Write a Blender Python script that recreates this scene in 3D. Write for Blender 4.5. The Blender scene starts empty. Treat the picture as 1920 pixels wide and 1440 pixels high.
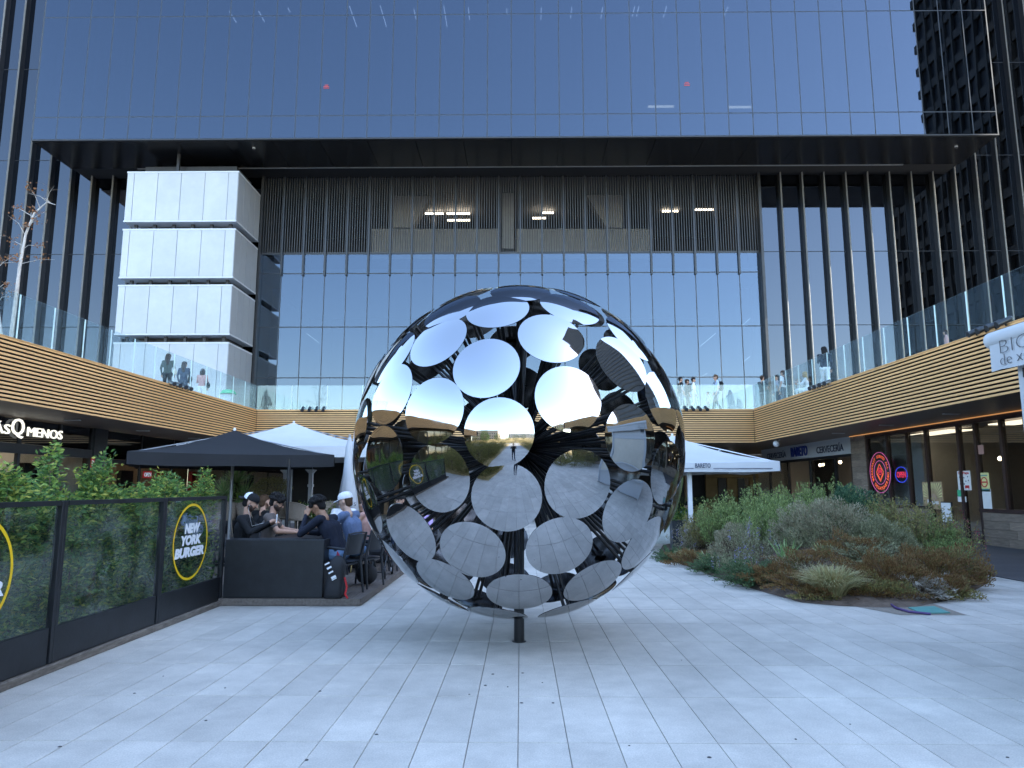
import bpy, bmesh, math, random
import numpy as np
from mathutils import Vector, Matrix
R = math.radians
random.seed(7)
rng = np.random.default_rng(7)
sc = bpy.context.scene
col = sc.collection

# ------------------------------------------------------------------ camera, sky, sun, exposure
CAM_H, FPX, PITCH, YAW = 1.6, 1331.0, R(8.3), R(0.7)
cam = bpy.data.cameras.new('camera')
cam.sensor_width = 36.0
cam.lens = FPX / 1920.0 * 36.0
cam.clip_start, cam.clip_end = 0.05, 6000
camo = bpy.data.objects.new('camera', cam)
camo.location = (0, 0, CAM_H)
camo.rotation_euler = (R(90) + PITCH, 0, YAW)
col.objects.link(camo)
sc.camera = camo

SUN = Vector((4.0, -1.0, 3.16)).normalized()          # towards the sun: high over the plaza's right shoulder
world = bpy.data.worlds.new('World')
sc.world = world
world.use_nodes = True
wn, wl = world.node_tree.nodes, world.node_tree.links
sky = wn.new('ShaderNodeTexSky')
sky.sky_type = 'NISHITA'
sky.sun_disc = False
sky.sun_elevation = math.asin(SUN.z)
sky.sun_rotation = math.atan2(SUN.x, SUN.y)
sky.air_density = 1.0
sky.dust_density = 0.45
sky.ozone_density = 0.5
wn['Background'].inputs[1].default_value = 0.15
wl.new(sky.outputs[0], wn['Background'].inputs[0])

sl = bpy.data.lights.new('sun', 'SUN')
sl.energy = 3.8
sl.angle = R(0.53)
sl.color = (1.0, 0.94, 0.84)
so = bpy.data.objects.new('sun', sl)
so.rotation_euler = SUN.to_track_quat('Z', 'Y').to_euler()
so.location = (60, -20, 60)
col.objects.link(so)

vs = sc.view_settings
vs.view_transform = 'Standard'
vs.look = 'None'
vs.gamma = 1
vs.exposure = 2.75
cy = sc.cycles
cy.use_denoising = True
cy.max_bounces = 10
cy.glossy_bounces = 6
cy.diffuse_bounces = 3
cy.transmission_bounces = 8
cy.transparent_max_bounces = 16
cy.caustics_reflective = False
cy.caustics_refractive = False
cy.sample_clamp_indirect = 6

# ------------------------------------------------------------------ pixel rays of the photograph (1920 x 1440), used to measure the place
_fw = np.array([-math.sin(YAW) * math.cos(PITCH), math.cos(YAW) * math.cos(PITCH), math.sin(PITCH)])
_rt = np.array([math.cos(YAW), math.sin(YAW), 0])
_up = np.cross(_rt, _fw)
def ray(x, y): return (x - 960) * _rt - (y - 720) * _up + FPX * _fw
def at(x, y, Y):
    d = ray(x, y); return Vector(d * (Y / d[1])) + Vector((0, 0, CAM_H))
def onx(x, y, X):
    d = ray(x, y); return Vector(d * (X / d[0])) + Vector((0, 0, CAM_H))
def onz(x, y, z=0.0):
    d = ray(x, y); return Vector(d * ((z - CAM_H) / d[2])) + Vector((0, 0, CAM_H))

# ------------------------------------------------------------------ materials
MATS = {}
def new_mat(name):
    m = bpy.data.materials.new(name); m.use_nodes = True
    nt = m.node_tree
    return m, nt, nt.nodes, nt.links, nt.nodes['Principled BSDF']
def lin(c):
    return tuple(((v / 255.0) / 12.92 if v / 255.0 <= 0.04045 else (((v / 255.0) + 0.055) / 1.055) ** 2.4) for v in c)
def mat(name, colr, rough=0.6, metal=0.0, var=0.15, scale=6.0, bump=0.0, bscale=60.0, spec=0.5, stretch=None, island=0.0, coat=0.0, rvar=0.0, world=False, dirt=0.0):
    """Principled with noise-driven colour wear, optional relief and per-piece tone."""
    m, nt, n, l, b = new_mat(name)
    b.inputs['Roughness'].default_value = rough
    b.inputs['Metallic'].default_value = metal
    b.inputs['Specular IOR Level'].default_value = spec
    b.inputs['Coat Weight'].default_value = coat
    tc = n.new('ShaderNodeTexCoord')
    vec = tc.outputs['Object']
    if world:
        gp_ = n.new('ShaderNodeNewGeometry'); vec = gp_.outputs['Position']
    if stretch:
        mp = n.new('ShaderNodeMapping'); mp.inputs['Scale'].default_value = stretch
        l.new(vec, mp.inputs['Vector']); vec = mp.outputs[0]
    nz = n.new('ShaderNodeTexNoise'); nz.inputs['Scale'].default_value = scale; nz.inputs['Detail'].default_value = 6
    nz.inputs['Roughness'].default_value = 0.65
    l.new(vec, nz.inputs['Vector'])
    rp = n.new('ShaderNodeValToRGB')
    rp.color_ramp.elements[0].position = 0.3; rp.color_ramp.elements[1].position = 0.72
    rp.color_ramp.elements[0].color = (*[max(0, c * (1 - var)) for c in colr], 1)
    rp.color_ramp.elements[1].color = (*[min(1, c * (1 + var)) for c in colr], 1)
    l.new(nz.outputs['Fac'], rp.inputs[0])
    out = rp.outputs[0]
    if island:
        g = n.new('ShaderNodeNewGeometry'); oi = n.new('ShaderNodeObjectInfo')
        ad = n.new('ShaderNodeMath'); ad.operation = 'ADD'
        fr = n.new('ShaderNodeMath'); fr.operation = 'FRACT'
        l.new(g.outputs['Random Per Island'], ad.inputs[0]); l.new(oi.outputs['Random'], ad.inputs[1]); l.new(ad.outputs[0], fr.inputs[0])
        mr = n.new('ShaderNodeMapRange'); mr.inputs[3].default_value = 1 - island; mr.inputs[4].default_value = 1 + island
        l.new(fr.outputs[0], mr.inputs[0])
        mx = n.new('ShaderNodeMix'); mx.data_type = 'RGBA'; mx.blend_type = 'MULTIPLY'; mx.inputs['Factor'].default_value = 1
        l.new(out, mx.inputs['A']); l.new(mr.outputs[0], mx.inputs['B']); out = mx.outputs['Result']
    if dirt:
        dn = n.new('ShaderNodeTexNoise'); dn.inputs['Scale'].default_value = 0.55; dn.inputs['Detail'].default_value = 9; dn.inputs['Roughness'].default_value = 0.7
        l.new(vec, dn.inputs['Vector'])
        dr = n.new('ShaderNodeMapRange'); dr.inputs[1].default_value = 0.38; dr.inputs[2].default_value = 0.66; dr.inputs[3].default_value = 1 - dirt; dr.inputs[4].default_value = 1 + dirt * 0.4
        l.new(dn.outputs['Fac'], dr.inputs[0])
        dx = n.new('ShaderNodeMix'); dx.data_type = 'RGBA'; dx.blend_type = 'MULTIPLY'; dx.inputs['Factor'].default_value = 1
        l.new(out, dx.inputs['A']); l.new(dr.outputs[0], dx.inputs['B']); out = dx.outputs['Result']
        gn = n.new('ShaderNodeTexNoise'); gn.inputs['Scale'].default_value = 95; gn.inputs['Detail'].default_value = 2
        l.new(vec, gn.inputs['Vector'])
        gr = n.new('ShaderNodeMapRange'); gr.inputs[1].default_value = 0.3; gr.inputs[2].default_value = 0.7; gr.inputs[3].default_value = 1 - dirt * 0.8; gr.inputs[4].default_value = 1 + dirt * 0.6
        l.new(gn.outputs['Fac'], gr.inputs[0])
        gx = n.new('ShaderNodeMix'); gx.data_type = 'RGBA'; gx.blend_type = 'MULTIPLY'; gx.inputs['Factor'].default_value = 1
        l.new(out, gx.inputs['A']); l.new(gr.outputs[0], gx.inputs['B']); out = gx.outputs['Result']
    l.new(out, b.inputs['Base Color'])
    if rvar:
        r2 = n.new('ShaderNodeMapRange'); r2.inputs[3].default_value = max(0, rough - rvar); r2.inputs[4].default_value = rough + rvar
        l.new(nz.outputs['Fac'], r2.inputs[0]); l.new(r2.outputs[0], b.inputs['Roughness'])
    if bump:
        bn = n.new('ShaderNodeTexNoise'); bn.inputs['Scale'].default_value = bscale; bn.inputs['Detail'].default_value = 4
        l.new(vec, bn.inputs['Vector'])
        bp = n.new('ShaderNodeBump'); bp.inputs['Strength'].default_value = bump; bp.inputs['Distance'].default_value = 0.01
        l.new(bn.outputs['Fac'], bp.inputs['Height']); l.new(bp.outputs[0], b.inputs['Normal'])
    MATS[name] = m
    return m
def emit(name, colr, strength):
    m, nt, n, l, b = new_mat(name)
    b.inputs['Base Color'].default_value = (*colr, 1)
    b.inputs['Emission Color'].default_value = (*colr, 1)
    b.inputs['Emission Strength'].default_value = strength
    MATS[name] = m
    return m
def schlick(n, l):
    """(1 - |cos|)^5, the same for both faces of a thin pane."""
    g = n.new('ShaderNodeNewGeometry'); d = n.new('ShaderNodeVectorMath'); d.operation = 'DOT_PRODUCT'
    l.new(g.outputs['Normal'], d.inputs[0]); l.new(g.outputs['Incoming'], d.inputs[1])
    a = n.new('ShaderNodeMath'); a.operation = 'ABSOLUTE'; l.new(d.outputs['Value'], a.inputs[0])
    s = n.new('ShaderNodeMath'); s.operation = 'SUBTRACT'; s.inputs[0].default_value = 1.0; l.new(a.outputs[0], s.inputs[1])
    p = n.new('ShaderNodeMath'); p.operation = 'POWER'; p.inputs[1].default_value = 5.0; l.new(s.outputs[0], p.inputs[0])
    return p.outputs[0]
def coated_glass(name, tint, refl, refl_tint, wob=0.15, wscale=0.35, rough=0.0):
    """Coated facade glass: a mirror share that rises at grazing angles over a tinted see-through share."""
    m, nt, n, l, b = new_mat(name)
    n.remove(b)
    out = n['Material Output']
    tr = n.new('ShaderNodeBsdfTransparent'); tr.inputs[0].default_value = (*tint, 1)
    gl = n.new('ShaderNodeBsdfAnisotropic'); gl.inputs['Color'].default_value = (*refl_tint, 1); gl.inputs['Roughness'].default_value = rough
    fz = schlick(n, l)
    mr = n.new('ShaderNodeMapRange'); mr.inputs[3].default_value = refl; mr.inputs[4].default_value = 1.0
    l.new(fz, mr.inputs[0])
    mx = n.new('ShaderNodeMixShader')
    l.new(mr.outputs[0], mx.inputs[0]); l.new(tr.outputs[0], mx.inputs[1]); l.new(gl.outputs[0], mx.inputs[2])
    if wob:
        g = n.new('ShaderNodeNewGeometry')
        nz = n.new('ShaderNodeTexNoise'); nz.inputs['Scale'].default_value = wscale; nz.inputs['Detail'].default_value = 2
        oi = n.new('ShaderNodeObjectInfo'); va = n.new('ShaderNodeVectorMath'); va.operation = 'MULTIPLY_ADD'; va.inputs[1].default_value = (1, 1, 0.3)
        l.new(g.outputs['Position'], va.inputs[0]); l.new(oi.outputs['Random'], va.inputs[2])
        l.new(va.outputs[0], nz.inputs['Vector'])
        bp = n.new('ShaderNodeBump'); bp.inputs['Strength'].default_value = wob; bp.inputs['Distance'].default_value = 0.02
        l.new(nz.outputs['Fac'], bp.inputs['Height']); l.new(bp.outputs[0], gl.inputs['Normal'])
    l.new(mx.outputs[0], out.inputs[0])
    MATS[name] = m
    return m
def leaf_mat(name, cols, trans=0.36, rough=0.55):
    """Foliage: tone drawn per leaf, some light passing through."""
    m, nt, n, l, b = new_mat(name)
    g = n.new('ShaderNodeNewGeometry'); oi = n.new('ShaderNodeObjectInfo')
    rp = n.new('ShaderNodeValToRGB'); rp.color_ramp.interpolation = 'LINEAR'
    els = rp.color_ramp.elements
    els[0].position = 0; els[0].color = (*cols[0], 1); els[1].position = 1; els[1].color = (*cols[-1], 1)
    for i, c in enumerate(cols[1:-1]):
        e = els.new((i + 1) / (len(cols) - 1)); e.color = (*c, 1)
    l.new(g.outputs['Random Per Island'], rp.inputs[0])
    l.new(rp.outputs[0], b.inputs['Base Color'])
    b.inputs['Roughness'].default_value = rough
    b.inputs['Specular IOR Level'].default_value = 0.35
    tl = n.new('ShaderNodeBsdfTranslucent'); l.new(rp.outputs[0], tl.inputs[0])
    mx = n.new('ShaderNodeMixShader'); mx.inputs[0].default_value = trans
    l.new(b.outputs[0], mx.inputs[1]); l.new(tl.outputs[0], mx.inputs[2])
    l.new(mx.outputs[0], n['Material Output'].inputs[0])
    MATS[name] = m
    return m

# ------------------------------------------------------------------ mesh helpers
WL = {}
def wloc(o):
    return WL.get(o.name, Vector((0, 0, 0))) if o else Vector((0, 0, 0))
def tag(o, label=None, cat=None, group=None, kind=None):
    if label: o['label'] = label
    if cat: o['category'] = cat
    if group: o['group'] = group
    if kind: o['kind'] = kind
    return o
def thing(name, label, cat, loc=(0, 0, 0), group=None, kind=None):
    o = bpy.data.objects.new(name, None); o.empty_display_size = 0.2
    col.objects.link(o); o.location = loc
    WL[o.name] = Vector(loc)
    return tag(o, label, cat, group, kind)
def link(name, me, parent=None, loc=None):
    o = bpy.data.objects.new(name, me); col.objects.link(o)
    if parent: o.parent = parent
    if loc is not None:
        o.location = Vector(loc) - wloc(parent)
        WL[o.name] = Vector(loc)
    else:
        WL[o.name] = wloc(parent)
    return o
class MB:
    def __init__(s): s.v = []; s.f = []; s.m = []; s.sm = []
    def add(s, vs, fs, mi=0, smooth=False):
        k = len(s.v); s.v += [tuple(v) for v in vs]
        for f in fs: s.f.append(tuple(i + k for i in f)); s.m.append(mi); s.sm.append(smooth)
        return s
    def box(s, x0, x1, y0, y1, z0, z1, mi=0, M=None, ch=0.0):
        if ch:
            return s.cbox(x0, x1, y0, y1, z0, z1, ch, mi, M)
        vs = [Vector((x, y, z)) for z in (z0, z1) for y in (y0, y1) for x in (x0, x1)]
        if M: vs = [M @ v for v in vs]
        return s.add(vs, [(0, 2, 3, 1), (4, 5, 7, 6), (0, 1, 5, 4), (2, 6, 7, 3), (0, 4, 6, 2), (1, 3, 7, 5)], mi)
    def cbox(s, x0, x1, y0, y1, z0, z1, c, mi=0, M=None):
        X, Y, Z = (x0, x1), (y0, y1), (z0, z1); vs = []; idx = {}
        for i in (0, 1):
            for j in (0, 1):
                for k in (0, 1):
                    sx, sy, sz = (1 if i == 0 else -1), (1 if j == 0 else -1), (1 if k == 0 else -1)
                    for a in range(3):
                        p = [X[i] + c * sx, Y[j] + c * sy, Z[k] + c * sz]
                        p[a] = (X[i], Y[j], Z[k])[a]
                        idx[i, j, k, a] = len(vs); vs.append(Vector(p))
        fs = []
        for a in range(3):
            b_, c_ = (a + 1) % 3, (a + 2) % 3
            for e in (0, 1):
                q = []
                for (u, w) in ((0, 0), (1, 0), (1, 1), (0, 1)):
                    t = [0, 0, 0]; t[a] = e; t[b_] = u; t[c_] = w; q.append(idx[t[0], t[1], t[2], a])
                fs.append(tuple(q) if e else tuple(reversed(q)))
        for a in range(3):          # edge bevels along axis a
            b_, c_ = (a + 1) % 3, (a + 2) % 3
            for u in (0, 1):
                for w in (0, 1):
                    t0 = [0, 0, 0]; t1 = [0, 0, 0]; t0[b_] = t1[b_] = u; t0[c_] = t1[c_] = w; t1[a] = 1
                    q = (idx[(*t0, b_)], idx[(*t1, b_)], idx[(*t1, c_)], idx[(*t0, c_)])
                    fs.append(q if (u == w) else tuple(reversed(q)))
        for i in (0, 1):
            for j in (0, 1):
                for k in (0, 1):
                    q = (idx[i, j, k, 0], idx[i, j, k, 1], idx[i, j, k, 2])
                    fs.append(q if (i + j + k) % 2 == 1 else tuple(reversed(q)))
        if M: vs = [M @ v for v in vs]
        return s.add(vs, fs, mi)
    def tube(s, pts, rad, n=8, mi=0, caps=True, smooth=True):
        pts = [Vector(p) for p in pts]
        if not hasattr(rad, '__len__'): rad = [rad] * len(pts)
        vs = []; fs = []; prev = None
        for i, p in enumerate(pts):
            d = (pts[min(i + 1, len(pts) - 1)] - pts[max(i - 1, 0)]).normalized()
            if prev is None:
                u = d.orthogonal().normalized()
            else:
                u = (prev - d * prev.dot(d)); u = u.normalized() if u.length > 1e-6 else d.orthogonal().normalized()
            prev = u; w = d.cross(u)
            for k in range(n):
                a = 2 * math.pi * (k + 0.5) / n
                vs.append(p + (u * math.cos(a) + w * math.sin(a)) * rad[i])
        for i in range(len(pts) - 1):
            for k in range(n):
                a, b = i * n + k, i * n + (k + 1) % n
                fs.append((a, b, b + n, a + n))
        s.add(vs, fs, mi, smooth)
        if caps:
            s.add(vs[:n], [tuple(reversed(range(n)))], mi); s.add(vs[-n:], [tuple(range(n))], mi)
        return s
    def lathe(s, prof, c=(0, 0, 0), n=16, mi=0, M=None, smooth=True):
        vs = []; fs = []; c = Vector(c)
        for (r, z) in prof:
            for k in range(n):
                a = 2 * math.pi * k / n; v = Vector((r * math.cos(a), r * math.sin(a), z))
                vs.append((M @ v if M else v) + c)
        for i in range(len(prof) - 1):
            for k in range(n):
                a, b = i * n + k, i * n + (k + 1) % n; fs.append((a, b, b + n, a + n))
        return s.add(vs, fs, mi, smooth)
    def ball(s, c, r, n=10, mi=0, sq=(1, 1, 1)):
        m_ = n // 2 + 1
        prof = [(math.sin(math.pi * i / m_) , -math.cos(math.pi * i / m_)) for i in range(m_ + 1)]
        return s.lathe([(max(1e-4, a), z) for a, z in prof], c, n, mi, Matrix.Diagonal((r * sq[0], r * sq[1], r * sq[2])))
    def mesh(s, name, mats, off=Vector((0, 0, 0))):
        me = bpy.data.meshes.new(name)
        me.from_pydata([(v[0] - off[0], v[1] - off[1], v[2] - off[2]) for v in s.v], [], s.f)
        if not isinstance(mats, (list, tuple)): mats = [mats]
        for m in mats: me.materials.append(m)
        me.polygons.foreach_set('material_index', s.m); me.polygons.foreach_set('use_smooth', s.sm)
        me.update()
        return me
    def build(s, name, mats, parent=None, loc=None):
        off = Vector(loc) if loc is not None else wloc(parent)
        return link(name, s.mesh(name, mats, off), parent, loc)
def struct(name, mb, m, kind='structure', parent=None):
    return tag(mb.build(name, m, parent), kind=kind)
def quads_mesh(name, V, m, smooth=False):
    """V: (n, k, 3) array of k-gons, each its own island."""
    n, k, _ = V.shape
    me = bpy.data.meshes.new(name)
    me.vertices.add(n * k); me.vertices.foreach_set('co', V.reshape(-1).astype(np.float32))
    me.loops.add(n * k); me.loops.foreach_set('vertex_index', np.arange(n * k, dtype=np.int32))
    me.polygons.add(n); me.polygons.foreach_set('loop_start', np.arange(0, n * k, k, dtype=np.int32))
    me.polygons.foreach_set('loop_total', np.full(n, k, dtype=np.int32))
    me.polygons.foreach_set('use_smooth', np.full(n, smooth))
    me.materials.append(m); me.update(); me.validate()
    return me
def unit(a): return a / np.maximum(np.linalg.norm(a, axis=-1, keepdims=True), 1e-9)
def leaves(P, D, L, W, fold=0.25, droop=0.0):
    """Leaf blades: base points P, axis D, length L, width W -> two folded quads each (n*2, 4, 3) kept as one island by sharing nothing but place."""
    n = len(P); D = unit(D)
    S = unit(np.cross(D, rng.normal(size=(n, 3)))); N = np.cross(S, D)
    L = np.broadcast_to(L, (n,))[:, None]; W = np.broadcast_to(W, (n,))[:, None]
    tip = P + D * L - np.array([0, 0, 1]) * droop * L
    mid = P + D * L * 0.5 - np.array([0, 0, 1]) * droop * L * 0.2
    a = mid + S * W * 0.5 + N * W * fold; b = mid - S * W * 0.5 + N * W * fold
    return np.stack([P, a, tip, b], 1)
def blades(P, D, L, W, seg=3, droop=0.3):
    """Arching strap leaves as strips of quads."""
    n = len(P); D = unit(D); S = unit(np.cross(D, np.array([0, 0, 1.0]) + rng.normal(size=(n, 3)) * 0.2))
    L = np.broadcast_to(L, (n,))[:, None]; W = np.broadcast_to(W, (n,))[:, None]
    out = []
    def pt(t): return P + D * L * t - np.array([0, 0, 1]) * droop * L * t * t
    for i in range(seg):
        t0, t1 = i / seg, (i + 1) / seg
        w0, w1 = (1 - t0 ** 2) * 0.5 + 0.02, (1 - t1 ** 2) * 0.5 + 0.02
        out.append(np.stack([pt(t0) - S * W * w0, pt(t0) + S * W * w0, pt(t1) + S * W * w1, pt(t1) - S * W * w1], 1))
    return np.concatenate(out)
TXF = {'-X': Matrix(((0, 0, -1), (-1, 0, 0), (0, 1, 0))), '+X': Matrix(((0, 0, 1), (1, 0, 0), (0, 1, 0))), '-Y': Matrix(((1, 0, 0), (0, 0, -1), (0, 1, 0)))}
def text(name, s, size, m, parent, loc, face='-Y', width=None, height=None, bold=0.0, shear=0.0, ext=0.006, align='CENTER', space=1.0, label=None, M=None):
    cu = bpy.data.curves.new('txt', 'FONT'); cu.body = s; cu.size = size; cu.align_x = align; cu.align_y = 'CENTER'
    cu.offset = bold; cu.shear = shear; cu.extrude = ext; cu.space_character = space; cu.space_line = 0.8; cu.resolution_u = 3
    o = bpy.data.objects.new('txt', cu); col.objects.link(o)
    dg = bpy.context.evaluated_depsgraph_get()
    me = bpy.data.meshes.new_from_object(o.evaluated_get(dg))
    bpy.data.objects.remove(o); bpy.data.curves.remove(cu)
    V = np.zeros(len(me.vertices) * 3); me.vertices.foreach_get('co', V); V = V.reshape(-1, 3)
    if width: V[:, 0] *= width / (V[:, 0].max() - V[:, 0].min())
    if height:
        V[:, 1] -= (V[:, 1].max() + V[:, 1].min()) / 2; V[:, 1] *= height / (V[:, 1].max() - V[:, 1].min())
    F = np.array(M if M else TXF[face])
    V = V @ F.T + np.array(Vector(loc) - wloc(parent))
    me.vertices.foreach_set('co', V.reshape(-1)); me.materials.clear(); me.materials.append(m); me.update()
    r = link(name, me, parent)
    if label: r['label'] = label
    return r
def copy_tree(o, parent=None):
    c = o.copy(); col.objects.link(c); c.parent = parent
    for ch in o.children: copy_tree(ch, c)
    return c
# ------------------------------------------------------------------ palette
mat('paver', (0.56, 0.525, 0.465), 0.78, var=0.10, scale=3.5, bump=0.25, bscale=220, island=0.075, world=True, dirt=0.18)
mat('joint', (0.29, 0.265, 0.23), 0.95, var=0.25, scale=9)
mat('plaza_far', (0.30, 0.295, 0.285), 0.85, var=0.08, scale=0.4)
mat('slat_wood', (0.70, 0.405, 0.175), 0.55, var=0.14, scale=4, stretch=(1, 1, 9), island=0.07, world=True)
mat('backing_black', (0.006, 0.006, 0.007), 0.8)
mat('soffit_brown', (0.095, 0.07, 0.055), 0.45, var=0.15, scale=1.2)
mat('black_metal', (0.012, 0.013, 0.015), 0.35, var=0.3, scale=8)
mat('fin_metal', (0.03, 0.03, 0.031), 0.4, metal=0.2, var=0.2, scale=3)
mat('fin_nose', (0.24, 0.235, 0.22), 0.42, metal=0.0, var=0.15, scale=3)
mat('frame_metal', (0.02, 0.024, 0.03), 0.4, var=0.2)
mat('soffit_dark', (0.012, 0.012, 0.013), 0.22, var=0.25, scale=0.7)
mat('louvre_metal', (0.05, 0.052, 0.056), 0.45, metal=0.2, var=0.15, scale=2)
mat('concrete', (0.36, 0.345, 0.32), 0.85, var=0.15, scale=2.5, bump=0.2)
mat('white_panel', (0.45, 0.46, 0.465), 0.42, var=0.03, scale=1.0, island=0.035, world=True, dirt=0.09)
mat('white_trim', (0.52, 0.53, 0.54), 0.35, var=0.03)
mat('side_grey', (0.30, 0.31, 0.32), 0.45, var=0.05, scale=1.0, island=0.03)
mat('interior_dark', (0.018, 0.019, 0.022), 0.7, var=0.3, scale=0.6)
mat('interior_grey', (0.16, 0.16, 0.165), 0.7, var=0.2, scale=0.5)
mat('steel_post', (0.55, 0.56, 0.57), 0.3, metal=1.0, var=0.08)
mat('glass_edge', (0.62, 0.72, 0.72), 0.3, var=0.05)
mat('black_paint', (0.011, 0.012, 0.014), 0.42, var=0.45, scale=5, bump=0.1, bscale=30)
mat('deck_wood', (0.145, 0.118, 0.098), 0.75, var=0.35, scale=5, stretch=(6, 1, 6), island=0.14, bump=0.3, bscale=40, world=True)
mat('deck_grey', (0.075, 0.078, 0.085), 0.6, var=0.2, scale=3, stretch=(1, 6, 1), island=0.1)
mat('sleeper', (0.16, 0.135, 0.11), 0.9, var=0.5, scale=7, stretch=(6, 1, 6), bump=0.6, bscale=25)
mat('awning_black', (0.006, 0.0065, 0.0085), 0.8, var=0.2, scale=3, bump=0.2, bscale=12)
mat('awning_white', (0.50, 0.505, 0.51), 0.75, var=0.05, scale=2, bump=0.25, bscale=9)
mat('pole_grey', (0.28, 0.29, 0.30), 0.4, metal=0.4, var=0.1)
mat('letter_grey', (0.10, 0.10, 0.105), 0.5)
mat('pole_white', (0.68, 0.69, 0.7), 0.45, var=0.06)
mat('chair_black', (0.022, 0.024, 0.028), 0.5, var=0.2, scale=10)
mat('wicker', (0.34, 0.285, 0.235), 0.7, var=0.5, scale=70, bump=0.7, bscale=90)
mat('table_black', (0.02, 0.021, 0.024), 0.35, var=0.2)
mat('brass', (0.42, 0.30, 0.12), 0.35, metal=0.8, var=0.15)
mat('soil', (0.125, 0.09, 0.065), 0.95, var=0.4, scale=7, bump=0.9, bscale=30)
mat('gravel', (0.25, 0.215, 0.175), 0.95, var=0.4, scale=50, bump=0.9, bscale=80)
mat('red_paint', (0.5, 0.012, 0.016), 0.45, var=0.1)
mat('white_paint', (0.78, 0.78, 0.78), 0.45, var=0.03)
mat('cream_letter', (0.82, 0.8, 0.72), 0.4, var=0.03)
mat('yellow_vinyl', (0.80, 0.52, 0.01), 0.45, var=0.05)
mat('navy_letter', (0.012, 0.02, 0.055), 0.45, var=0.1)
mat('blue_letter', (0.012, 0.03, 0.20), 0.4, var=0.1)
mat('sign_grey', (0.42, 0.44, 0.46), 0.45, var=0.04)
mat('plank_brown', (0.20, 0.155, 0.115), 0.6, var=0.35, scale=5, stretch=(1, 0.7, 6), island=0.22)
mat('brown_frame', (0.035, 0.018, 0.015), 0.4, var=0.2)
mat('gold_panel', (0.13, 0.095, 0.045), 0.35, metal=0.7, var=0.2, scale=1.5)
mat('wood_post', (0.36, 0.24, 0.15), 0.6, var=0.2, scale=5)
mat('wall_warm', (0.45, 0.33, 0.24), 0.7, var=0.1)
mat('wall_white', (0.62, 0.61, 0.58), 0.7, var=0.05)
mat('shop_red', (0.42, 0.02, 0.015), 0.5, var=0.15)
mat('shop_orange', (0.50, 0.13, 0.03), 0.5, var=0.15)
mat('teal_cover', (0.10, 0.29, 0.26), 0.6, var=0.15, scale=15)
mat('purple_hose', (0.09, 0.05, 0.16), 0.5)
mat('green_bin', (0.05, 0.42, 0.20), 0.5)
mat('paper_white', (0.72, 0.70, 0.66), 0.7, var=0.06)
mat('paper_yellow', (0.66, 0.62, 0.26), 0.7, var=0.12, scale=9)
mat('paper_brown', (0.36, 0.25, 0.13), 0.75, var=0.35, scale=7)
mat('gum', (0.06, 0.06, 0.06), 0.9)
mat('bark_pale', (0.46, 0.42, 0.38), 0.8, var=0.3, scale=20, stretch=(1, 1, 0.4))
mat('twig', (0.13, 0.095, 0.065), 0.9, var=0.3, scale=12)
mat('tower_stone', (0.06, 0.058, 0.056), 0.7, var=0.15, scale=0.5)
mat('tower_glass', (0.055, 0.06, 0.07), 0.3, var=0.3, scale=0.2)
mat('tower_brick', (0.12, 0.095, 0.08), 0.8, var=0.2, scale=0.4)
mat('tan_render', (0.46, 0.38, 0.29), 0.85, var=0.08, scale=0.3)
for nm, c in dict(skin=(0.46, 0.27, 0.19), skin_tan=(0.34, 0.185, 0.115), skin_pale=(0.56, 0.36, 0.27), beard=(0.05, 0.032, 0.025),
                  hair_black=(0.008, 0.007, 0.007), hair_brown=(0.035, 0.02, 0.013), hair_blond=(0.36, 0.25, 0.12), hair_mid=(0.08, 0.045, 0.025),
                  lip=(0.30, 0.11, 0.09), eye=(0.01, 0.008, 0.007), cloth_black=(0.010, 0.011, 0.013), cloth_navy=(0.011, 0.014, 0.026), cloth_taupe=(0.12, 0.10, 0.09),
                  cloth_blue=(0.12, 0.165, 0.27), cloth_white=(0.72, 0.73, 0.75), cloth_denim=(0.16, 0.26, 0.42), cloth_dkdenim=(0.035, 0.05, 0.085),
                  cloth_green=(0.045, 0.06, 0.05), cloth_pink=(0.50, 0.30, 0.28), cloth_grey=(0.17, 0.18, 0.19), cloth_lilac=(0.46, 0.33, 0.58), cloth_hivis=(0.55, 0.95, 0.02),
                  cloth_tank=(0.42, 0.24, 0.2), shoe_black=(0.012, 0.012, 0.013), shoe_white=(0.7, 0.7, 0.7), cloth_cream=(0.62, 0.58, 0.5), cloth_ltblue=(0.42, 0.52, 0.68)).items():
    mat(nm, c, 0.85 if nm[:5] in ('cloth', 'hair_') else 0.5, var=0.12, scale=25, bump=0.7 if nm[:5] in ('cloth', 'hair_') else 0.0, bscale=20, spec=0.3)
emit('lamp_warm', (1.0, 0.80, 0.50), 3.0)
emit('shop_lamp', (1.0, 0.84, 0.62), 1.6)
emit('cafe_lamp', (1.0, 0.84, 0.62), 0.45)
emit('hall_lamp', (1.0, 0.86, 0.66), 1.2)
emit('office_lamp', (0.95, 0.97, 1.0), 2.4)
emit('faint_lamp', (0.95, 0.97, 1.0), 0.45)
emit('lamp_white', (1.0, 0.95, 0.85), 8.0)
emit('led_amber', (1.0, 0.45, 0.15), 0.07)
emit('neon_pink', (0.80, 0.16, 0.42), 0.06)
emit('neon_orange', (1.0, 0.16, 0.06), 0.07)
emit('neon_blue', (0.06, 0.10, 1.0), 0.08)
emit('neon_red', (1.0, 0.05, 0.12), 0.07)
emit('sign_green', (0.02, 0.45, 0.16), 0.2)
emit('letter_lit', (0.9, 0.87, 0.75), 0.22)
emit('red_notice', (0.7, 0.07, 0.05), 0.03)
coated_glass('block_glass', (0.10, 0.12, 0.15), 0.095, (0.66, 0.79, 1.0), wob=0.4)
coated_glass('wing_glass', (0.05, 0.055, 0.06), 0.078, (0.80, 0.87, 1.0), wob=0.45)
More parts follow.
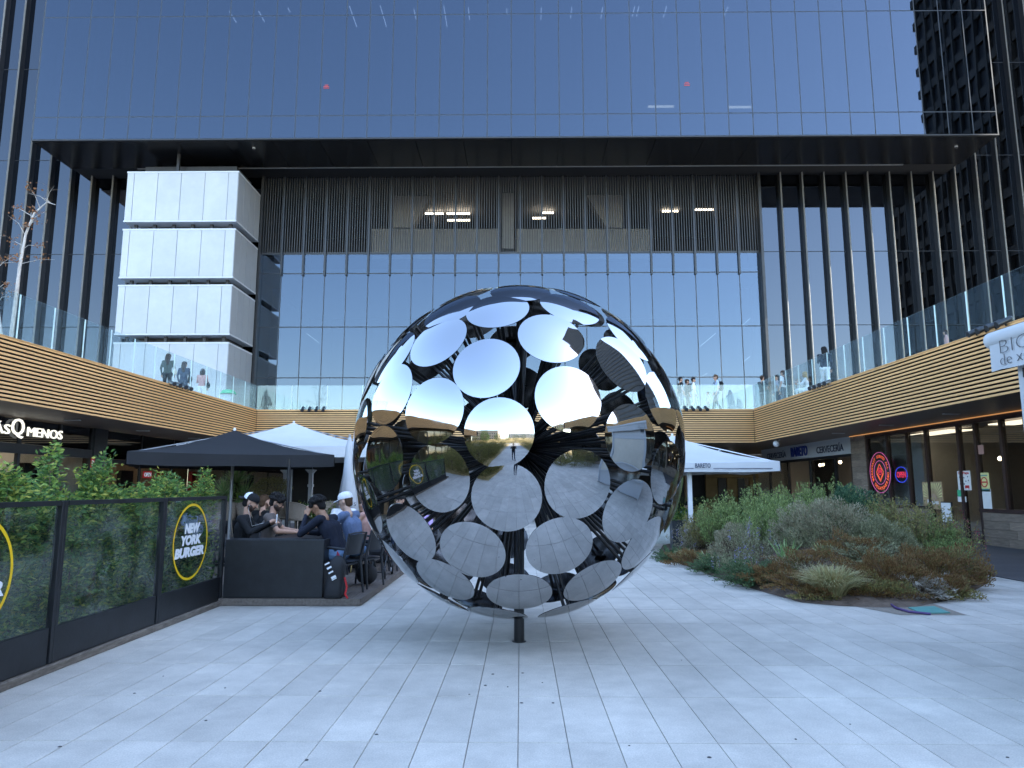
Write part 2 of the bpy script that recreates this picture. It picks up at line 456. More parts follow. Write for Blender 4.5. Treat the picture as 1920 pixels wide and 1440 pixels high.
coated_glass('hall_glass', (0.34, 0.42, 0.46), 0.095, (0.70, 0.82, 1.0), wob=0.08)
coated_glass('shop_glass', (0.72, 0.74, 0.74), 0.05, (0.95, 0.97, 1.0), wob=0.05)
coated_glass('rail_glass', (0.90, 0.95, 0.945), 0.05, (0.95, 1.0, 1.0), wob=0.03)
# fence glass carries a film of dust
m, nt, n, l, b = new_mat('fence_glass'); MATS['fence_glass'] = m
tr = n.new('ShaderNodeBsdfTransparent'); tr.inputs[0].default_value = (0.86, 0.9, 0.89, 1)
b.inputs['Base Color'].default_value = (0.55, 0.57, 0.58, 1); b.inputs['Roughness'].default_value = 0.7
gl = n.new('ShaderNodeBsdfAnisotropic'); gl.inputs['Roughness'].default_value = 0.01
tc = n.new('ShaderNodeTexCoord'); nz = n.new('ShaderNodeTexNoise'); nz.inputs['Scale'].default_value = 2.2; nz.inputs['Detail'].default_value = 8
l.new(tc.outputs['Object'], nz.inputs['Vector'])
mr = n.new('ShaderNodeMapRange'); mr.inputs[1].default_value = 0.4; mr.inputs[2].default_value = 0.75; mr.inputs[3].default_value = 0.005; mr.inputs[4].default_value = 0.085
l.new(nz.outputs['Fac'], mr.inputs[0])
m1 = n.new('ShaderNodeMixShader'); l.new(mr.outputs[0], m1.inputs[0]); l.new(tr.outputs[0], m1.inputs[1]); l.new(b.outputs[0], m1.inputs[2])
fz = n.new('ShaderNodeMapRange'); fz.inputs[3].default_value = 0.035; fz.inputs[4].default_value = 0.8; l.new(schlick(n, l), fz.inputs[0])
m2 = n.new('ShaderNodeMixShader'); l.new(fz.outputs[0], m2.inputs[0]); l.new(m1.outputs[0], m2.inputs[1]); l.new(gl.outputs[0], m2.inputs[2])
l.new(m2.outputs[0], n['Material Output'].inputs[0])
# polished steel with faint handling marks and rain dust
m, nt, n, l, b = new_mat('mirror_steel'); MATS['mirror_steel'] = m
b.inputs['Metallic'].default_value = 1; b.inputs['Base Color'].default_value = (0.44, 0.45, 0.465, 1)
tc = n.new('ShaderNodeTexCoord'); nz = n.new('ShaderNodeTexNoise'); nz.inputs['Scale'].default_value = 5; nz.inputs['Detail'].default_value = 7
l.new(tc.outputs['Object'], nz.inputs['Vector'])
mr = n.new('ShaderNodeMapRange'); mr.inputs[1].default_value = 0.5; mr.inputs[2].default_value = 0.8; mr.inputs[3].default_value = 0.012; mr.inputs[4].default_value = 0.13
l.new(nz.outputs['Fac'], mr.inputs[0]); l.new(mr.outputs[0], b.inputs['Roughness'])
n2 = n.new('ShaderNodeTexNoise'); n2.inputs['Scale'].default_value = 3.2; n2.inputs['Detail'].default_value = 1
l.new(tc.outputs['Object'], n2.inputs['Vector'])
bp = n.new('ShaderNodeBump'); bp.inputs['Strength'].default_value = 0.22; bp.inputs['Distance'].default_value = 0.01
l.new(n2.outputs['Fac'], bp.inputs['Height']); l.new(bp.outputs[0], b.inputs['Normal'])
mat('steel_back', (0.17, 0.165, 0.16), 0.16, metal=1.0, var=0.3, scale=4, rvar=0.1)
mat('sculpt_black', (0.010, 0.010, 0.011), 0.28, var=0.2)
leaf_mat('leaf_laurel', [(0.042, 0.086, 0.030), (0.080, 0.174, 0.047), (0.140, 0.268, 0.070), (0.255, 0.371, 0.080), (0.464, 0.451, 0.094)])
leaf_mat('leaf_sage', [(0.113, 0.166, 0.059), (0.188, 0.265, 0.088), (0.287, 0.365, 0.128), (0.374, 0.443, 0.158)])
leaf_mat('leaf_dark', [(0.035, 0.083, 0.047), (0.071, 0.153, 0.083), (0.118, 0.211, 0.106)])
leaf_mat('leaf_olive', [(0.145, 0.145, 0.061), (0.233, 0.236, 0.087), (0.390, 0.343, 0.122), (0.274, 0.181, 0.087)])
leaf_mat('leaf_silver', [(0.168, 0.178, 0.100), (0.286, 0.293, 0.167), (0.440, 0.439, 0.254)])
leaf_mat('leaf_mixgrey', [(0.216, 0.209, 0.125), (0.336, 0.325, 0.205), (0.481, 0.442, 0.296), (0.239, 0.174, 0.101)])
leaf_mat('leaf_rosemary', [(0.051, 0.108, 0.045), (0.091, 0.169, 0.073), (0.169, 0.259, 0.114)])
leaf_mat('leaf_brown', [(0.126, 0.067, 0.028), (0.215, 0.115, 0.046), (0.311, 0.186, 0.074), (0.174, 0.158, 0.054)])
leaf_mat('leaf_straw', [(0.336, 0.258, 0.109), (0.491, 0.400, 0.193), (0.500, 0.500, 0.283), (0.283, 0.270, 0.103)], trans=0.2)
leaf_mat('leaf_sword', [(0.129, 0.181, 0.065), (0.309, 0.347, 0.129), (0.500, 0.500, 0.282), (0.205, 0.257, 0.090)], trans=0.2)
leaf_mat('leaf_bone', [(0.270, 0.234, 0.180), (0.396, 0.360, 0.297), (0.495, 0.459, 0.396)], trans=0.1)
leaf_mat('flower_lilac', [(0.220, 0.200, 0.420), (0.320, 0.300, 0.500), (0.400, 0.380, 0.500)])
leaf_mat('flower_pink', [(0.300, 0.040, 0.100), (0.450, 0.090, 0.180), (0.280, 0.100, 0.100)])
leaf_mat('leaf_dry', [(0.200, 0.080, 0.030), (0.300, 0.140, 0.060), (0.160, 0.060, 0.030)])
leaf_mat('leaf_yucca', [(0.186, 0.319, 0.120), (0.319, 0.479, 0.186), (0.479, 0.500, 0.293)])
leaf_mat('leaf_topiary', [(0.196, 0.182, 0.084), (0.308, 0.294, 0.140), (0.420, 0.392, 0.210)])
leaf_mat('leaf_garden', [(0.100, 0.110, 0.030), (0.170, 0.170, 0.045), (0.240, 0.210, 0.060), (0.300, 0.250, 0.080)])
leaf_mat('leaf_park', [(0.030, 0.060, 0.018), (0.060, 0.110, 0.030), (0.110, 0.160, 0.050), (0.160, 0.180, 0.060)])
M_ = MATS
# ================================================================== SETTING: ground and paving
struct('ground', MB().add([(-2500, -2500, -0.02), (2500, -2500, -0.02), (2500, 2500, -0.02), (-2500, 2500, -0.02)], [(0, 1, 2, 3)]), M_['plaza_far'])
PX0, PY0, PW, PL, GAP = -0.02, 4.78, 0.316, 1.0, 0.0034
XA, XB, YA, YB = -14.6, 13.0, -12.0, 44.0
struct('paving_bed', MB().add([(XA, YA, -0.009), (XB, YA, -0.009), (XB, YB, -0.009), (XA, YB, -0.009)], [(0, 1, 2, 3)]), M_['joint'])
plaza = thing('plaza_paving', None, None, (0, 0, 0), kind='structure')
w, h_, c_ = PW - GAP, PL - 0.0075, 0.0018
def pv(cx, cy, dz=0.0):
    a, b = w / 2, h_ / 2
    return [(cx - a, cy - b, -0.012), (cx + a, cy - b, -0.012), (cx + a, cy + b, -0.012), (cx - a, cy + b, -0.012),
            (cx - a + c_, cy - b + c_, dz), (cx + a - c_, cy - b + c_, dz), (cx + a - c_, cy + b - c_, dz), (cx - a + c_, cy + b - c_, dz)]
PF = [(4, 5, 6, 7), (0, 1, 5, 4), (1, 2, 6, 5), (2, 3, 7, 6), (3, 0, 4, 7)]
cells = []
for i in range(int((XA - PX0) / PW), int((XB - PX0) / PW)):
    for j in range(int((YA - PY0) / PL), int((YB - PY0) / PL)):
        cells.append((PX0 + (i + 0.5) * PW, PY0 + (j + 0.5) * PL))
def seen(c):
    q = np.array([c[0], c[1], -CAM_H]); z = q @ _fw
    if z < 1: return 0
    x, y = 960 + FPX * (q @ _rt) / z, 720 - FPX * (q @ _up) / z
    if not (-60 < x < 1980 and y < 1560) or c[0] < -4.2: return 0
    if c[1] > 10 and c[0] < -2.2: return 0
    if c[1] > 11 and c[0] > 3.4: return 0
    return 1.0 / z
sc_ = sorted([(seen(c), k) for k, c in enumerate(cells)], reverse=True)
near = set(k for s, k in sc_[:300] if s > 0)
pme = MB().add(pv(0, 0), PF).mesh('paver', M_['paver'])
rest = MB()
for k, c in enumerate(cells):
    dz = random.uniform(-0.0012, 0.0012)
    if k in near:
        o = link('paver', pme, plaza, (c[0], c[1], dz))
    else:
        rest.add(pv(c[0], c[1], dz), PF)
struct('far_pavers', rest, M_['paver'], 'stuff', plaza)
gm = MB()                                                   # trodden chewing gum and small spots
for (x, y) in [(252, 1300), (306, 1268), (422, 1290), (575, 1425), (600, 1296), (706, 1377), (910, 1285), (952, 1288), (980, 1262), (1017, 1280), (1037, 1318), (978, 1318), (1278, 1238), (1594, 1358), (1889, 1420), (1180, 1398), (386, 1351), (112, 1400), (924, 1264), (880, 1302), (1492, 1386), (1330, 1420)]:
    p = onz(x, y, 0.002); r = random.uniform(0.006, 0.014)
    gm.lathe([(0.0005, 0.0035), (r * 0.7, 0.003), (r, 0.0)], p, 9, M=Matrix.Diagonal((1, random.uniform(0.7, 1.2), 1)))
struct('gum_spots', gm, M_['gum'], 'stuff', plaza)
gd = MB()
for j in range(24): gd.box(8.6 + 0.0, 12.97, 10.4 + j * 0.2, 10.595 + j * 0.2, 0.004, 0.014)
dk = thing('dark_boardwalk', None, None, (8.6, 10.4, 0), kind='structure')
bme = MB().box(0, 4.37, 0, 0.194, 0.004, 0.016).mesh('board', M_['deck_grey'])
for j in range(60): link('board', bme, dk, (8.6, 10.4 + j * 0.2, 0))

# ================================================================== TERRACE with slatted fascia
LX, RX, BY, T0, T1 = -12.0, 10.5, 32.0, 3.60, 5.09
tm = MB()
def slabbox(x0, x1, y0, y1):
    k = len(tm.f); tm.box(x0, x1, y0, y1, T0 + 0.01, T1 - 0.03)
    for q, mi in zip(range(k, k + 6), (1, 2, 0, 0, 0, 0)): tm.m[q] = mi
slabbox(-42, LX - 0.11, -14, 62); slabbox(RX + 0.11, 42, -14, 62); slabbox(LX - 0.11, RX + 0.11, BY + 0.11, 62)
terr = thing('raised_terrace', None, None, (0, 0, 0), kind='structure')
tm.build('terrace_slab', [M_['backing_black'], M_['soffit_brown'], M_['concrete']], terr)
SH, SP = 0.051, 0.0959
def slat_run(axis, fixed, a0, a1, nseg, show_from):
    L = (a1 - a0) / nseg; half = L / 2 - 0.004
    if axis == 'Y': me = MB().box(-0.012, 0.012, -half, half, 0, SH, ch=0.003).mesh('slat', M_['slat_wood'])
    else: me = MB().box(-half, half, -0.012, 0.012, 0, SH, ch=0.003).mesh('slat', M_['slat_wood'])
    hid = MB()
    for s in range(nseg):
        c = a0 + (s + 0.5) * L
        for i in range(16):
            z = T0 + SP * i
            if c + half > show_from:
                link('slat', me, terr, (fixed, c, z) if axis == 'Y' else (c, fixed, z))
            else:
                hid.box(fixed - 0.025, fixed + 0.025, c - half, c + half, z, z + SH)
    if hid.f: struct('slats_beyond_view', hid, M_['slat_wood'], 'stuff', terr)
slat_run('Y', LX - 0.028, 18.4 - 4.5 * 7, 18.4 + 4.5 * 3.0, 10, 13.0)
slat_run('Y', RX + 0.028, 18.4 - 4.5 * 7, 18.4 + 4.5 * 3.0, 10, 13.0)
for X in (LX - 0.028, RX + 0.028):      # closing stubs to the inner corners
    me = MB().box(-0.012, 0.012, 0, BY - 31.9 + 0.02, 0, SH).mesh('slat', M_['slat_wood'])
    for i in range(16): link('slat', me, terr, (X, 31.9, T0 + SP * i))
slat_run('X', BY + 0.028, LX + 0.0, RX, 5, -99)
for (x0, x1, y0, y1) in ((LX - 0.09, LX + 0.004, -13, BY + 0.1), (RX - 0.004, RX + 0.09, -13, BY + 0.1), (LX + 0.01, RX - 0.01, BY - 0.004, BY + 0.09)):
    MB().box(x0, x1, y0, y1, T1 + 0.003, T1 + 0.02).build('coping', M_['slat_wood'], terr)
# soffit downlights
for (x, y) in [(-13.4, 17.5), (-13.4, 21), (-13.4, 25), (-13.4, 29), (11.8, 16), (11.8, 19.5), (11.8, 23), (11.8, 26.5), (-6, 33.3), (0, 33.3), (6, 33.3)]:
    MB().box(x - 0.22, x + 0.22, y - 0.06, y + 0.06, T0 - 0.02, T0 + 0.008).build('downlight', M_['sign_grey'], terr)

def balustrade(label, pts_axis, fixed, a0, a1, step, name='glass_balustrade'):
    root = thing(name, label, 'balustrade', (fixed if pts_axis == 'Y' else (a0 + a1) / 2, (a0 + a1) / 2 if pts_axis == 'Y' else fixed, T1), 'glass balustrades round the terrace')
    n = int(round((a1 - a0) / step)); st = (a1 - a0) / n; h = st / 2 - 0.012
    if pts_axis == 'Y':
        pm = MB().box(-0.009, 0.009, -h, h, -0.05, 1.10).mesh('pane', M_['rail_glass']); em = MB().box(-0.012, 0.012, -0.011, 0.011, -0.05, 1.098).mesh('edge_strip', M_['glass_edge'])
    else:
        pm = MB().box(-h, h, -0.009, 0.009, -0.05, 1.10).mesh('pane', M_['rail_glass']); em = MB().box(-0.011, 0.011, -0.012, 0.012, -0.05, 1.098).mesh('edge_strip', M_['glass_edge'])
    for i in range(n):
        c = a0 + (i + 0.5) * st; e = a0 + i * st
        link('pane', pm, root, (fixed, c, T1 + 0.05) if pts_axis == 'Y' else (c, fixed, T1 + 0.05))
        if i: link('edge_strip', em, root, (fixed, e, T1 + 0.05) if pts_axis == 'Y' else (e, fixed, T1 + 0.05))
    return root
balustrade('glass balustrade along the left terrace edge in front of the white stair tower', 'Y', LX - 0.14, 16.77 - 1.32 * 6, BY + 0.14, 1.32)
balustrade('glass balustrade along the rear terrace edge behind the mirrored sphere', 'X', BY + 0.16, LX - 0.1, RX + 0.1, 1.62)
balustrade('glass balustrade along the right terrace edge below the finned glass wing', 'Y', RX + 0.14, 16.77 - 1.32 * 6, BY + 0.14, 1.32)

# ================================================================== OFFICE BUILDING (hall, louvres, finned wings)
FY = 42.5
bay = 1.35
HX0, HX1 = -16.2, 14.85
bld = thing('office_building', 'dark glass office building with louvred hall and finned wings behind the terrace', 'building', (0, FY, T1))
def panes(root, x0, n, w, z0, z1, Y, m, skip=None, name='pane', gap=0.02):
    me = MB().box(-w / 2 + gap, w / 2 - gap, -0.015, 0.015, 0, z1 - z0 - 2 * gap).mesh(name, m)
    for i in range(n):
        cx = x0 + (i + 0.5) * w
        if skip and skip(cx): continue
        o = link(name, me, root, (cx, Y, z0 + gap))
nb = 23
hw = (HX1 - HX0) / nb
ZR = [T1 + 0.02, 8.2, 11.35, 14.75, 16.0]
for a, b_ in zip(ZR[:-1], ZR[1:]): panes(bld, HX0, nb, hw, a, b_, FY, M_['hall_glass'])
fr = MB()
for i in range(nb + 1):
    x = HX0 + i * hw
    fr.box(x - 0.024, x + 0.024, FY - 0.03, FY + 0.05, T1, 14.6)
for z in ZR[1:]: fr.box(HX0, HX1, FY - 0.028, FY + 0.045, z - 0.03, z + 0.03)
fr.build('hall_mullions', M_['frame_metal'], bld)
pm = MB().box(-0.055, 0.055, -0.16, 0.05, 14.6, 21.3).mesh('louvre_post', M_['frame_metal'])
for i in range(nb + 1): link('louvre_post', pm, bld, (HX0 + i * hw, FY, 0))
lm = MB()
for k in range(8):
    x = -hw / 2 + 0.055 + (k + 0.5) * (hw - 0.11) / 8
    lm.box(x - 0.019, x + 0.019, -0.07, 0.04, 0.06, 5.24)
lm.box(-hw / 2 + 0.056, hw / 2 - 0.056, -0.05, 0.05, 0.0, 0.06); lm.box(-hw / 2 + 0.056, hw / 2 - 0.056, -0.05, 0.05, 5.24, 5.3)
lme = lm.mesh('louvre_panel', M_['louvre_metal'])
for i in range(nb): link('louvre_panel', lme, bld, (HX0 + (i + 0.5) * hw, FY, 16.04))
# structure seen behind the louvres
def wedge(pts, Y0, Y1, name, m, root):
    P0 = [at(480 + x / 2, 300 + y / 2, 47.0) for (x, y) in pts]
    k = len(P0); vs = [(p.x, Y0, p.z) for p in P0] + [(p.x, Y1, p.z) for p in P0]
    fs = [tuple(range(k)), tuple(range(2 * k - 1, k - 1, -1))] + [(i, i + k, (i + 1) % k + k, (i + 1) % k) for i in range(k)]
    MB().add(vs, fs).build(name, m, root)
wedge([(590, 265), (735, 20), (640, 20), (520, 150), (520, 265)], 46.4, 47.2, 'concrete_strut', M_['concrete'], bld)
wedge([(1310, 265), (1160, 20), (1255, 20), (1370, 150), (1370, 265)], 46.4, 47.2, 'concrete_strut', M_['concrete'], bld)
wedge([(925, 350), (925, 20), (968, 20), (968, 350)], 46.0, 46.8, 'concrete_column', M_['concrete'], bld)
wedge([(440, 380), (440, 268), (915, 268), (915, 380)], 46.5, 47.1, 'concrete_parapet', M_['concrete'], bld)
wedge([(978, 380), (978, 268), (1480, 268), (1480, 380)], 46.5, 47.1, 'concrete_parapet', M_['concrete'], bld)
for (x0, x1, y, c) in [(635, 702, 201, 0), (716, 804, 201, 0), (718, 804, 226, 0), (1074, 1118, 198, 0), (1522, 1585, 192, 0), (1645, 1716, 186, 0), (1690, 1705, 52, 0), (1036, 1086, 218, 1)]:
    a, b_ = at(480 + x0 / 2, 300 + y / 2, 49.0), at(480 + x1 / 2, 300 + y / 2, 49.0)
    MB().box(a.x, b_.x, 48.9, 49.1, a.z - 0.03, a.z + 0.03).build('strip_lamp', M_['hall_lamp'], bld)
it = MB()
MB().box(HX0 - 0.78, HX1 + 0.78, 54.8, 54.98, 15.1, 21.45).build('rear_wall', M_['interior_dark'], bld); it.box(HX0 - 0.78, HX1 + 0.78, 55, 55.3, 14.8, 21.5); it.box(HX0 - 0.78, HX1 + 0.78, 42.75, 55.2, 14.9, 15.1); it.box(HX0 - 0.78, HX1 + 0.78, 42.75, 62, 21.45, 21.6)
it.box(HX0 - 0.8, HX0 - 0.6, 42.6, 62, T1, 21.5); it.box(HX1 + 0.6, HX1 + 0.8, 42.6, 62, T1, 21.5)
it.box(HX0 - 0.78, HX1 + 0.78, 61.6, 61.9, 8.0, 21.5)
for x in (-13, -8.2, -3.4, 1.4, 6.2, 11): it.box(x - 0.35, x + 0.35, 58, 58.6, T1, 14.85)
it.build('hall_interior', M_['interior_grey'], bld)
for (x0, y0, x1, y1) in [(575, 625, 598, 643), (1392, 680, 1420, 657), (1392, 610, 1420, 585), (1312, 650, 1342, 625), (1312, 708, 1326, 700)]:
    a, b_ = at(x0, y0, 46.0), at(x1, y1, 47.0)
    MB().tube([a, b_], 0.012, 6).build('stair_lamp', M_['faint_lamp'], bld)
# wings
ZW = [T1 + 0.02, 11.4, 16.05, 22.3, 28.6, 34.8]
BX0, BX1, BFY, BH = -27.6, 26.6, 37.4, 21.0
for side in (-1, 1):
    n = 17; x0 = HX1 if side > 0 else HX0 - n * bay
    for a, b_ in zip(ZW[:-1], ZW[1:]):
        hide = (lambda cx: BX0 + 1 < cx < BX1 - 1) if a > 22 else (lambda cx: False)
        panes(bld, x0, n, bay, a, b_, FY, M_['wing_glass'], hide)
    fm = MB().box(-0.045, 0.045, -0.42, 0.03, T1, 21.35).mesh('fin', M_['fin_metal']); fm2 = MB().box(-0.045, 0.045, -0.42, 0.03, T1, 34.8).mesh('fin', M_['fin_metal'])
    nm_ = []
    for zt in (21.35, 34.8):          # bevelled leading edge
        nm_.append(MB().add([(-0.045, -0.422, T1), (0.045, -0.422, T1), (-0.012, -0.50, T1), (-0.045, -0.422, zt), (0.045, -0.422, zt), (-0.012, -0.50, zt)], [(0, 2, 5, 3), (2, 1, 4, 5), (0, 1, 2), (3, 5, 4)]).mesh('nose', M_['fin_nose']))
    for i in range(n + 1):
        x = x0 + i * bay
        if (side > 0 and i == 0) or (side < 0 and i == n): continue
        short = BX0 + 0.1 < x < BX1 - 0.1
        fo = link('fin', fm if short else fm2, bld, (x, FY, 0))
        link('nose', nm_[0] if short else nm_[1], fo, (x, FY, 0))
    wf = MB()
    for z in ZW[1:-1]: wf.box(x0 + 0.05, x0 + n * bay - 0.05, FY - 0.022, FY + 0.022, z - 0.022, z + 0.022)
    wf.box(x0, x0 + n * bay, 46.5, 46.7, T1, 40); wf.box(x0, x0 + n * bay, FY + 0.06, 46.5, 39.8, 40)
    wf.build('wing_frame', M_['interior_dark'], bld)
MB().box(HX1 - 0.08, HX1 + 0.08, FY - 0.45, FY + 0.03, T1, 21.35).build('corner_fin', M_['fin_metal'], bld)
MB().box(HX0 - 0.08, HX0 + 0.08, FY - 0.3, FY + 0.03, T1, 21.35).build('corner_fin', M_['fin_metal'], bld)

# projecting glass block above
blk = thing('projecting_glass_block', 'wide blue glass box projecting over the terrace with a black soffit', 'glass block', (0, BFY, BH))
ncol = 40; cw = (BX1 - BX0) / ncol
for a, b_ in zip([BH + 0.05, 22.4, 28.6], [22.4, 28.6, 34.8]): panes(blk, BX0, ncol, cw, a, b_, BFY, M_['block_glass'], gap=0.03)
bf = MB()
for i in range(ncol + 1): bf.box(BX0 + i * cw - 0.033, BX0 + i * cw + 0.033, BFY - 0.012, BFY + 0.06, BH + 0.06, 34.8)
for z in (22.4, 28.6): bf.box(BX0, BX1, BFY - 0.010, BFY + 0.05, z - 0.03, z + 0.03)
bf.build('block_mullions', M_['frame_metal'], blk)
MB().box(BX0 - 0.02, BX1 + 0.02, BFY - 0.05, BFY + 0.1, BH - 0.02, BH + 0.05).build('drip_edge', M_['fin_metal'], blk)
for X in (BX0, BX1):
    sp = MB().box(X - 0.015, X + 0.015, -0.8, 0.8, 0, 6.1)
    for k in range(3):
        for a, b_ in ((BH + 0.07, 22.38), (22.42, 28.58), (28.62, 34.8)):
            MB().box(X - 0.012, X + 0.012, BFY + 0.11 + k * 1.62, BFY + 1.70 + k * 1.62, a, b_).build('side_pane', M_['block_glass'], blk)
SB = 40.9
npn = 20; sw = (BX1 - BX0) / npn
sm_ = MB().box(-sw / 2 + 0.014, sw / 2 - 0.014, 0.0, SB - BFY - 0.1, -0.03, 0.02).mesh('soffit_panel', M_['soffit_dark'])
for i in range(npn): link('soffit_panel', sm_, blk, (BX0 + (i + 0.5) * sw, BFY + 0.1, BH))
MB().box(BX0, BX1, BFY + 0.12, 42.6, BH + 0.05, BH + 0.5).build('soffit_backing', M_['backing_black'], blk)
MB().box(-23.5, 23.2, SB + 0.01, SB + 0.09, BH - 0.06, BH + 0.02).build('light_track', M_['pole_grey'], blk)
MB().box(BX0 + 0.1, BX1 - 0.1, BFY + 5.0, BFY + 5.2, BH + 0.5, 70).box(BX0 + 0.1, BX1 - 0.1, BFY + 0.1, BFY + 5.0, 33.6, 33.9).box(BX0 + 0.1, BX1 - 0.1, BFY + 0.12, BFY + 5.0, 22.1, 22.36).build('floor_plates', M_['interior_grey'], blk)
MB().box(BX0, BX1, BFY, BFY + 5, 34.82, 70).build('upper_storeys', M_['wing_glass'], blk)
for (x, y, dx, ln) in [(430, 21, 8, 1.4), (485, 21, 6, 1.3), (540, 15, 2, .5), (655, 11, 8, 2.6), (713, 11, 7, 2.6), (776, 17, 2, 1.2), (832, 11, 3, 2.6), (878, 14, 1, 1.5), (950, 16, 0, .6), (1015, 15, 0, 1.4), (1072, 14, 0, 1.3), (1130, 14, 0, 1.3), (1190, 12, -3, 1.2), (1198, 12, -3, 1.2), (1250, 12, -4, 1.3), (1365, 13, -6, 1.3)]:
    a = at(x, y, BFY + 1.2)
    MB().box(a.x - 0.022, a.x + 0.022, a.y, a.y + ln * 0.75, a.z - 0.02, a.z + 0.02).build('strip_lamp', M_['office_lamp'], blk)
for (x0, x1, y) in ((1215, 1263, 200), (1365, 1411, 201)):
    a, b_ = at(x0, y, BFY + 2), at(x1, y, BFY + 2)
    MB().box(a.x, b_.x, a.y - 0.05, a.y + 0.05, a.z - 0.05, a.z + 0.05).build('strip_lamp', M_['lamp_warm'], blk)
for (x, y) in ((612, 162), (1288, 157)):
    a = at(x, y, BFY - 0.03); nb_ = MB()
    for k in range(3): nb_.box(a.x - 0.16 + 0.06 * (k == 0), a.x + 0.16 - 0.06 * (k == 0), a.y - 0.004, a.y + 0.004, a.z + 0.08 - k * 0.09 - 0.012, a.z + 0.08 - k * 0.09 + 0.012)
    nb_.build('red_notice', M_['red_notice'], blk)
for (x, y, nm) in ((476, 279, 'left'), (1793, 276, 'right')):
    p = onz(x, y, BH - 0.1)
    cmr = thing('dome_camera', 'small dome security camera under the %s end of the black soffit' % nm, 'camera', p)
    MB().lathe([(0.001, 0.07), (0.08, 0.07), (0.08, 0.0), (0.06, 0.0)], p, 12).build('mount', M_['pole_white'], cmr)
    MB().ball(p - Vector((0, 0, 0.02)), 0.07, 10).build('dome', M_['black_metal'], cmr)

# ================================================================== white stair tower
SX0, SX1, SF, SBK = -22.7, -16.25, 38.6, 42.05
st = thing('stair_tower', 'stack of four white panelled boxes beside the louvred hall', 'stair tower', ((SX0 + SX1) / 2, SF, T1))
zs = [(16.64, 19.69), (13.31, 16.23), (10.03, 12.93), (T1, 9.62)]
fx = [0, .41, 1.79, 3.15, 4.53, 5.88, SX1 - SX0]
for q, (z0, z1) in enumerate(zs):
    bx = MB().box(SX0 + 0.02, SX1 - 0.02, SF + 0.02, SBK, z0 + 0.05, z1 - 0.05)
    bo = bx.build('storey_box', M_['pole_grey'], st)
    MB().box(SX0 - 0.02, SX1 + 0.02, SF - 0.02, SBK, z1 - 0.09, z1).build('cap_trim', M_['white_trim'], bo)
    MB().box(SX0 - 0.02, SX1 + 0.02, SF - 0.02, SBK, z0, z0 + 0.09).build('base_trim', M_['white_trim'], bo)
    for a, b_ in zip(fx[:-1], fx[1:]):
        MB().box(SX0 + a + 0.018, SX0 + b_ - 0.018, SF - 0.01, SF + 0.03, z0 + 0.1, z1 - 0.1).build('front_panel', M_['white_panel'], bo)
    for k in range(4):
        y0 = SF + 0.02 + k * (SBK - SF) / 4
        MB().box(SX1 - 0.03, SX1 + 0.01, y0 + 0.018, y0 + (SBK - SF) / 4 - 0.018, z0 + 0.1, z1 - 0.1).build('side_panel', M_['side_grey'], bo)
cr = MB().box(SX0 + 0.5, SX1 - 0.5, SF + 0.9, SBK - 0.3, T1, 20.4)
for k in range(6): cr.box(SX0 + 0.4 + k * 1.1, SX0 + 0.55 + k * 1.1, SF + 0.4, SF + 0.55, T1, 21.0 if k == 2 else 19.6)
cr.build('steel_core', M_['fin_metal'], st)

# ================================================================== shop fronts under the terrace, left
WX = -14.6
ls = thing('left_shopfront', 'dark glass shopfront with cream lettering under the left terrace', 'shopfront', (WX, 26, 0))
fr = MB()
ys = [12.0, 14.5, 17.0, 18.75, 20.5, 22.3, 24.0]
for y in ys: fr.box(WX - 0.06, WX + 0.05, y - 0.05, y + 0.05, 0, 3.59)
fr.box(WX - 0.08, WX + 0.07, 10, 24.0, 2.58, 2.86)
fr.build('door_frame', M_['frame_metal'], ls)
MB().box(WX - 0.25, WX + 0.12, 24.0, 24.75, 0, 3.6).build('dark_column', M_['frame_metal'], ls)
for a, b_ in zip(ys[:-1], ys[1:]):
    MB().box(WX - 0.015, WX + 0.01, a + 0.055, b_ - 0.055, 2.87, 3.58).build('transom_pane', M_['wing_glass'], ls)
    if not (18 < a < 20): MB().box(WX - 0.02, WX + 0.005, a + 0.055, b_ - 0.055, 0.1, 2.57).build('door_pane', M_['shop_glass'], ls)
ys2 = [24.75, 27.2, 29.7, 32.4, 35.2, 38.2, 41.2, 43.9]
fr = MB()
for y in ys2: fr.box(WX - 0.05, WX + 0.04, y - 0.03, y + 0.03, 0, 3.59)
fr.box(WX - 0.06, WX + 0.06, 24.75, 43.9, 2.45, 2.6)
fr.build('window_frame', M_['black_metal'], ls)
for a, b_ in zip(ys2[:-1], ys2[1:]):
    MB().box(WX - 0.015, WX + 0.01, a + 0.035, b_ - 0.035, 2.61, 3.58).build('transom_pane', M_['wing_glass'], ls)
    MB().box(WX - 0.015, WX + 0.01, a + 0.035, b_ - 0.035, 0.1, 2.44).build('window_pane', M_['shop_glass'], ls)
inn = MB()
inn.box(WX - 6.2, WX - 6.0, 10, 44, 0, 3.58, 0); inn.box(WX - 6, WX - 0.3, 24.3, 24.5, 0, 3.58, 1); inn.box(WX - 6, WX - 0.1, 9.9, 10, 0, 3.58, 1); inn.box(WX - 6, WX + 0.1, 44.02, 44.2, 0, 3.58, 1); inn.box(WX - 6.0, WX - 0.1, 10, 44, 0.0, 0.02, 2)
inn.build('shop_interior', [M_['wall_warm'], M_['wall_white'], M_['interior_grey']], ls)
for (y, ln) in ((14, 1.2), (18, 1.5), (21.5, 1.5), (26, 1.6), (30, 1.4), (34, 1.4), (38, 1.4)):
    MB().box(WX - 3.4, WX - 2.7, y, y + ln, 3.46, 3.5).build('ceiling_lamp', M_['shop_lamp'], ls)
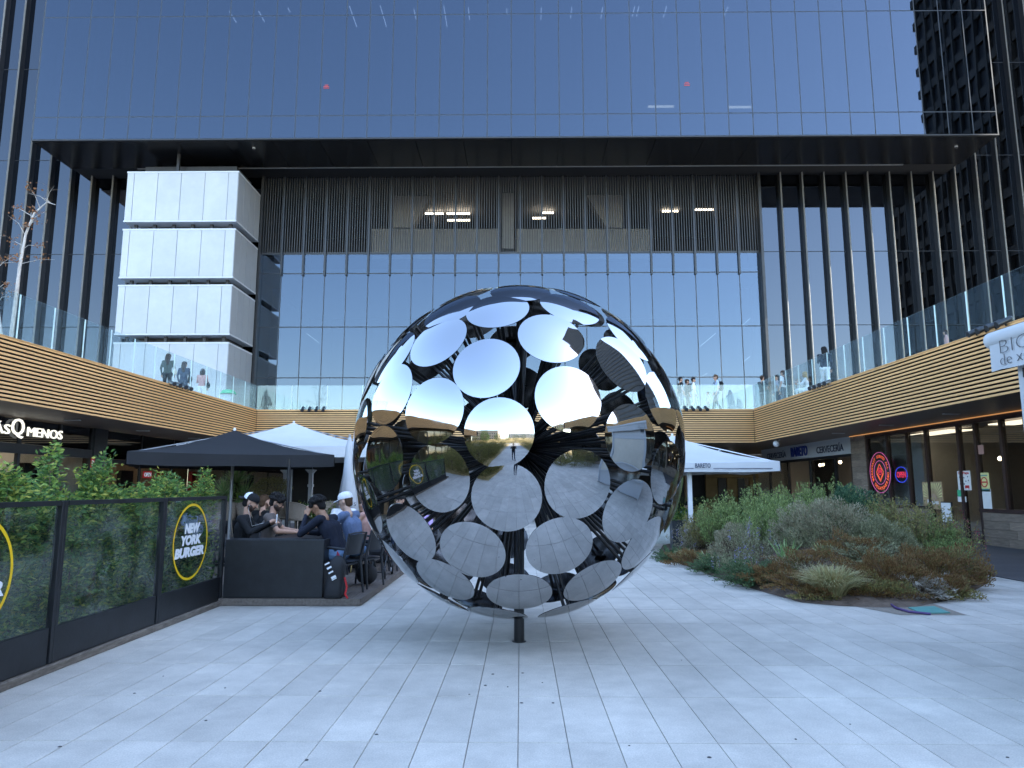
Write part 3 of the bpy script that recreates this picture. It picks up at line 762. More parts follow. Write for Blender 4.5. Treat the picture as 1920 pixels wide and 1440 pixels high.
for (y, z0, z1, x, m) in ((15.2, 0.0, 2.2, -3.0, 'interior_dark'), (21.2, 0.8, 2.3, -2.0, 'interior_dark'), (23.0, 0.0, 2.4, -1.5, 'interior_dark'), (25.2, 0.0, 2.2, -1.2, 'interior_dark'), (29.2, 0.0, 2.3, -1.8, 'interior_dark'), (38.6, 0.0, 2.3, -0.9, 'interior_dark'), (40.5, 0.0, 2.3, -0.9, 'interior_dark'), (36.9, 0.0, 2.3, -1.6, 'interior_dark'), (30.9, 0, 2.3, -1.0, 'shop_red'), (33.4, 0, 2.35, -0.8, 'shop_red'), (28.0, 0.2, 2.1, -2.5, 'wall_white'), (35.8, 0, 2.3, -1.4, 'shop_red'), (19.4, 0.4, 2.4, -3.0, 'shop_orange'), (17.6, 0.2, 2.3, -4.0, 'shop_orange'), (26.1, 0.9, 2.0, -3.6, 'shop_orange')):
    MB().box(WX + x - 0.2, WX + x, y, y + 0.9, z0, z1, ch=0.01).build('display_panel', M_[m], ls)
text('lettering', 'THE\nWILLY\nWONKA', 0.26, M_['interior_dark'], ls, (WX - 3.58, 26.55, 1.5), '+X', bold=0.01)
text('lettering', 'MENOS', 0.36, M_['letter_lit'], ls, (WX + 0.10, 21.47, 3.235), '+X', width=1.6, height=0.27, bold=0.0, ext=0.02)
text('lettering', 'MÁS', 0.36, M_['letter_lit'], ls, (WX + 0.10, 19.42, 3.27), '+X', width=1.05, height=0.34, bold=0.0, ext=0.02)
text('lettering', 'Q', 0.7, M_['letter_lit'], ls, (WX + 0.10, 20.27, 3.29), '+X', width=0.52, height=0.56, bold=0.0, ext=0.02)
sg = MB(); p = onx(219, 847, WX - 0.7)
sg.box(p.x - 0.02, p.x, p.y - 0.22, p.y + 0.22, p.z - 0.11, p.z + 0.11)
MB().box(p.x - 0.02, p.x, p.y - 0.2, p.y + 0.2, p.z - 0.11, p.z + 0.11).build('exit_sign', M_['sign_green'], ls)
mk = MB(); mk.tube([(p.x + 0.006, p.y - 0.08, p.z), (p.x + 0.006, p.y + 0.02, p.z)], 0.012, 6); mk.ball((p.x + 0.004, p.y + 0.07, p.z + 0.05), 0.02, 6); mk.tube([(p.x + 0.006, p.y + 0.06, p.z + 0.03), (p.x + 0.006, p.y + 0.03, p.z - 0.06)], 0.014, 6)
mk.build('exit_pictogram', M_['white_paint'], ls)
p = onx(173, 868, WX + 0.13)
fs = MB().box(p.x, p.x + 0.012, p.y - 0.10, p.y + 0.10, p.z - 0.15, p.z + 0.15).build('fire_sign', M_['red_paint'], ls)
mk = MB(); mk.box(p.x + 0.012, p.x + 0.016, p.y - 0.05, p.y - 0.01, p.z - 0.06, p.z + 0.10); mk.box(p.x + 0.012, p.x + 0.016, p.y + 0.02, p.y + 0.07, p.z - 0.02, p.z + 0.08); mk.box(p.x + 0.012, p.x + 0.016, p.y - 0.07, p.y + 0.07, p.z - 0.125, p.z - 0.085)
mk.build('fire_pictogram', M_['cream_letter'], ls)
p = onx(277, 890, WX + 0.06)
op = MB().box(p.x - 0.03, p.x - 0.01, p.y - 0.32, p.y + 0.32, p.z - 0.13, p.z + 0.13, ch=0.004).build('open_sign', M_['red_paint'], ls)
text('open_lettering', 'OPEN', 0.2, M_['white_paint'], op, (p.x, p.y, p.z), '+X', width=0.5, height=0.17, bold=0.008)

# back wall of the sunken court
bw = thing('court_back_wall', 'dark panelled wall with wood posts under the rear terrace', 'wall', (0, 44, 0))
MB().box(WX + 0.1, 12.9, 44.0, 44.3, 0, 3.6).build('wall_panel', M_['interior_dark'], bw)
for x in (-9.9, -9.3, -8.2, -7.6, -1.5, 1.0, 3.4, 8.9, 9.4, 10.1):
    MB().box(x - 0.12, x + 0.12, 43.7, 43.98, 0, 3.58).build('wood_post', M_['wood_post'], bw)
for (a, b_) in ((1322, 1345), (1362, 1382), (1396, 1421)):
    p0, p1 = at(a, 900, 42.0), at(b_, 900, 42.0)
    MB().box(p0.x, p1.x, 41.95, 42.1, 0, 2.7, ch=0.02).build('gold_cladding', M_['gold_panel'], bw)
p0, p1 = at(1322, 889, 42.02), at(1421, 889, 42.02)
MB().box(p0.x, p1.x, 41.9, 42.1, 2.15, 2.9, ch=0.02).build('gold_lintel', M_['gold_panel'], bw)
for (a, b_) in ((1346, 1361), (1383, 1395)):
    p0, p1 = at(a, 900, 42.05), at(b_, 900, 42.05)
    MB().box(p0.x, p1.x, 42.0, 42.06, 0, 2.13).build('dark_door', M_['black_metal'], bw)

# ================================================================== shop fronts under the terrace, right
RWX = 13.0
br = thing('bar_shopfront', 'bar front with pale sign board and dark blue lettering under the right terrace', 'shopfront', (RWX, 33, 0))
MB().box(RWX - 0.08, RWX + 0.05, 28.02, 38.4, 2.92, 3.59).build('sign_board', M_['sign_grey'], br)
text('lettering', 'CERVECERÍA', 0.4, M_['navy_letter'], br, (RWX - 0.09, 36.2, 3.24), '-X', width=2.7, height=0.36, bold=0.004)
text('lettering', 'BARETO', 0.5, M_['blue_letter'], br, (RWX - 0.10, 33.2, 3.26), '-X', width=1.95, height=0.46, bold=0.012, ext=0.02)
text('lettering', 'CERVECERÍA', 0.4, M_['navy_letter'], br, (RWX - 0.09, 29.95, 3.24), '-X', width=2.6, height=0.36, bold=0.004)
fr = MB()
for y in (28.1, 29.6, 32.2, 34.8, 37.4, 40, 43.9): fr.box(RWX - 0.05, RWX + 0.05, y - 0.06, y + 0.06, 0, 2.91)
fr.box(RWX - 0.055, RWX + 0.055, 28.05, 43.9, 2.8, 2.915)
fr.build('window_frame', M_['black_metal'], br)
for a, b_ in ((29.6, 32.2), (34.8, 37.4), (37.4, 40), (40, 43.9)):
    MB().box(RWX - 0.012, RWX + 0.012, a + 0.065, b_ - 0.065, 0.08, 2.79).build('window_pane', M_['shop_glass'], br)
inn = MB(); inn.box(RWX + 5, RWX + 5.2, 27.5, 44, 0, 3.58, 0); inn.box(RWX + 0.1, RWX + 5, 27.2, 27.4, 0, 3.58, 1); inn.box(RWX + 0.1, RWX + 5, 44, 44.2, 0, 3.58, 1)
inn.box(RWX + 1.2, RWX + 1.8, 30, 37, 0, 1.1, 2)
inn.build('bar_interior', [M_['interior_grey'], M_['wall_white'], M_['wood_post']], br)
for (x, y, z) in ((1.6, 32.8, 2.75), (2.4, 31.0, 2.6), (1.8, 35.5, 2.7), (3.0, 38, 2.8)):
    MB().ball((RWX + x, y, z), 0.075, 8).build('pendant_lamp', M_['lamp_warm'], br)
for (y0, y1) in ((29, 34), (36, 41)): MB().box(RWX + 1.6, RWX + 2.4, y0, y1, 3.50, 3.54).build('ceiling_lamp', M_['cafe_lamp'], br)
MB().box(RWX + 2.5, RWX + 2.6, 30.2, 32.6, 1.55, 2.5).build('wall_screen', M_['paper_white'], br)

cf = thing('cafe_shopfront', 'cafe front with dark red frames neon signs and plank walls under the right terrace', 'shopfront', (RWX, 19, 0))
for i in range(15):          # plank-faced pillar and dado, board by board
    z = i * 0.24
    if z < 3.5:
        for (a, b_) in (((26.82, 27.3), (27.31, 27.98)) if i % 2 else ((26.82, 27.62), (27.63, 27.98))):
            MB().box(RWX - 0.10 + random.uniform(-.004, .004), RWX + 0.1, a, b_, z + 0.004, z + 0.236).build('plank', M_['plank_brown'], cf)
for i in range(4):
    z = 0.02 + i * 0.225; y = 12.0 - (i % 3) * 0.5
    while y < 20.3:
        ln = random.uniform(0.9, 1.6); e = min(y + ln, 20.35)
        MB().box(RWX - 0.07 + random.uniform(-.006, .004), RWX + 0.05, y + 0.003, e - 0.003, z + 0.003, z + 0.222).build('plank', M_['plank_brown'], cf); y = e
    y = 22.9
    while y < 26.7:
        e = min(y + random.uniform(0.9, 1.6), 26.8)
        MB().box(RWX - 0.07, RWX + 0.05, y + 0.003, e - 0.003, z + 0.003, z + 0.222).build('plank', M_['plank_brown'], cf); y = e
yb = [12.0, 13.0, 14.0, 15.2, 16.35, 17.4, 18.35, 19.3, 20.4, 21.2, 22.9, 24.0, 25.3, 26.75]
fr = MB()
for y in yb: fr.box(RWX - 0.07, RWX + 0.06, y - 0.055, y + 0.055, 0.0 if 20 < y < 23 else 0.93, 3.5)
fr.box(RWX - 0.08, RWX + 0.07, 12, 26.8, 3.42, 3.57)
fr.box(RWX - 0.10, RWX + 0.07, 12, 20.45, 0.925, 1.02); fr.box(RWX - 0.10, RWX + 0.07, 22.9, 26.75, 0.925, 1.02)
fr.build('window_frame', M_['brown_frame'], cf)
for a, b_ in zip(yb[:-1], yb[1:]):
    MB().box(RWX - 0.014, RWX + 0.010, a + 0.06, b_ - 0.06, 0.08 if 20 < a < 22 else 1.03, 3.41).build('window_pane', M_['shop_glass'], cf)
inn = MB(); inn.box(RWX + 5, RWX + 5.2, 10, 27.2, 0, 3.58, 0); inn.box(RWX + 0.1, RWX + 5, 26.95, 27.15, 0, 3.58, 1); inn.box(RWX + 0.1, RWX + 5, 9.8, 10, 0, 3.58, 0); inn.box(RWX + 0.1, RWX + 5, 10, 27.2, 0, 0.02, 0)
inn.box(RWX + 0.6, RWX + 0.7, 24.3, 26.9, 0.9, 3.4, 1); inn.box(RWX + 2.2, RWX + 2.8, 14, 19, 0, 1.15, 2); inn.box(RWX + 4.8, RWX + 4.95, 15, 20, 1.4, 2.6, 3)
inn.build('cafe_interior', [M_['interior_grey'], M_['wall_white'], M_['wood_post'], M_['paper_brown']], cf)
for (x, y0, y1, z0, z1, m) in ((4.0, 21.6, 23.4, 0.9, 2.3, 'interior_dark'), (3.2, 13.2, 13.9, 0.0, 2.2, 'interior_dark'), (4.6, 12.2, 12.8, 1.2, 2.2, 'paper_yellow'), (2.6, 19.6, 20.2, 0.0, 2.0, 'wood_post'), (4.4, 17.4, 18.6, 1.3, 2.5, 'interior_dark'), (1.5, 15.0, 15.5, 0.0, 1.5, 'black_metal'), (3.6, 16.1, 16.6, 1.2, 1.9, 'paper_white'), (1.2, 17.2, 18.1, 0.0, 1.3, 'plank_brown'), (0.9, 12.5, 13.1, 0.0, 1.4, 'interior_dark'), (1.0, 19.0, 19.4, 0.0, 1.7, 'interior_dark'), (4.7, 14.2, 14.9, 1.5, 2.4, 'shop_orange')):
    MB().box(RWX + x, RWX + x + 0.25, y0, y1, z0, z1, ch=0.01).build('cafe_fitting', M_[m], cf)
for (x, y, z) in ((1.6, 13.4, 1.5), (2.0, 16, 2.6), (1.7, 17.6, 1.9), (2.6, 20.8, 2.5), (2.0, 22.5, 2.5)):
    MB().ball((RWX + x, y, z), 0.07, 8).build('pendant_lamp', M_['lamp_warm'], cf)
for (y0, y1) in ((13, 16.5), (18.5, 22), (24, 26.5)): MB().box(RWX + 1.4, RWX + 2.2, y0, y1, 3.50, 3.54).build('ceiling_lamp', M_['cafe_lamp'], cf)
MB().box(RWX - 0.13, RWX - 0.09, 11.9, 28.0, 3.555, 3.585).build('led_strip', M_['led_amber'], cf)
# ring neon sign
p = onx(1650, 886, RWX - 0.10)
def ringmb(c, r, t, n=40, a0=0, a1=360, sy=1.0):
    pts = [(c[0], c[1] - math.cos(R(a)) * r * sy, c[2] + math.sin(R(a)) * r) for a in np.linspace(a0, a1, n)]
    return MB().tube(pts, t, 6, caps=False)
ns = thing('round_neon_sign', 'round pink and orange neon breakfast sign on the cafe glass', 'neon sign', p)
MB().lathe([(0.001, 0), (0.74, 0), (0.74, 0.02), (0.001, 0.02)], p + Vector((0.02, 0, 0)), 40, M=Matrix.Rotation(R(90), 3, 'Y')).build('backing_disc', M_['interior_dark'], ns)
ringmb(p, 0.72, 0.011).build('outer_ring', M_['neon_pink'], ns); ringmb(p, 0.42, 0.009).build('inner_ring', M_['neon_pink'], ns)
def arctext(s, c, r, size, a_mid, a_step, flip, m, parent, nm):
    k = len(s); o_ = []
    for i, chh in enumerate(s):
        if chh == ' ': continue
        a = a_mid + (i - (k - 1) / 2) * a_step * (1 if flip else -1)
        ca, sa = math.cos(R(a)), math.sin(R(a))
        tv = Vector((0, sa, ca)) if flip is False else Vector((0, -sa, -ca))
        tx = Vector((0, sa, ca)); 
        # on the wall: screen right is -Y, up is +Z ; tangent direction of reading
        right = Vector((0, -1, 0)); up = Vector((0, 0, 1)); rad = right * ca + up * sa
        tang = (right * sa - up * ca) if not flip else (-right * sa + up * ca)
        upv = rad if not flip else -rad
        Mx = Matrix((tang, upv, Vector((-1, 0, 0)))).transposed()
        text(nm, chh, size, m, parent, Vector(c) + rad * r, M=Mx, bold=0.0, ext=0.006)
arctext('BREAKFAST SERVED ALL DAY', p, 0.57, 0.15, 90, 10.0, False, M_['neon_orange'], ns, 'neon_letter')
arctext('LA DESAYUNERÍA', p, 0.57, 0.17, 270, 11.5, True, M_['neon_orange'], ns, 'neon_letter')
q = MB(); dm = [(0, 0.30), (0.24, 0.02), (0, -0.26), (-0.24, 0.02), (0, 0.30)]
q.tube([(p.x, p.y - a, p.z + b_) for a, b_ in dm], 0.013, 6); q.tube([(p.x, p.y - a, p.z + b_ - 0.06) for a, b_ in dm[1:4]], 0.013, 6)
q.build('toast_outline', M_['neon_orange'], ns); ringmb(p + Vector((0, 0, 0.04)), 0.12, 0.012, 20).build('egg_outline', M_['neon_red'], ns); ringmb(p + Vector((0, 0, 0.05)), 0.05, 0.010, 14).build('yolk_outline', M_['neon_red'], ns)
p = onx(1690, 890, RWX - 0.06)
no = thing('open_neon_sign', 'small blue and red neon OPEN sign on the cafe glass', 'neon sign', p)
ringmb(p, 0.26, 0.010, 30, sy=1.45).build('blue_ring', M_['neon_blue'], no)
text('neon_letters', 'OPEN', 0.2, M_['neon_red'], no, p, '-X', width=0.56, height=0.2, bold=0.0)
# posters and notices on the cafe glass
def poster(x, y, w, h, m, label, name='poster', X=RWX - 0.03):
    p = onx(x, y, X)
    t_ = thing(name, label, 'poster', p)
    MB().box(p.x - 0.004, p.x + 0.004, p.y - w / 2, p.y + w / 2, p.z - h / 2, p.z + h / 2).build('sheet', M_[m], t_)
    return t_, p
t_, p = poster(1808, 901, 0.62, 0.56, 'paper_white', 'cream poster with red lettering and small animals on the cafe glass')
text('print', 'Ca Pepa', 0.16, M_['red_paint'], t_, (p.x - 0.006, p.y, p.z + 0.21), '-X', width=0.5, height=0.1, bold=0.006, ext=0.001)
g = MB()
for (a, b_) in ((-.2, .1), (0, .08), (.18, .11), (-.12, 0), (.08, -.02), (.2, 0), (-.2, -.1), (.0, -.1)): g.ball((p.x - 0.005, p.y - a, p.z + b_), 0.022, 6, sq=(.1, 1.3, 1))
g.build('print', M_['navy_letter'], t_)
g = MB().box(p.x - 0.007, p.x - 0.005, p.y - 0.22, p.y - 0.02, p.z - 0.22, p.z - 0.14); g.box(p.x - 0.007, p.x - 0.005, p.y - 0.2, p.y - 0.18, p.z - 0.26, p.z - 0.22); g.box(p.x - 0.007, p.x - 0.005, p.y - 0.06, p.y - 0.04, p.z - 0.26, p.z - 0.22); g.build('print', M_['red_paint'], t_)
t_, p = poster(1846, 904, 0.42, 0.52, 'paper_yellow', 'pale yellow poster with a red oval emblem on the cafe glass')
g = ringmb(p - Vector((0.006, 0, 0.0)), 0.13, 0.016, 20); g.box(p.x - 0.007, p.x - 0.005, p.y - 0.14, p.y + 0.14, p.z - 0.02, p.z + 0.02); g.build('print', M_['red_paint'], t_)
g = MB().box(p.x - 0.007, p.x - 0.005, p.y - 0.15, p.y + 0.15, p.z + 0.17, p.z + 0.2); g.box(p.x - 0.007, p.x - 0.005, p.y - 0.15, p.y + 0.15, p.z - 0.22, p.z - 0.19); g.build('print', M_['teal_cover'], t_)
t_, p = poster(1749, 929, 1.1, 0.85, 'paper_brown', 'brown sunburst poster standing low behind the cafe window')
g = MB()
for k in range(17):
    a = R(10 + k * 10); d = Vector((0, math.cos(a), math.sin(a))); s_ = Vector((0, -math.sin(a), math.cos(a)))
    b0 = p + Vector((-0.006, 0, -0.1)); e = min(0.5 / max(abs(math.cos(a)), .01), 0.48 / max(math.sin(a), .01))
    g.add([b0 + d * 0.24, b0 + d * e + s_ * 0.022, b0 + d * e - s_ * 0.022], [(0, 1, 2)])
g.build('print', M_['paper_yellow'], t_)
g = MB(); g.ball(p + Vector((-0.004, 0, -0.1)), 0.2, 12, sq=(.03, 1.2, .8)); g.build('print', M_['wood_post'], t_)
text('print', 'Pancakes', 0.2, M_['paper_white'], t_, (p.x - 0.012, p.y, p.z - 0.2), '-X', width=0.6, height=0.14, bold=0.004, ext=0.001)
for (x, y, w, h, m, lb) in ((1800, 925, .24, .2, 'green_bin', 'small green notice on the cafe door glass'), (1804, 936, .4, .16, 'paper_white', 'white notice strip under the green notice on the cafe glass'), (1848, 935, .5, .55, 'paper_white', 'tall white notice sheet under the yellow poster'), (1628, 912, .12, .4, 'paper_white', 'narrow white notice at the edge of the plank pillar'), (1838, 843, .3, .26, 'cloth_tank', 'small round-cornered pink sticker high on the cafe glass')):
    poster(x, y, w, h, m, lb, 'notice')
p = onx(1776, 958, 12.2)
ab = thing('menu_board', 'small white menu board on a stand in front of the cafe', 'menu board', (p.x, p.y, 0))
MB().box(p.x - 0.02, p.x + 0.02, p.y - 0.26, p.y + 0.26, p.z - 0.35, p.z + 0.26, ch=0.006).build('frame', M_['black_metal'], ab)
MB().box(p.x - 0.026, p.x - 0.022, p.y - 0.23, p.y + 0.23, p.z - 0.32, p.z + 0.23).build('sheet', M_['paper_white'], ab)
MB().box(p.x - 0.02, p.x + 0.02, p.y - 0.03, p.y + 0.03, 0.02, p.z - 0.35).box(p.x - 0.2, p.x + 0.2, p.y - 0.2, p.y + 0.2, 0, 0.03).build('stand', M_['black_metal'], ab)
# ================================================================== MIRROR-DISC SPHERE
DIRS = [(-0.162,-0.919,0.359),(-0.094,-0.995,0.025),(-0.058,-0.955,-0.289),(0.249,-0.948,0.196),(0.292,-0.930,-0.225),(0.169,-0.831,0.531),(-0.426,-0.893,0.144),(-0.396,-0.898,-0.194),(-0.430,-0.730,0.532),(-0.113,-0.693,0.712),(0.551,-0.726,0.411),(0.574,-0.819,0.012),(0.564,-0.743,-0.361),(-0.233,-0.800,-0.553),(0.205,-0.822,-0.532),(-0.566,-0.672,-0.477),(-0.394,-0.561,-0.728),(0.002,-0.620,-0.784),(0.396,-0.551,-0.735),(-0.682,-0.685,0.256),(-0.711,-0.697,-0.089),(0.285,-0.605,0.743),(0.783,-0.580,0.225),(0.794,-0.586,-0.160),(0.676,-0.500,-0.541),(0.011,-0.501,0.865),(-0.701,-0.522,0.487),(0.629,-0.498,0.597),(-0.375,-0.552,0.745),(-0.693,-0.303,-0.655),(-0.447,-0.146,-0.882),(-0.276,0.186,-0.943),(-0.095,0.512,-0.854),(-0.458,0.481,-0.748),(-0.108,0.789,-0.604),(-0.113,0.958,-0.264),(-0.434,0.897,-0.083),(-0.444,0.753,-0.486),(0.253,0.926,-0.280),(0.455,0.889,0.047),(0.368,0.831,0.417),(0.010,0.863,0.505),(0.576,0.563,0.592),(0.300,0.508,0.808),(-0.048,0.609,0.792),(-0.303,0.347,0.888),(0.050,0.257,0.965),(0.406,0.131,0.904),(0.702,0.230,0.674),(0.245,0.725,-0.644),(-0.764,0.413,-0.496),(-0.945,0.281,-0.170),(-0.872,0.006,-0.489),(-0.645,0.146,-0.750),(-0.977,-0.133,-0.168),(-0.987,0.039,0.153),(-0.887,-0.214,0.408),(-0.879,0.355,0.319),(-0.811,0.582,0.061),(-0.693,0.677,-0.247),(0.720,0.638,0.274),(0.744,0.663,-0.083),(0.803,0.449,-0.393),(0.925,0.094,-0.369),(0.999,-0.030,-0.029),(0.550,0.738,-0.391),(0.940,0.339,-0.036),(0.896,0.293,0.333),(0.727,0.176,-0.663),(0.447,0.074,-0.892),(0.239,0.382,-0.893),(0.648,-0.149,0.747),(0.341,-0.267,0.902),(0.022,-0.107,0.994),(-0.322,-0.196,0.926),(-0.550,0.097,0.830),(-0.645,-0.246,0.723),(0.877,-0.057,0.477),(-0.814,0.106,0.571),(-0.122,-0.302,-0.945),(-0.613,0.714,0.338),(-0.290,0.921,0.261),(-0.348,0.714,0.607),(0.066,0.992,0.104),(0.274,-0.268,-0.924),(0.669,-0.187,-0.719),(-0.909,-0.408,0.086),(-0.625,0.447,0.640),(0.938,-0.278,0.205),(0.901,-0.271,-0.338),(0.535,0.489,-0.689),(-0.837,-0.434,-0.333)]
SC = Vector((-0.02, 7.76, 2.02)); SR = 1.775
sph = thing('mirror_disc_sphere', 'big spherical sculpture of round mirror discs on black spokes and a post', 'sculpture', (SC.x, SC.y, 0))
DR, CR = 0.302, 1.30            # disc radius, radius of its own dome
th = math.asin(DR / CR)
dmb = MB(); n_ = 40; K = 6
prof_o = [(CR * math.sin(th * k / K), CR * math.cos(th * k / K) - CR * math.cos(th)) for k in range(K + 1)]
vs = [(0, 0, prof_o[0][1])]
for r, z in prof_o[1:]: vs += [(r * math.cos(2 * math.pi * i / n_), r * math.sin(2 * math.pi * i / n_), z) for i in range(n_)]
fs = [(0, 1 + i, 1 + (i + 1) % n_) for i in range(n_)]
for k in range(K - 1):
    fs += [(1 + k * n_ + i, 1 + (k + 1) * n_ + i, 1 + (k + 1) * n_ + (i + 1) % n_, 1 + k * n_ + (i + 1) % n_) for i in range(n_)]
dmb.add(vs, fs, 0, True)
vi = [(x * 0.997, y * 0.997, z - 0.006) for x, y, z in vs]
dmb.add(vi, [tuple(reversed(f)) for f in fs], 1, True)
o0, i0 = 1 + (K - 1) * n_, len(vs) + 1 + (K - 1) * n_
rim = vs[1 + (K - 1) * n_:] + vi[1 + (K - 1) * n_:]
dmb.add(rim, [(i, i + n_, (i + 1) % n_ + n_, (i + 1) % n_) for i in range(n_)], 1)
dme = dmb.mesh('mirror_disc', [M_['mirror_steel'], M_['steel_back']])
base_in = SR - (CR - CR * math.cos(th)) * 1.0
for d in DIRS:
    d = Vector(d).normalized()
    o = link('mirror_disc', dme, sph, SC + d * (SR - 0.035))
    o.rotation_euler = d.to_track_quat('Z', 'Y').to_euler()
    u = d.orthogonal().normalized(); w_ = d.cross(u)
    sm = MB()
    for s in (-1, 1):
        off = u * 0.036 * s
        sm.tube([SC + d * 0.1 + off * 0.3, SC + d * (SR - 0.06) + off], 0.018, 6)
    sm.build('spoke', M_['sculpt_black'], sph)
    br_ = MB(); Mq = d.to_track_quat('Z', 'Y').to_matrix().to_4x4(); Mq.translation = SC + d * (SR - 0.045)
    br_.box(-0.075, 0.075, -0.03, 0.03, -0.02, 0.008, M=Mq); br_.build('bracket', M_['sculpt_black'], sph)
MB().ball(SC, 0.16, 16).build('hub', M_['sculpt_black'], sph)
MB().tube([(SC.x, SC.y, 0.012), (SC.x, SC.y, SC.z)], 0.055, 20).build('post', M_['sculpt_black'], sph)
MB().lathe([(0.001, 0.010), (0.075, 0.010), (0.075, 0.002)], (SC.x, SC.y, 0), 20).build('base_plate', M_['sculpt_black'], sph)

# ================================================================== LEFT: glass fence, planter, timber deck
FX = -4.15
fn = thing('glass_terrace_fence', 'black framed glass fence with yellow ring burger logos in front of the hedge', 'fence', (FX, 6.5, 0))
PY = [2.85, 4.66, 6.47, 8.31, 10.05]
for y in PY:
    for s in ((-0.045, 0.0), (0.0, 0.045)) if y < 10 else ((-0.06, 0.0),):
        MB().box(FX - 0.03, FX + 0.03, y + s[0] + 0.003, y + s[1] - 0.003, 0.075, 1.48, ch=0.003).build('upright', M_['black_paint'], fn)
for a, b_ in zip(PY[:-1], PY[1:]):
    MB().box(FX - 0.032, FX + 0.032, a + 0.046, b_ - 0.062, 1.44, 1.483).build('top_rail', M_['black_paint'], fn)
    MB().box(FX - 0.026, FX + 0.022, a + 0.046, b_ - 0.062, 0.075, 0.385, ch=0.004).build('kick_panel', M_['black_paint'], fn)
    MB().box(FX - 0.008, FX + 0.002, a + 0.046, b_ - 0.062, 0.387, 1.438).build('glass_pane', M_['fence_glass'], fn)
for a, b_ in ((2.8, 4.3), (4.31, 5.9), (5.91, 8.2), (8.21, 10.1)):
    MB().box(FX - 0.06 + random.uniform(-.01, .01), FX + 0.05 + random.uniform(-.008, .01), a, b_, 0.002, 0.07, ch=0.008).build('timber_sleeper', M_['sleeper'], fn)
# burger logo: ring and lettering printed on the glass
def logo(cy, cz, r):
    pts = lambda rr: [(FX + 0.006, cy + math.cos(R(a)) * rr, cz + math.sin(R(a)) * rr) for a in range(0, 360, 6)]
    A, B = pts(r), pts(r - 0.03); k = len(A)
    MB().add(A + B, [(i, (i + 1) % k, k + (i + 1) % k, k + i) for i in range(k)]).build('logo_ring', M_['yellow_vinyl'], fn)
    for s, dz, w_ in (('NEW', 0.145, 0.42), ('YORK', 0.0, 0.56), ('BURGER', -0.145, 0.80)):
        text('logo_lettering', s, 0.18, M_['white_paint'], fn, (FX + 0.007, cy - 0.01 + dz * 0.1, cz + dz + 0.02), '+X', width=w_, height=0.125, bold=0.012, shear=0.15, ext=0.0008)
logo(9.06, 0.93, 0.47); logo(5.43, 0.93, 0.47)
# deck of boards
DX0, DX1, DY0, DY1 = -4.12, -2.2, 9.98, 20.0
dkk = thing('timber_deck', None, None, (DX1, DY0, 0), kind='structure')
x = DX0 - 5.5; i = 0
MB().box(DX0 - 5.5, DX1 - 0.012, DY0 + 0.012, DY1, 0.004, 0.074).build('deck_base', M_['backing_black'], dkk)
bm_ = MB().box(-0.068, 0.068, 0.03, DY1 - DY0, 0.074, 0.1, ch=0.004).mesh('deck_board', M_['deck_wood'])
while x < DX1 - 0.1:
    link('deck_board', bm_, dkk, (x + 0.07, DY0, 0)); x += 0.143
MB().box(DX0 - 0.03, DX1 + 0.006, DY0 - 0.015, DY0 + 0.012, 0.008, 0.098).build('edge_board', M_['deck_wood'], dkk)
MB().box(DX1 - 0.012, DX1 + 0.018, DY0 + 0.013, DY1, 0.008, 0.098).build('edge_board', M_['deck_wood'], dkk)
# black planter box closing the deck
pl = thing('black_planter_box', 'long matt black planter box at the corner of the timber deck', 'planter', (-3.4, 10.2, 0.1))
PX_0, PX_1, PYa, PYb = -4.09, -2.72, 10.0, 10.36
t_ = 0.035
MB().box(PX_0, PX_1, PYa, PYa + t_, 0.102, 0.885, ch=0.006).build('front_panel', M_['black_paint'], pl)
MB().box(PX_0, PX_1, PYb - t_, PYb, 0.102, 0.88, ch=0.006).build('back_panel', M_['black_paint'], pl)
MB().box(PX_1 - t_, PX_1 + 0.002, PYa + t_ + 0.002, PYb - t_ - 0.002, 0.102, 0.885, ch=0.006).build('end_panel', M_['black_paint'], pl)
MB().box(PX_0, PX_0 + t_, PYa + t_ + 0.002, PYb - t_ - 0.002, 0.102, 0.885, ch=0.006).build('end_panel', M_['black_paint'], pl)
MB().box(PX_0 + t_, PX_1 - t_, PYa + t_, PYb - t_, 0.6, 0.86).build('lid', M_['black_metal'], pl)

# ------------------------------------------------------------------ hedge of laurel plants behind the fence
def shrub_points(n, c, rad, top=1.0, hollow=0.5):
    d = unit(rng.normal(size=(n, 3))); r = (hollow + (1 - hollow) * rng.random(n)) ** 0.6
    P = d * r[:, None] * np.array(rad) + np.array(c)
    return P, d
spots = [(-4.62, 3.0, 1.55), (-4.6, 3.9, 1.62), (-4.66, 4.8, 1.6), (-4.6, 5.75, 1.78), (-4.62, 6.6, 1.6), (-4.58, 7.25, 1.68), (-4.64, 7.95, 1.62), (-4.6, 8.6, 1.6), (-4.6, 9.3, 1.66), (-4.62, 9.85, 1.62)]
lab = ['laurel bush in the hedge nearest the camera, left of the frame', 'laurel bush second in the hedge, left of the frame', 'laurel bush behind the left cropped yellow ring', 'tall laurel bush with shoots above the first fence post', 'laurel bush behind the left half of the plain glass pane', 'laurel bush with paired tall shoots behind the plain glass pane', 'laurel bush behind the right half of the plain glass pane', 'laurel bush just left of the burger logo', 'laurel bush directly behind the burger logo with a tall shoot', 'laurel bush at the deck end of the hedge']
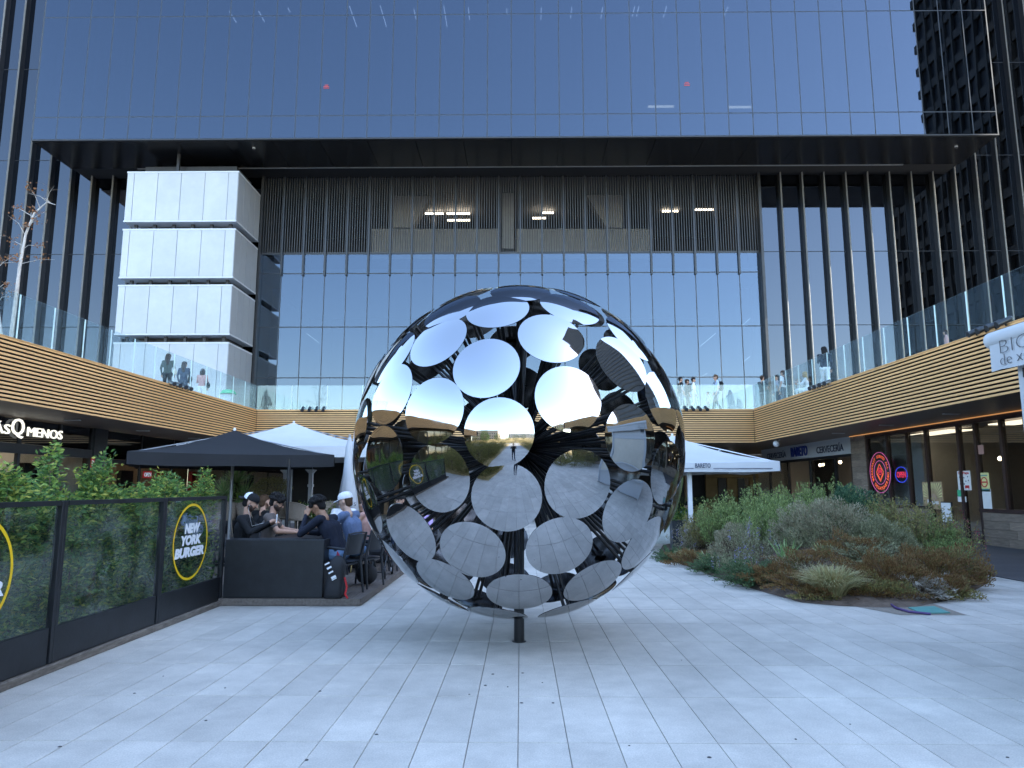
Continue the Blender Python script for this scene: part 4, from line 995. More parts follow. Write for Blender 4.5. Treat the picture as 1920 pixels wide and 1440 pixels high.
for (sx, sy, sh), lb in zip(spots, lab):
    hb = thing('laurel_bush', lb, 'hedge plant', (sx, sy, 0), 'hedge behind the glass fence')
    stems = MB(); P, D = [], []
    for k in range(15):
        bx_, by_ = sx + random.uniform(-.16, .2), sy + random.uniform(-.4, .4)
        hh = sh * random.uniform(0.78, 1.0) + (random.uniform(0.2, 0.42) if k < (0 if sy in (4.8, 8.6) else 3) else 0)
        tx, ty = bx_ + random.uniform(-.14, .14), by_ + random.uniform(-.16, .16)
        pts = [(bx_, by_, 0.05), ((bx_ + tx) / 2 + random.uniform(-.04, .04), (by_ + ty) / 2, hh * 0.5), (tx, ty, hh)]
        stems.tube(pts, [0.011, 0.008, 0.003], 5)
        for z in np.arange(0.12, hh, 0.012):
            f = z / hh; cx, cy_ = bx_ + (tx - bx_) * f, by_ + (ty - by_) * f
            a = random.uniform(0, 2 * math.pi); dn = Vector((math.cos(a), math.sin(a), random.uniform(0.1, 0.9)))
            out = random.uniform(0, 0.17) * (1 if z < sh * 0.92 else 0.4)
            P.append((min(cx + dn.x * out, FX - 0.06), cy_ + dn.y * out, z + dn.z * out * 0.4)); D.append(dn)
    stems.build('stems', M_['twig'], hb)
    P, D = np.array(P), np.array(D); rep = 8
    P = np.repeat(P, rep, 0) + rng.normal(size=(len(P) * rep, 3)) * 0.035; D = np.repeat(D, rep, 0) + rng.normal(size=(len(P), 3)) * 0.5
    P[:, 0] = np.minimum(P[:, 0], FX - 0.05)
    V = leaves(P, D, rng.uniform(0.04, 0.085, len(P)), rng.uniform(0.018, 0.032, len(P)), 0.2, 0.15)
    V[:, :, 0] = np.minimum(V[:, :, 0], FX - 0.012); V -= np.array([sx, sy, 0])
    o = link('foliage', quads_mesh('foliage', V, M_['leaf_laurel']), hb); o['kind'] = 'stuff'
struct('hedge_soil', MB().box(-5.3, FX - 0.07, 2.4, 9.95, 0.002, 0.06), M_['soil'])
pb = MB(); p = onx(358, 985, -4.32)
pb.ball(p, 0.17, 14, sq=(0.3, 1.1, 0.8)); pb.ball(p + Vector((0, 0.2, -0.08)), 0.12, 12, sq=(0.4, 1.1, 0.8)); pb.ball(p + Vector((-0.02, -0.1, 0.07)), 0.11, 12, sq=(0.4, 1, 0.8))
for i, v in enumerate(pb.v):
    q = Vector(v); pb.v[i] = tuple(q + Vector((0, 1, 1)) * 0.02 * math.sin(q.y * 60 + q.z * 43) + Vector((0.012 * math.sin(q.z * 90), 0, 0)))
mat('pale_plastic', (0.34, 0.40, 0.55), 0.35, var=0.2, scale=14)
tag(pb.build('plastic_bag', M_['pale_plastic']), 'crumpled pale blue plastic bag caught in the hedge behind the burger logo', 'bag')

# ------------------------------------------------------------------ parasols
def parasol(name, label, c, half, rot, z_edge, z_top, val, m, mp, pole_r=0.03, group='parasols over the cafe tables', braces=True, z0=0.1, txt=None):
    root = thing(name, label, 'parasol', (c[0], c[1], z0), group)
    Mx = Matrix.Rotation(R(rot), 3, 'Z'); cc = Vector((c[0], c[1], 0))
    hx, hy = half
    cor = [Vector((sx * hx, sy * hy, 0)) for sx, sy in ((-1, -1), (1, -1), (1, 1), (-1, 1))]
    N = 8; vs, fs = [], []
    def surf(k, u, t):      # face k, u along the edge, t from apex to edge
        a, b_ = cor[k], cor[(k + 1) % 4]
        e = a.lerp(b_, u); p = e * t
        z = z_top + (z_edge - z_top) * t - 0.15 * (z_top - z_edge) * math.sin(math.pi * t) * 1.0 - 0.05 * math.sin(math.pi * u) * t * t * (z_top - z_edge)
        p = Mx @ p + cc; p.z = z
        return p
    for k in range(4):
        b0 = len(vs)
        for i in range(N + 1):
            for j in range(N + 1): vs.append(surf(k, j / N, max(i / N, 0.01)))
        for i in range(N):
            for j in range(N):
                a = b0 + i * (N + 1) + j; fs.append((a, a + 1, a + N + 2, a + N + 1))
    cmb = MB().add(vs, fs, 0, True); can = cmb.build('canopy', m, root)
    for k in range(4):
        vm = MB(); q = []
        for j in range(N * 2 + 1):
            p = surf(k, j / (2 * N), 1.0); out = (Mx @ ((cor[k] + cor[(k + 1) % 4]) * 0.5)).normalized()
            u_ = j / (2 * N); ins = 0.015 if 0 < j < 2 * N else 0.0
            q.append((p + out * 0.004, p + out * (0.012 + 0.012 * math.sin(u_ * 17 + k)) - Vector((0, 0, val + 0.012 * math.sin(u_ * 9 + k * 2)))))
        v2 = [x for pr in q for x in pr]
        vm.add(v2, [(2 * j, 2 * j + 1, 2 * j + 3, 2 * j + 2) for j in range(2 * N)], 0, True)
        vm.build('valance', m, can)
    MB().tube([(c[0], c[1], z0 + 0.01), (c[0], c[1], z_top - 0.02)], pole_r, 12).build('pole', mp, root)
    MB().lathe([(0.001, 0.07), (0.035, 0.04), (0.02, 0.0)], (c[0], c[1], z_top - 0.012), 10).build('finial', M_['pole_white'], root)
    hub = z_edge - 0.15
    for k in range(4):
        e = Mx @ (cor[k] * 0.98) + cc; e.z = z_edge - 0.02
        rb = MB().tube([(c[0], c[1], z_top - 0.08), e], 0.013, 6).build('rib', mp, root)
        md = Vector((c[0], c[1], z_top - 0.08)).lerp(e, 0.5)
        MB().tube([(c[0], c[1], hub), md], 0.011, 6).build('strut', mp, rb)
    MB().lathe([(0.30, 0.03), (0.30, 0.0), (0.001, 0.0)][::-1], (c[0], c[1], z0), 16).lathe([(0.3, 0.05), (0.3, 0.0)], (c[0], c[1], z0), 16).lathe([(0.001, 0.05), (0.3, 0.05)], (c[0], c[1], z0), 16).build('base', M_['black_metal'], root)
    return root, can
pc = at(437, 860, 14.2)
parasol('square_parasol', 'black square parasol over the timber deck', (pc.x, pc.y), (1.75, 1.45), 24, 2.22, 2.74, 0.22, M_['awning_black'], M_['pole_grey'])
pc = at(548, 860, 18.3)
parasol('square_parasol', 'grey white square parasol behind the black parasol', (pc.x, pc.y), (2.3, 2.0), 12, 2.58, 3.26, 0.25, M_['awning_white'], M_['pole_grey'], z0=0.385)
pc = at(541, 900, 12.6)
tag(MB().tube([(pc.x, pc.y, 0.1), (pc.x, pc.y, 2.1)], 0.028, 10).lathe([(0.2, 0.0), (0.2, 0.04), (0.02, 0.05)], (pc.x, pc.y, 0.1), 14).build('deck_pole', M_['black_metal']), 'dark standing pole between the two tables of young men', 'pole')
pc = at(1262, 870, 19.0)
rt_, can_ = parasol('square_parasol', 'white square parasol with blue bar name on its valance, right of the sphere', (pc.x, pc.y), (2.05, 2.2), -1.0, 2.21, 2.98, 0.22, M_['awning_white'], M_['pole_white'], z0=0.0)
p = at(1317, 873, 16.78)
text('valance_lettering', 'BARETO', 0.2, M_['navy_letter'], can_, (p.x, 16.735, p.z), '-Y', width=0.36, height=0.105, bold=0.004, ext=0.001)
MB().box(p.x - 0.5, p.x - 0.22, 16.73, 16.735, p.z - 0.075, p.z - 0.06).box(p.x + 0.24, p.x + 1.62, 16.73, 16.735, p.z - 0.075, p.z - 0.06).build('valance_stripe', M_['navy_letter'], can_)
p = at(1293, 912, 17.2)
tag(MB().box(p.x - 0.05, p.x + 0.05, 17.15, 17.25, 0, 2.1, ch=0.008).box(p.x - 0.25, p.x + 0.25, 16.95, 17.45, 0, 0.04).build('frame_post', M_['pole_white']), 'white square post at the front of the bar parasol', 'post')
# white awning frame behind the tables, with its braces
for k, (x, lb) in enumerate(((535, 'white braced awning post left of the potted topiary tree'), (583, 'white braced awning post right of the potted topiary tree'))):
    p = at(x, 900, 22.0); aw = thing('awning_post', lb, 'post', (p.x, 22, .38), 'white awning posts')
    MB().box(p.x - 0.06, p.x + 0.06, 21.94, 22.06, .385, 2.62, ch=0.008).build('post', M_['pole_white'], aw)
    for s in (-1, 1): MB().tube([(p.x, 22, 2.0), (p.x + s * 0.55, 22, 2.58)], 0.035, 6).build('brace', M_['pole_white'], aw)
    MB().box(p.x - 0.08, p.x + 0.08, 21.92, 22.08, 1.62, 1.70).build('collar', M_['pole_white'], aw)
p = at(565, 880, 22)
ag = MB(); ag.add([(p.x - 2.6, 20.6, 2.56), (p.x + 2.6, 20.6, 2.56), (p.x + 2.6, 22.6, 2.78), (p.x - 2.6, 22.6, 2.78)], [(0, 1, 2, 3)])
ag.box(p.x - 2.6, p.x + 2.6, 20.58, 20.62, 2.42, 2.57)
tag(ag.build('fabric_awning', M_['awning_white']), 'low white fabric awning behind the black parasol', 'awning')
# folded white parasol with lettering
p = at(652, 935, 15.5); fp = thing('folded_parasol', 'folded white parasol with grey lettering beside the sphere', 'parasol', (p.x, 15.5, 0.1), 'parasols over the cafe tables')
n_ = 20; pr = [(0.02, 2.72), (0.07, 2.5), (0.10, 1.9), (0.18, 1.35), (0.23, 1.0), (0.16, 0.96)]
vs = []; fs = []
for i, (r, z) in enumerate(pr):
    for k in range(n_):
        a = 2 * math.pi * k / n_; rr = r * (1 + (0.18 if k % 2 else -0.12) * min(1, i / 2)); vs.append((p.x + rr * math.cos(a), 15.5 + rr * math.sin(a), z))
for i in range(len(pr) - 1):
    for k in range(n_):
        fs.append((i * n_ + k, i * n_ + (k + 1) % n_, (i + 1) * n_ + (k + 1) % n_, (i + 1) * n_ + k))
MB().add(vs, fs, 0, True).build('folded_canopy', M_['awning_white'], fp)
MB().tube([(p.x, 15.5, 0.11), (p.x, 15.5, 2.75)], 0.028, 10).build('pole', M_['pole_grey'], fp)
MB().lathe([(0.28, 0), (0.28, 0.06), (0.03, 0.09)], (p.x, 15.5, 0.1), 16).build('base', M_['black_metal'], fp)
q = at(656, 944, 15.24); text('lettering', 'icos', 0.15, M_['cloth_grey'], fp, (q.x, 15.245, q.z), '-Y', width=0.26, height=0.11, ext=0.002)

# ------------------------------------------------------------------ cafe furniture
def make_chair(label):
    t = thing('armchair', label, 'chair', (0, 0, 0), 'dark cafe chairs')
    m = M_['chair_black']                       # local: faces +Y, seat 0.45
    s = MB()
    for i in range(7):
        for j in range(7): s.v.append((-0.225 + 0.45 * i / 6, -0.21 + 0.44 * j / 6, 0.452 - 0.018 * math.sin(math.pi * i / 6) * math.sin(math.pi * j / 6)))
    for i in range(6):
        for j in range(6): s.f.append((i * 7 + j, (i + 1) * 7 + j, (i + 1) * 7 + j + 1, i * 7 + j + 1)); s.m.append(0); s.sm.append(True)
    s.box(-0.225, 0.225, -0.21, 0.23, 0.405, 0.43, ch=0.008); s.build('seat', m, t)
    b = MB(); N = 8
    for f_ in (0, 1):
        k0 = len(b.v)
        for i in range(N + 1):
            u = i / N
            for z, yb_ in ((0.56, -0.235), (0.72, -0.265), (0.85, -0.30)):
                b.v.append((-0.215 + 0.43 * u, yb_ - 0.05 * math.sin(math.pi * u) + (0.018 if f_ else 0), z - (0.015 * abs(u - .5) * 2 if z > .8 else 0)))
        for i in range(N):
            for j in range(2):
                q = (k0 + i * 3 + j, k0 + (i + 1) * 3 + j, k0 + (i + 1) * 3 + j + 1, k0 + i * 3 + j + 1); b.f.append(q if not f_ else q[::-1]); b.m.append(0); b.sm.append(True)
    b.tube([(-0.215, -0.29, 0.85), (-0.1, -0.335, 0.865), (0.1, -0.335, 0.865), (0.215, -0.29, 0.85)], 0.012, 6)
    b.build('backrest', m, t)
    for sx in (-1, 1):
        MB().tube([(sx * 0.235, -0.31, 0.86), (sx * 0.235, -0.22, 0.46), (sx * 0.25, -0.27, 0.0)], [0.016, 0.022, 0.016], 6).build('leg', m, t)
        MB().tube([(sx * 0.25, 0.20, 0.66), (sx * 0.24, 0.19, 0.44), (sx * 0.25, 0.23, 0.0)], [0.016, 0.021, 0.016], 6).build('leg', m, t)
        MB().tube([(sx * 0.25, 0.22, 0.655), (sx * 0.262, 0.0, 0.668), (sx * 0.238, -0.25, 0.645)], 0.019, 6).build('armrest', m, t)
    return t
ch0 = make_chair('dark plastic armchair under the young man in the navy jumper')
def place(root, x, y, z, rz, label=None):
    root.location = (x, y, z); root.rotation_euler = (0, 0, R(rz))
    if label: root['label'] = label
    return root
HEAD1 = 72      # heading of the two near chairs (faces -X, a little away)
place(ch0, -2.62, 10.42, 0.1, HEAD1)
for (x, y, rz, lb) in ((-2.47, 11.2, HEAD1, 'dark plastic armchair under the young man in the white cap'), (-4.3, 10.86, -80, 'dark plastic armchair under the young man in the backwards cap'), (-4.15, 11.52, -80, 'dark plastic armchair under the curly haired man in glasses'),
                       (-3.25, 12.9, 175, 'empty dark armchair facing away behind the planter'), (-4.75, 13.4, -40, 'dark armchair behind the end of the hedge'), (-2.55, 13.4, 100, 'dark armchair beside the pushchair')):
    place(copy_tree(ch0), x, y, 0.1, rz, lb)
def table(label, c, wx, wy, z0=0.1):
    t = thing('cafe_table', label, 'table', (c[0], c[1], z0), 'cafe tables')
    MB().box(c[0] - wx / 2, c[0] + wx / 2, c[1] - wy / 2, c[1] + wy / 2, z0 + 0.72, z0 + 0.75, ch=0.006).build('tabletop', M_['table_black'], t)
    MB().tube([(c[0], c[1], z0 + 0.03), (c[0], c[1], z0 + 0.72)], 0.03, 10).build('column', M_['black_metal'], t)
    for a in range(4):
        d = Vector((math.cos(R(45 + 90 * a)), math.sin(R(45 + 90 * a)), 0)) * 0.3
        MB().tube([(c[0], c[1], z0 + 0.05), (c[0] + d.x, c[1] + d.y, z0 + 0.012)], [0.02, 0.012], 6).build('foot', M_['black_metal'], t)
    return t
table('black table between the four young men, behind the planter', (-3.42, 10.98), 0.72, 1.35)
table('black table with glasses behind the four young men', (-3.4, 13.9), 1.5, 0.75)
table('black table beside the pushchair', (-2.75, 14.6), 0.7, 0.7)
ft = thing('brass_leg_stool', 'small stool with bent brass legs under the rear table', 'stool', (-3.0, 13.2, 0.1))
MB().lathe([(0.001, 0.46), (0.2, 0.46), (0.2, 0.43), (0.001, 0.43)], (-3.0, 13.2, 0.1), 18).build('seat', M_['table_black'], ft)
for a in range(3):
    d = Vector((math.cos(R(120 * a + 20)), math.sin(R(120 * a + 20)), 0))
    MB().tube([Vector((-3.0, 13.2, 0.53)) + d * 0.02, Vector((-3.0, 13.2, 0.5)) + d * 0.12, Vector((-3.0, 13.2, 0.1)) + d * 0.22], 0.013, 6).build('leg', M_['brass'], ft)
for k, (dx, lb) in enumerate(((-0.35, 'left'), (-0.22, 'second left'), (0.32, 'right'), (0.5, 'rightmost'))):
    g_ = MB().lathe([(0.03, 0.0), (0.036, 0.13), (0.032, 0.128), (0.027, 0.006), (0.001, 0.006)], (-3.4 + dx, 13.85 + 0.05 * (k % 2), 0.851), 12)
    tag(g_.build('drinking_glass', M_['rail_glass']), '%s clear drinking glass on the rear black table' % lb, 'glass', 'glasses on the rear table')
# wicker chairs further back
def wicker():
    t = thing('wicker_chair', 'x', 'chair', (0, 0, 0), 'round wicker chairs behind the deck')
    MB().lathe([(0.001, 0.44), (0.24, 0.44), (0.25, 0.40), (0.001, 0.40)], (0, 0.02, 0), 18).build('seat', M_['wicker'], t)
    b = MB(); N = 14
    for i in range(N + 1):
        a = R(200 + 140 * i / N - 0); ang = R(-200 + 220 * i / N)
        for k, z in enumerate((0.44, 0.62, 0.80)):
            zz = z if k < 2 else 0.66 + 0.2 * math.sin(math.pi * i / N)
            r = 0.25 + 0.05 * k; b.v.append((r * math.cos(ang), r * math.sin(ang) , zz))
    for i in range(N):
        for k in range(2): b.f.append((i * 3 + k, (i + 1) * 3 + k, (i + 1) * 3 + k + 1, i * 3 + k + 1)); b.m.append(0); b.sm.append(True)
    rimp = [(0.35 * math.cos(R(-200 + 220 * i / N)), 0.35 * math.sin(R(-200 + 220 * i / N)), 0.66 + 0.2 * math.sin(math.pi * i / N)) for i in range(N + 1)]
    b.build('backrest', M_['wicker'], t); MB().tube(rimp, 0.016, 6).build('rim', M_['wicker'], t)
    for a in (45, 135, 225, 315): MB().tube([(0.2 * math.cos(R(a)), 0.2 * math.sin(R(a)), 0.41), (0.25 * math.cos(R(a)), 0.25 * math.sin(R(a)), 0)], 0.014, 6).build('leg', M_['wicker'], t)
    return t
w0 = wicker()
for k, (x, Y, rz, lb) in enumerate(((420, 18.2, 30, 'round wicker chair behind the hedge end'), (465, 18.3, 20, 'round wicker chair behind the man in the backwards cap'), (497, 18.2, 150, 'round wicker chair behind the man in glasses'), (524, 18.6, 10, 'round wicker chair left of the dark pole'), (555, 18.2, -20, 'round wicker chair just right of the dark pole'), (625, 18.6, 200, 'round wicker chair behind the man in the white cap'))):
    p = at(x, 1000, Y); place(w0 if k == 0 else copy_tree(w0), p.x, Y, 0.38, rz, lb)
# backpack, dark bag, pushchair
bp_ = thing('backpack', 'black backpack with white print and red strap standing against the planter', 'backpack', (-2.58, 10.06, 0.1))
b = MB(); N, S_ = 10, 16
for i in range(N + 1):
    t = i / N; z = 0.1 + 0.56 * t; wv = 0.155 * (1 - 0.05 * t) * (1 if t < .75 else math.cos((t - .75) / .25 * 1.25)); dv = 0.11 * (1 if t < .6 else math.cos((t - .6) / .4 * 1.2)) * (0.9 + 0.1 * math.sin(t * 9))
    for k in range(S_):
        a = 2 * math.pi * k / S_; ca, sa = math.cos(a), math.sin(a); e = 0.55
        b.v.append((-2.58 + math.copysign(abs(ca) ** e, ca) * wv * 0.8 + 0.05 * t, 10.06 + math.copysign(abs(sa) ** e, sa) * dv - 0.01, z + 0.003))
for i in range(N):
    for k in range(S_): b.f.append((i * S_ + k, i * S_ + (k + 1) % S_, (i + 1) * S_ + (k + 1) % S_, (i + 1) * S_ + k)); b.m.append(0); b.sm.append(True)
b.f.append(tuple(range(N * S_, N * S_ + S_))); b.m.append(0); b.sm.append(True); b.f.append(tuple(reversed(range(S_)))); b.m.append(0); b.sm.append(False)
mat('bag_black', (0.012, 0.012, 0.014), 0.7, var=0.25, scale=12, bump=0.4, bscale=14)
b.build('bag', M_['bag_black'], bp_)
for (dx, dz, hh) in ((-0.075, 0.47, 0.02), (-0.045, 0.415, 0.026), (-0.02, 0.355, 0.022), (0.02, 0.29, 0.034), (0.03, 0.265, 0.012)):
    Mk = Matrix.Translation((-2.575 + dx, 9.93, 0.1 + dz)) @ Matrix.Rotation(R(-28), 4, 'Y')
    MB().box(-0.034, 0.034, -0.004, 0.004, -hh / 2, hh / 2, M=Mk).build('white_print', M_['white_paint'], bp_)
MB().tube([(-2.42, 10.0, 0.38), (-2.38, 9.98, 0.25), (-2.40, 9.97, 0.16), (-2.36, 9.96, 0.108)], 0.014, 6).build('red_strap', M_['red_paint'], bp_)
MB().tube([(-2.56, 10.1, 0.655), (-2.55, 10.07, 0.72), (-2.53, 10.1, 0.655)], 0.010, 6).build('grab_loop', M_['red_paint'], bp_)
sb = MB().ball((-2.42, 11.42, 0.26), 0.19, 14, sq=(0.9, 0.7, 0.85))
sb.tube([(-2.52, 11.42, 0.4), (-2.45, 11.42, 0.55), (-2.36, 11.42, 0.4)], 0.012, 6)
tag(sb.build('shoulder_bag', M_['bag_black']), 'slumped black bag on the deck under the white-capped man', 'bag')
ps = thing('pushchair', 'black pushchair with small spoked wheels at the deck edge', 'pushchair', (-2.45, 12.4, 0.1))
for (x, y, r) in ((-2.26, 12.06, 0.105), (-2.55, 12.12, 0.105), (-2.26, 12.75, 0.13), (-2.6, 12.8, 0.13)):
    Mw = Matrix.Rotation(R(90), 3, 'Y') @ Matrix.Identity(3); Mw = Matrix.Rotation(R(15), 3, 'Z') @ Mw
    wh = MB().lathe([(r * 0.82, -0.018), (r, -0.015), (r, 0.015), (r * 0.82, 0.018), (r * 0.82, -0.018)], (x, y, 0.1 + r), 22, M=Mw).build('wheel', M_['black_metal'], ps)
    MB().lathe([(r * 0.74, -0.012), (r * 0.81, -0.014), (r * 0.81, 0.014), (r * 0.74, 0.012), (r * 0.74, -0.012)], (x, y, 0.1 + r), 22, M=Mw).build('rim', M_['steel_post'], wh)
    sp_ = MB()
    for k in range(5): sp_.tube([Vector((x, y, 0.1 + r)), Vector((x, y, 0.1 + r)) + Mw @ (Vector((math.cos(k * 1.2566), math.sin(k * 1.2566), 0)) * r * 0.78)], 0.006, 5)
    sp_.build('spokes', M_['black_metal'], wh)
fr = MB()
for x in (-2.28, -2.55):
    fr.tube([(x, 12.06, 0.21), (x, 12.4, 0.5), (x, 12.9, 1.0)], 0.014, 6); fr.tube([(x, 12.75, 0.23), (x, 12.4, 0.5)], 0.014, 6)
fr.tube([(-2.28, 12.9, 1.0), (-2.55, 12.9, 1.0)], 0.016, 6); fr.tube([(-2.26, 12.06, 0.21), (-2.55, 12.12, 0.21)], 0.01, 6)
fr.build('frame', M_['black_metal'], ps)
MB().box(-2.54, -2.29, 12.2, 12.62, 0.46, 0.56, ch=0.03).box(-2.54, -2.29, 12.6, 12.68, 0.5, 0.98, ch=0.03).build('seat', M_['cloth_black'], ps)
hd = MB().ball((-2.415, 12.56, 0.9), 0.2, 14, sq=(0.75, 1.1, 0.75)); hd.build('hood', M_['cloth_green'], ps)

# ================================================================== KIOSK at the right edge
KX, KY0, KY1 = 4.72, 3.6, 6.72
kk = thing('ice_cream_kiosk', 'white ice cream kiosk with lettered awning at the right edge', 'kiosk', (6.0, 5.2, 0))
MB().box(KX + 0.06, 7.4, KY0, KY1 - 0.05, 0.05, 3.02).build('cabin', M_['white_trim'], kk)
for y in (KY0, KY1 - 0.14): MB().box(KX, KX + 0.14, y, y + 0.14, 0.002, 2.98, ch=0.012).build('corner_post', M_['white_trim'], kk)
MB().box(KX + 0.02, KX + 0.10, KY0 + 0.16, KY1 - 0.16, 2.30, 2.40, ch=0.006).build('window_head', M_['white_trim'], kk)
mat('warm_shutter', (0.66, 0.61, 0.52), 0.5, var=0.06, scale=3)
for i in range(30): MB().box(KX + 0.035, KX + 0.055, KY0 + 0.2, KY1 - 0.20, 0.9 + i * 0.0465, 0.9 + i * 0.0465 + 0.043).build('shutter_slat', M_['warm_shutter'], kk)
for i in range(12): MB().box(5.0 + 0.2 * i, 5.195 + 0.2 * i, KY1 - 0.048, KY1 - 0.02, 0.08, 2.95).build('wall_board', M_['white_trim'], kk)
MB().box(KX - 0.02, KX + 0.058, KY0, KY1, 0.84, 0.895, ch=0.006).build('counter', M_['white_trim'], kk)
rl = [(KX - 0.03, KY0 - 0.2, 3.04), (KX - 0.03, KY1 + 0.27, 3.04)]
MB().tube(rl, 0.085, 14).build('awning_roller', M_['awning_white'], kk)
vv = MB(); N = 24
for j in range(N + 1):
    y = KY0 - 0.2 + (KY1 + 0.42 - KY0) * j / N
    vv.v += [(KX - 0.09, y, 3.02), (KX - 0.10 + 0.008 * math.sin(j * 1.1), y, 2.72 + 0.006 * math.sin(j * 1.7))]
for j in range(N): vv.f.append((2 * j, 2 * j + 2, 2 * j + 3, 2 * j + 1)); vv.m.append(0); vv.sm.append(True)
vv.build('valance', M_['awning_white'], kk)
text('valance_lettering', 'BICO', 0.2, M_['letter_grey'], kk, (KX - 0.112, 6.79, 2.935), '-X', height=0.125, width=0.62, align='LEFT', ext=0.002, bold=-0.006)
text('valance_lettering', 'de xeado', 0.12, M_['letter_grey'], kk, (KX - 0.112, 6.785, 2.81), '-X', height=0.10, width=0.66, align='LEFT', ext=0.002, bold=-0.003)
MB().box(KX - 0.02, KX - 0.004, 6.28, 6.62, 2.62, 2.71).build('name_plate', M_['black_metal'], kk)
MB().tube([(KX + 0.3, KY0, 3.1), (KX + 0.3, KY1, 3.1)], 0.07, 10).build('roof_edge', M_['white_trim'], kk)

# ================================================================== spotlights clamped to the terrace fascia
def spot(p, aim, label):
    t = thing('fascia_spotlight', label, 'spotlight', p, 'spotlights on the terrace fascia')
    p = Vector(p); a = Vector(aim).normalized()
    MB().tube([p - a * 0.16, p + a * 0.10, p + a * 0.17], [0.062, 0.062, 0.078], 12).build('lamp_body', M_['frame_metal'], t)
    MB().tube([p - a * 0.19, p - a * 0.16], [0.04, 0.062], 12).build('rear_cap', M_['black_metal'], t)
    MB().tube([p, p + Vector((0, 0, -0.12)) - a * 0.05], 0.018, 6).build('bracket', M_['black_metal'], t)
    return t
ordn = ['leftmost', 'second from left', 'third from left', 'rightmost']
for (nm, ps_, aim) in (('of four spotlights on the left terrace edge below the three women', [(LX + 0.06, 23.9 + 0.42 * k, T1 + 0.06) for k in range(4)], (0.8, -0.5, -0.35)),
                       ('of four spotlights on the rear terrace edge above the grey parasol', [(at(568 + 13 * k, 770, BY).x, BY - 0.06, T1 + 0.05) for k in range(4)], (0.15, -0.9, -0.5)),
                       ('of four spotlights on the rear terrace edge right of the sphere', [(at(1285 + 13 * k, 770, BY).x, BY - 0.06, T1 + 0.05) for k in range(4)], (0.1, -0.9, -0.5)),
                       ('of four fascia spotlights below the woman in white trousers', [(RX - 0.06, 25.3 - 0.42 * k, T1 + 0.06) for k in range(4)], (-0.8, -0.5, -0.35)),
                       ('of four spotlights on the right terrace edge above the kiosk awning', [(RX - 0.06, 16.1 - 0.33 * k, T1 + 0.06) for k in range(4)], (-0.85, 0.1, -0.4))):
    for k, p in enumerate(ps_): spot(p, aim, ordn[k] + ' ' + nm)
p = onx(1456, 832, RX + 0.25); fl = thing('flood_light', 'white round flood light under the right terrace soffit', 'light', p)
MB().lathe([(0.001, -0.10), (0.12, -0.08), (0.14, 0.02), (0.10, 0.10), (0.001, 0.11)], p, 14, M=Matrix.Rotation(R(60), 3, 'X')).build('lamp_head', M_['white_trim'], fl)
MB().tube([p, (p.x + 0.15, p.y, T0 + 0.01)], 0.025, 6).build('arm', M_['white_trim'], fl)
# green bin on the terrace
p = at(428, 735, 33.6); gb = thing('green_lid_bin', 'grey litter bin with green lid on the terrace', 'bin', (p.x, 33.6, T1))
MB().lathe([(0.001, 0), (0.26, 0), (0.3, 0.95), (0.001, 0.95)], (p.x, 33.6, T1), 16).build('body', M_['sign_grey'], gb)
MB().lathe([(0.36, 0.95), (0.37, 1.0), (0.25, 1.14), (0.001, 1.18)], (p.x, 33.6, T1), 16).build('lid', M_['green_bin'], gb)
p = at(1648, 668, 33.0)
tag(MB().box(15.6, 17.6, 28, 28.8, T1 - 0.02, T1 + 0.95, ch=0.03).build('white_planter_block', M_['white_panel']), 'low white block on the right terrace behind the glass', 'planter')
# ================================================================== PLANTING BED on the right
edge = [onz(x, y) for x, y in ((1243, 1022), (1262, 1052), (1335, 1080), (1422, 1108), (1500, 1130), (1568, 1136), (1645, 1139), (1715, 1139), (1800, 1122), (1852, 1094))] + [Vector(v) for v in ((8.9, 14.0, 0), (9.0, 16.5, 0), (8.6, 18.5, 0), (6.5, 19.4, 0), (4.4, 19.2, 0), (3.4, 18.0, 0))]
cen = Vector((6.1, 14.6, 0)); k_ = len(edge); NR = 8
def soil_z(s): return 0.012 + 0.62 * (1 - s * s) ** 1.15 if s < 1 else 0.006
sm = MB(); vs = [cen + Vector((0, 0, soil_z(0)))]
for r in range(1, NR + 1):
    s = r / NR
    for e in edge:
        p = cen + (Vector((e.x, e.y, 0)) - cen) * s; vs.append((p.x + random.uniform(-.03, .03) * s, p.y + random.uniform(-.03, .03) * s, soil_z(s) + (random.uniform(-.02, .02) if r < NR else 0)))
fs = [(0, 1 + i, 1 + (i + 1) % k_) for i in range(k_)]
for r in range(NR - 1): fs += [(1 + r * k_ + i, 1 + (r + 1) * k_ + i, 1 + (r + 1) * k_ + (i + 1) % k_, 1 + r * k_ + (i + 1) % k_) for i in range(k_)]
sm.add(vs, fs, 0, True)
struct('planting_bed', sm, M_['soil'], 'structure')
def bed_z(x, y):
    d = Vector((x - cen.x, y - cen.y, 0)); best = 9
    for i in range(k_):
        a, b_ = edge[i] - cen, edge[(i + 1) % k_] - cen
        det = a.x * b_.y - a.y * b_.x
        u, v = (d.x * b_.y - d.y * b_.x) / det, (a.x * d.y - a.y * d.x) / det
        if u >= -1e-6 and v >= -1e-6: best = u + v
    return soil_z(min(best, 1))
g_ = [onz(x, y, 0.004) for x, y in ((1605, 1137), (1690, 1153), (1812, 1153), (1745, 1130))]
struct('gravel_strip', MB().add(g_, [(0, 1, 2, 3)]), M_['gravel'])
g_ = [onz(x, y, 0.006) for x, y in ((1703, 1140), (1752, 1138), (1782, 1150), (1728, 1151))]
cv = MB().add([v for v in g_] + [v + Vector((0, 0, 0.012)) for v in g_], [(4, 5, 6, 7), (0, 1, 5, 4), (1, 2, 6, 5), (2, 3, 7, 6), (3, 0, 4, 7)])
tag(cv.build('valve_cover', M_['teal_cover']), 'flat green utility cover in the gravel beside the planting bed', 'cover')
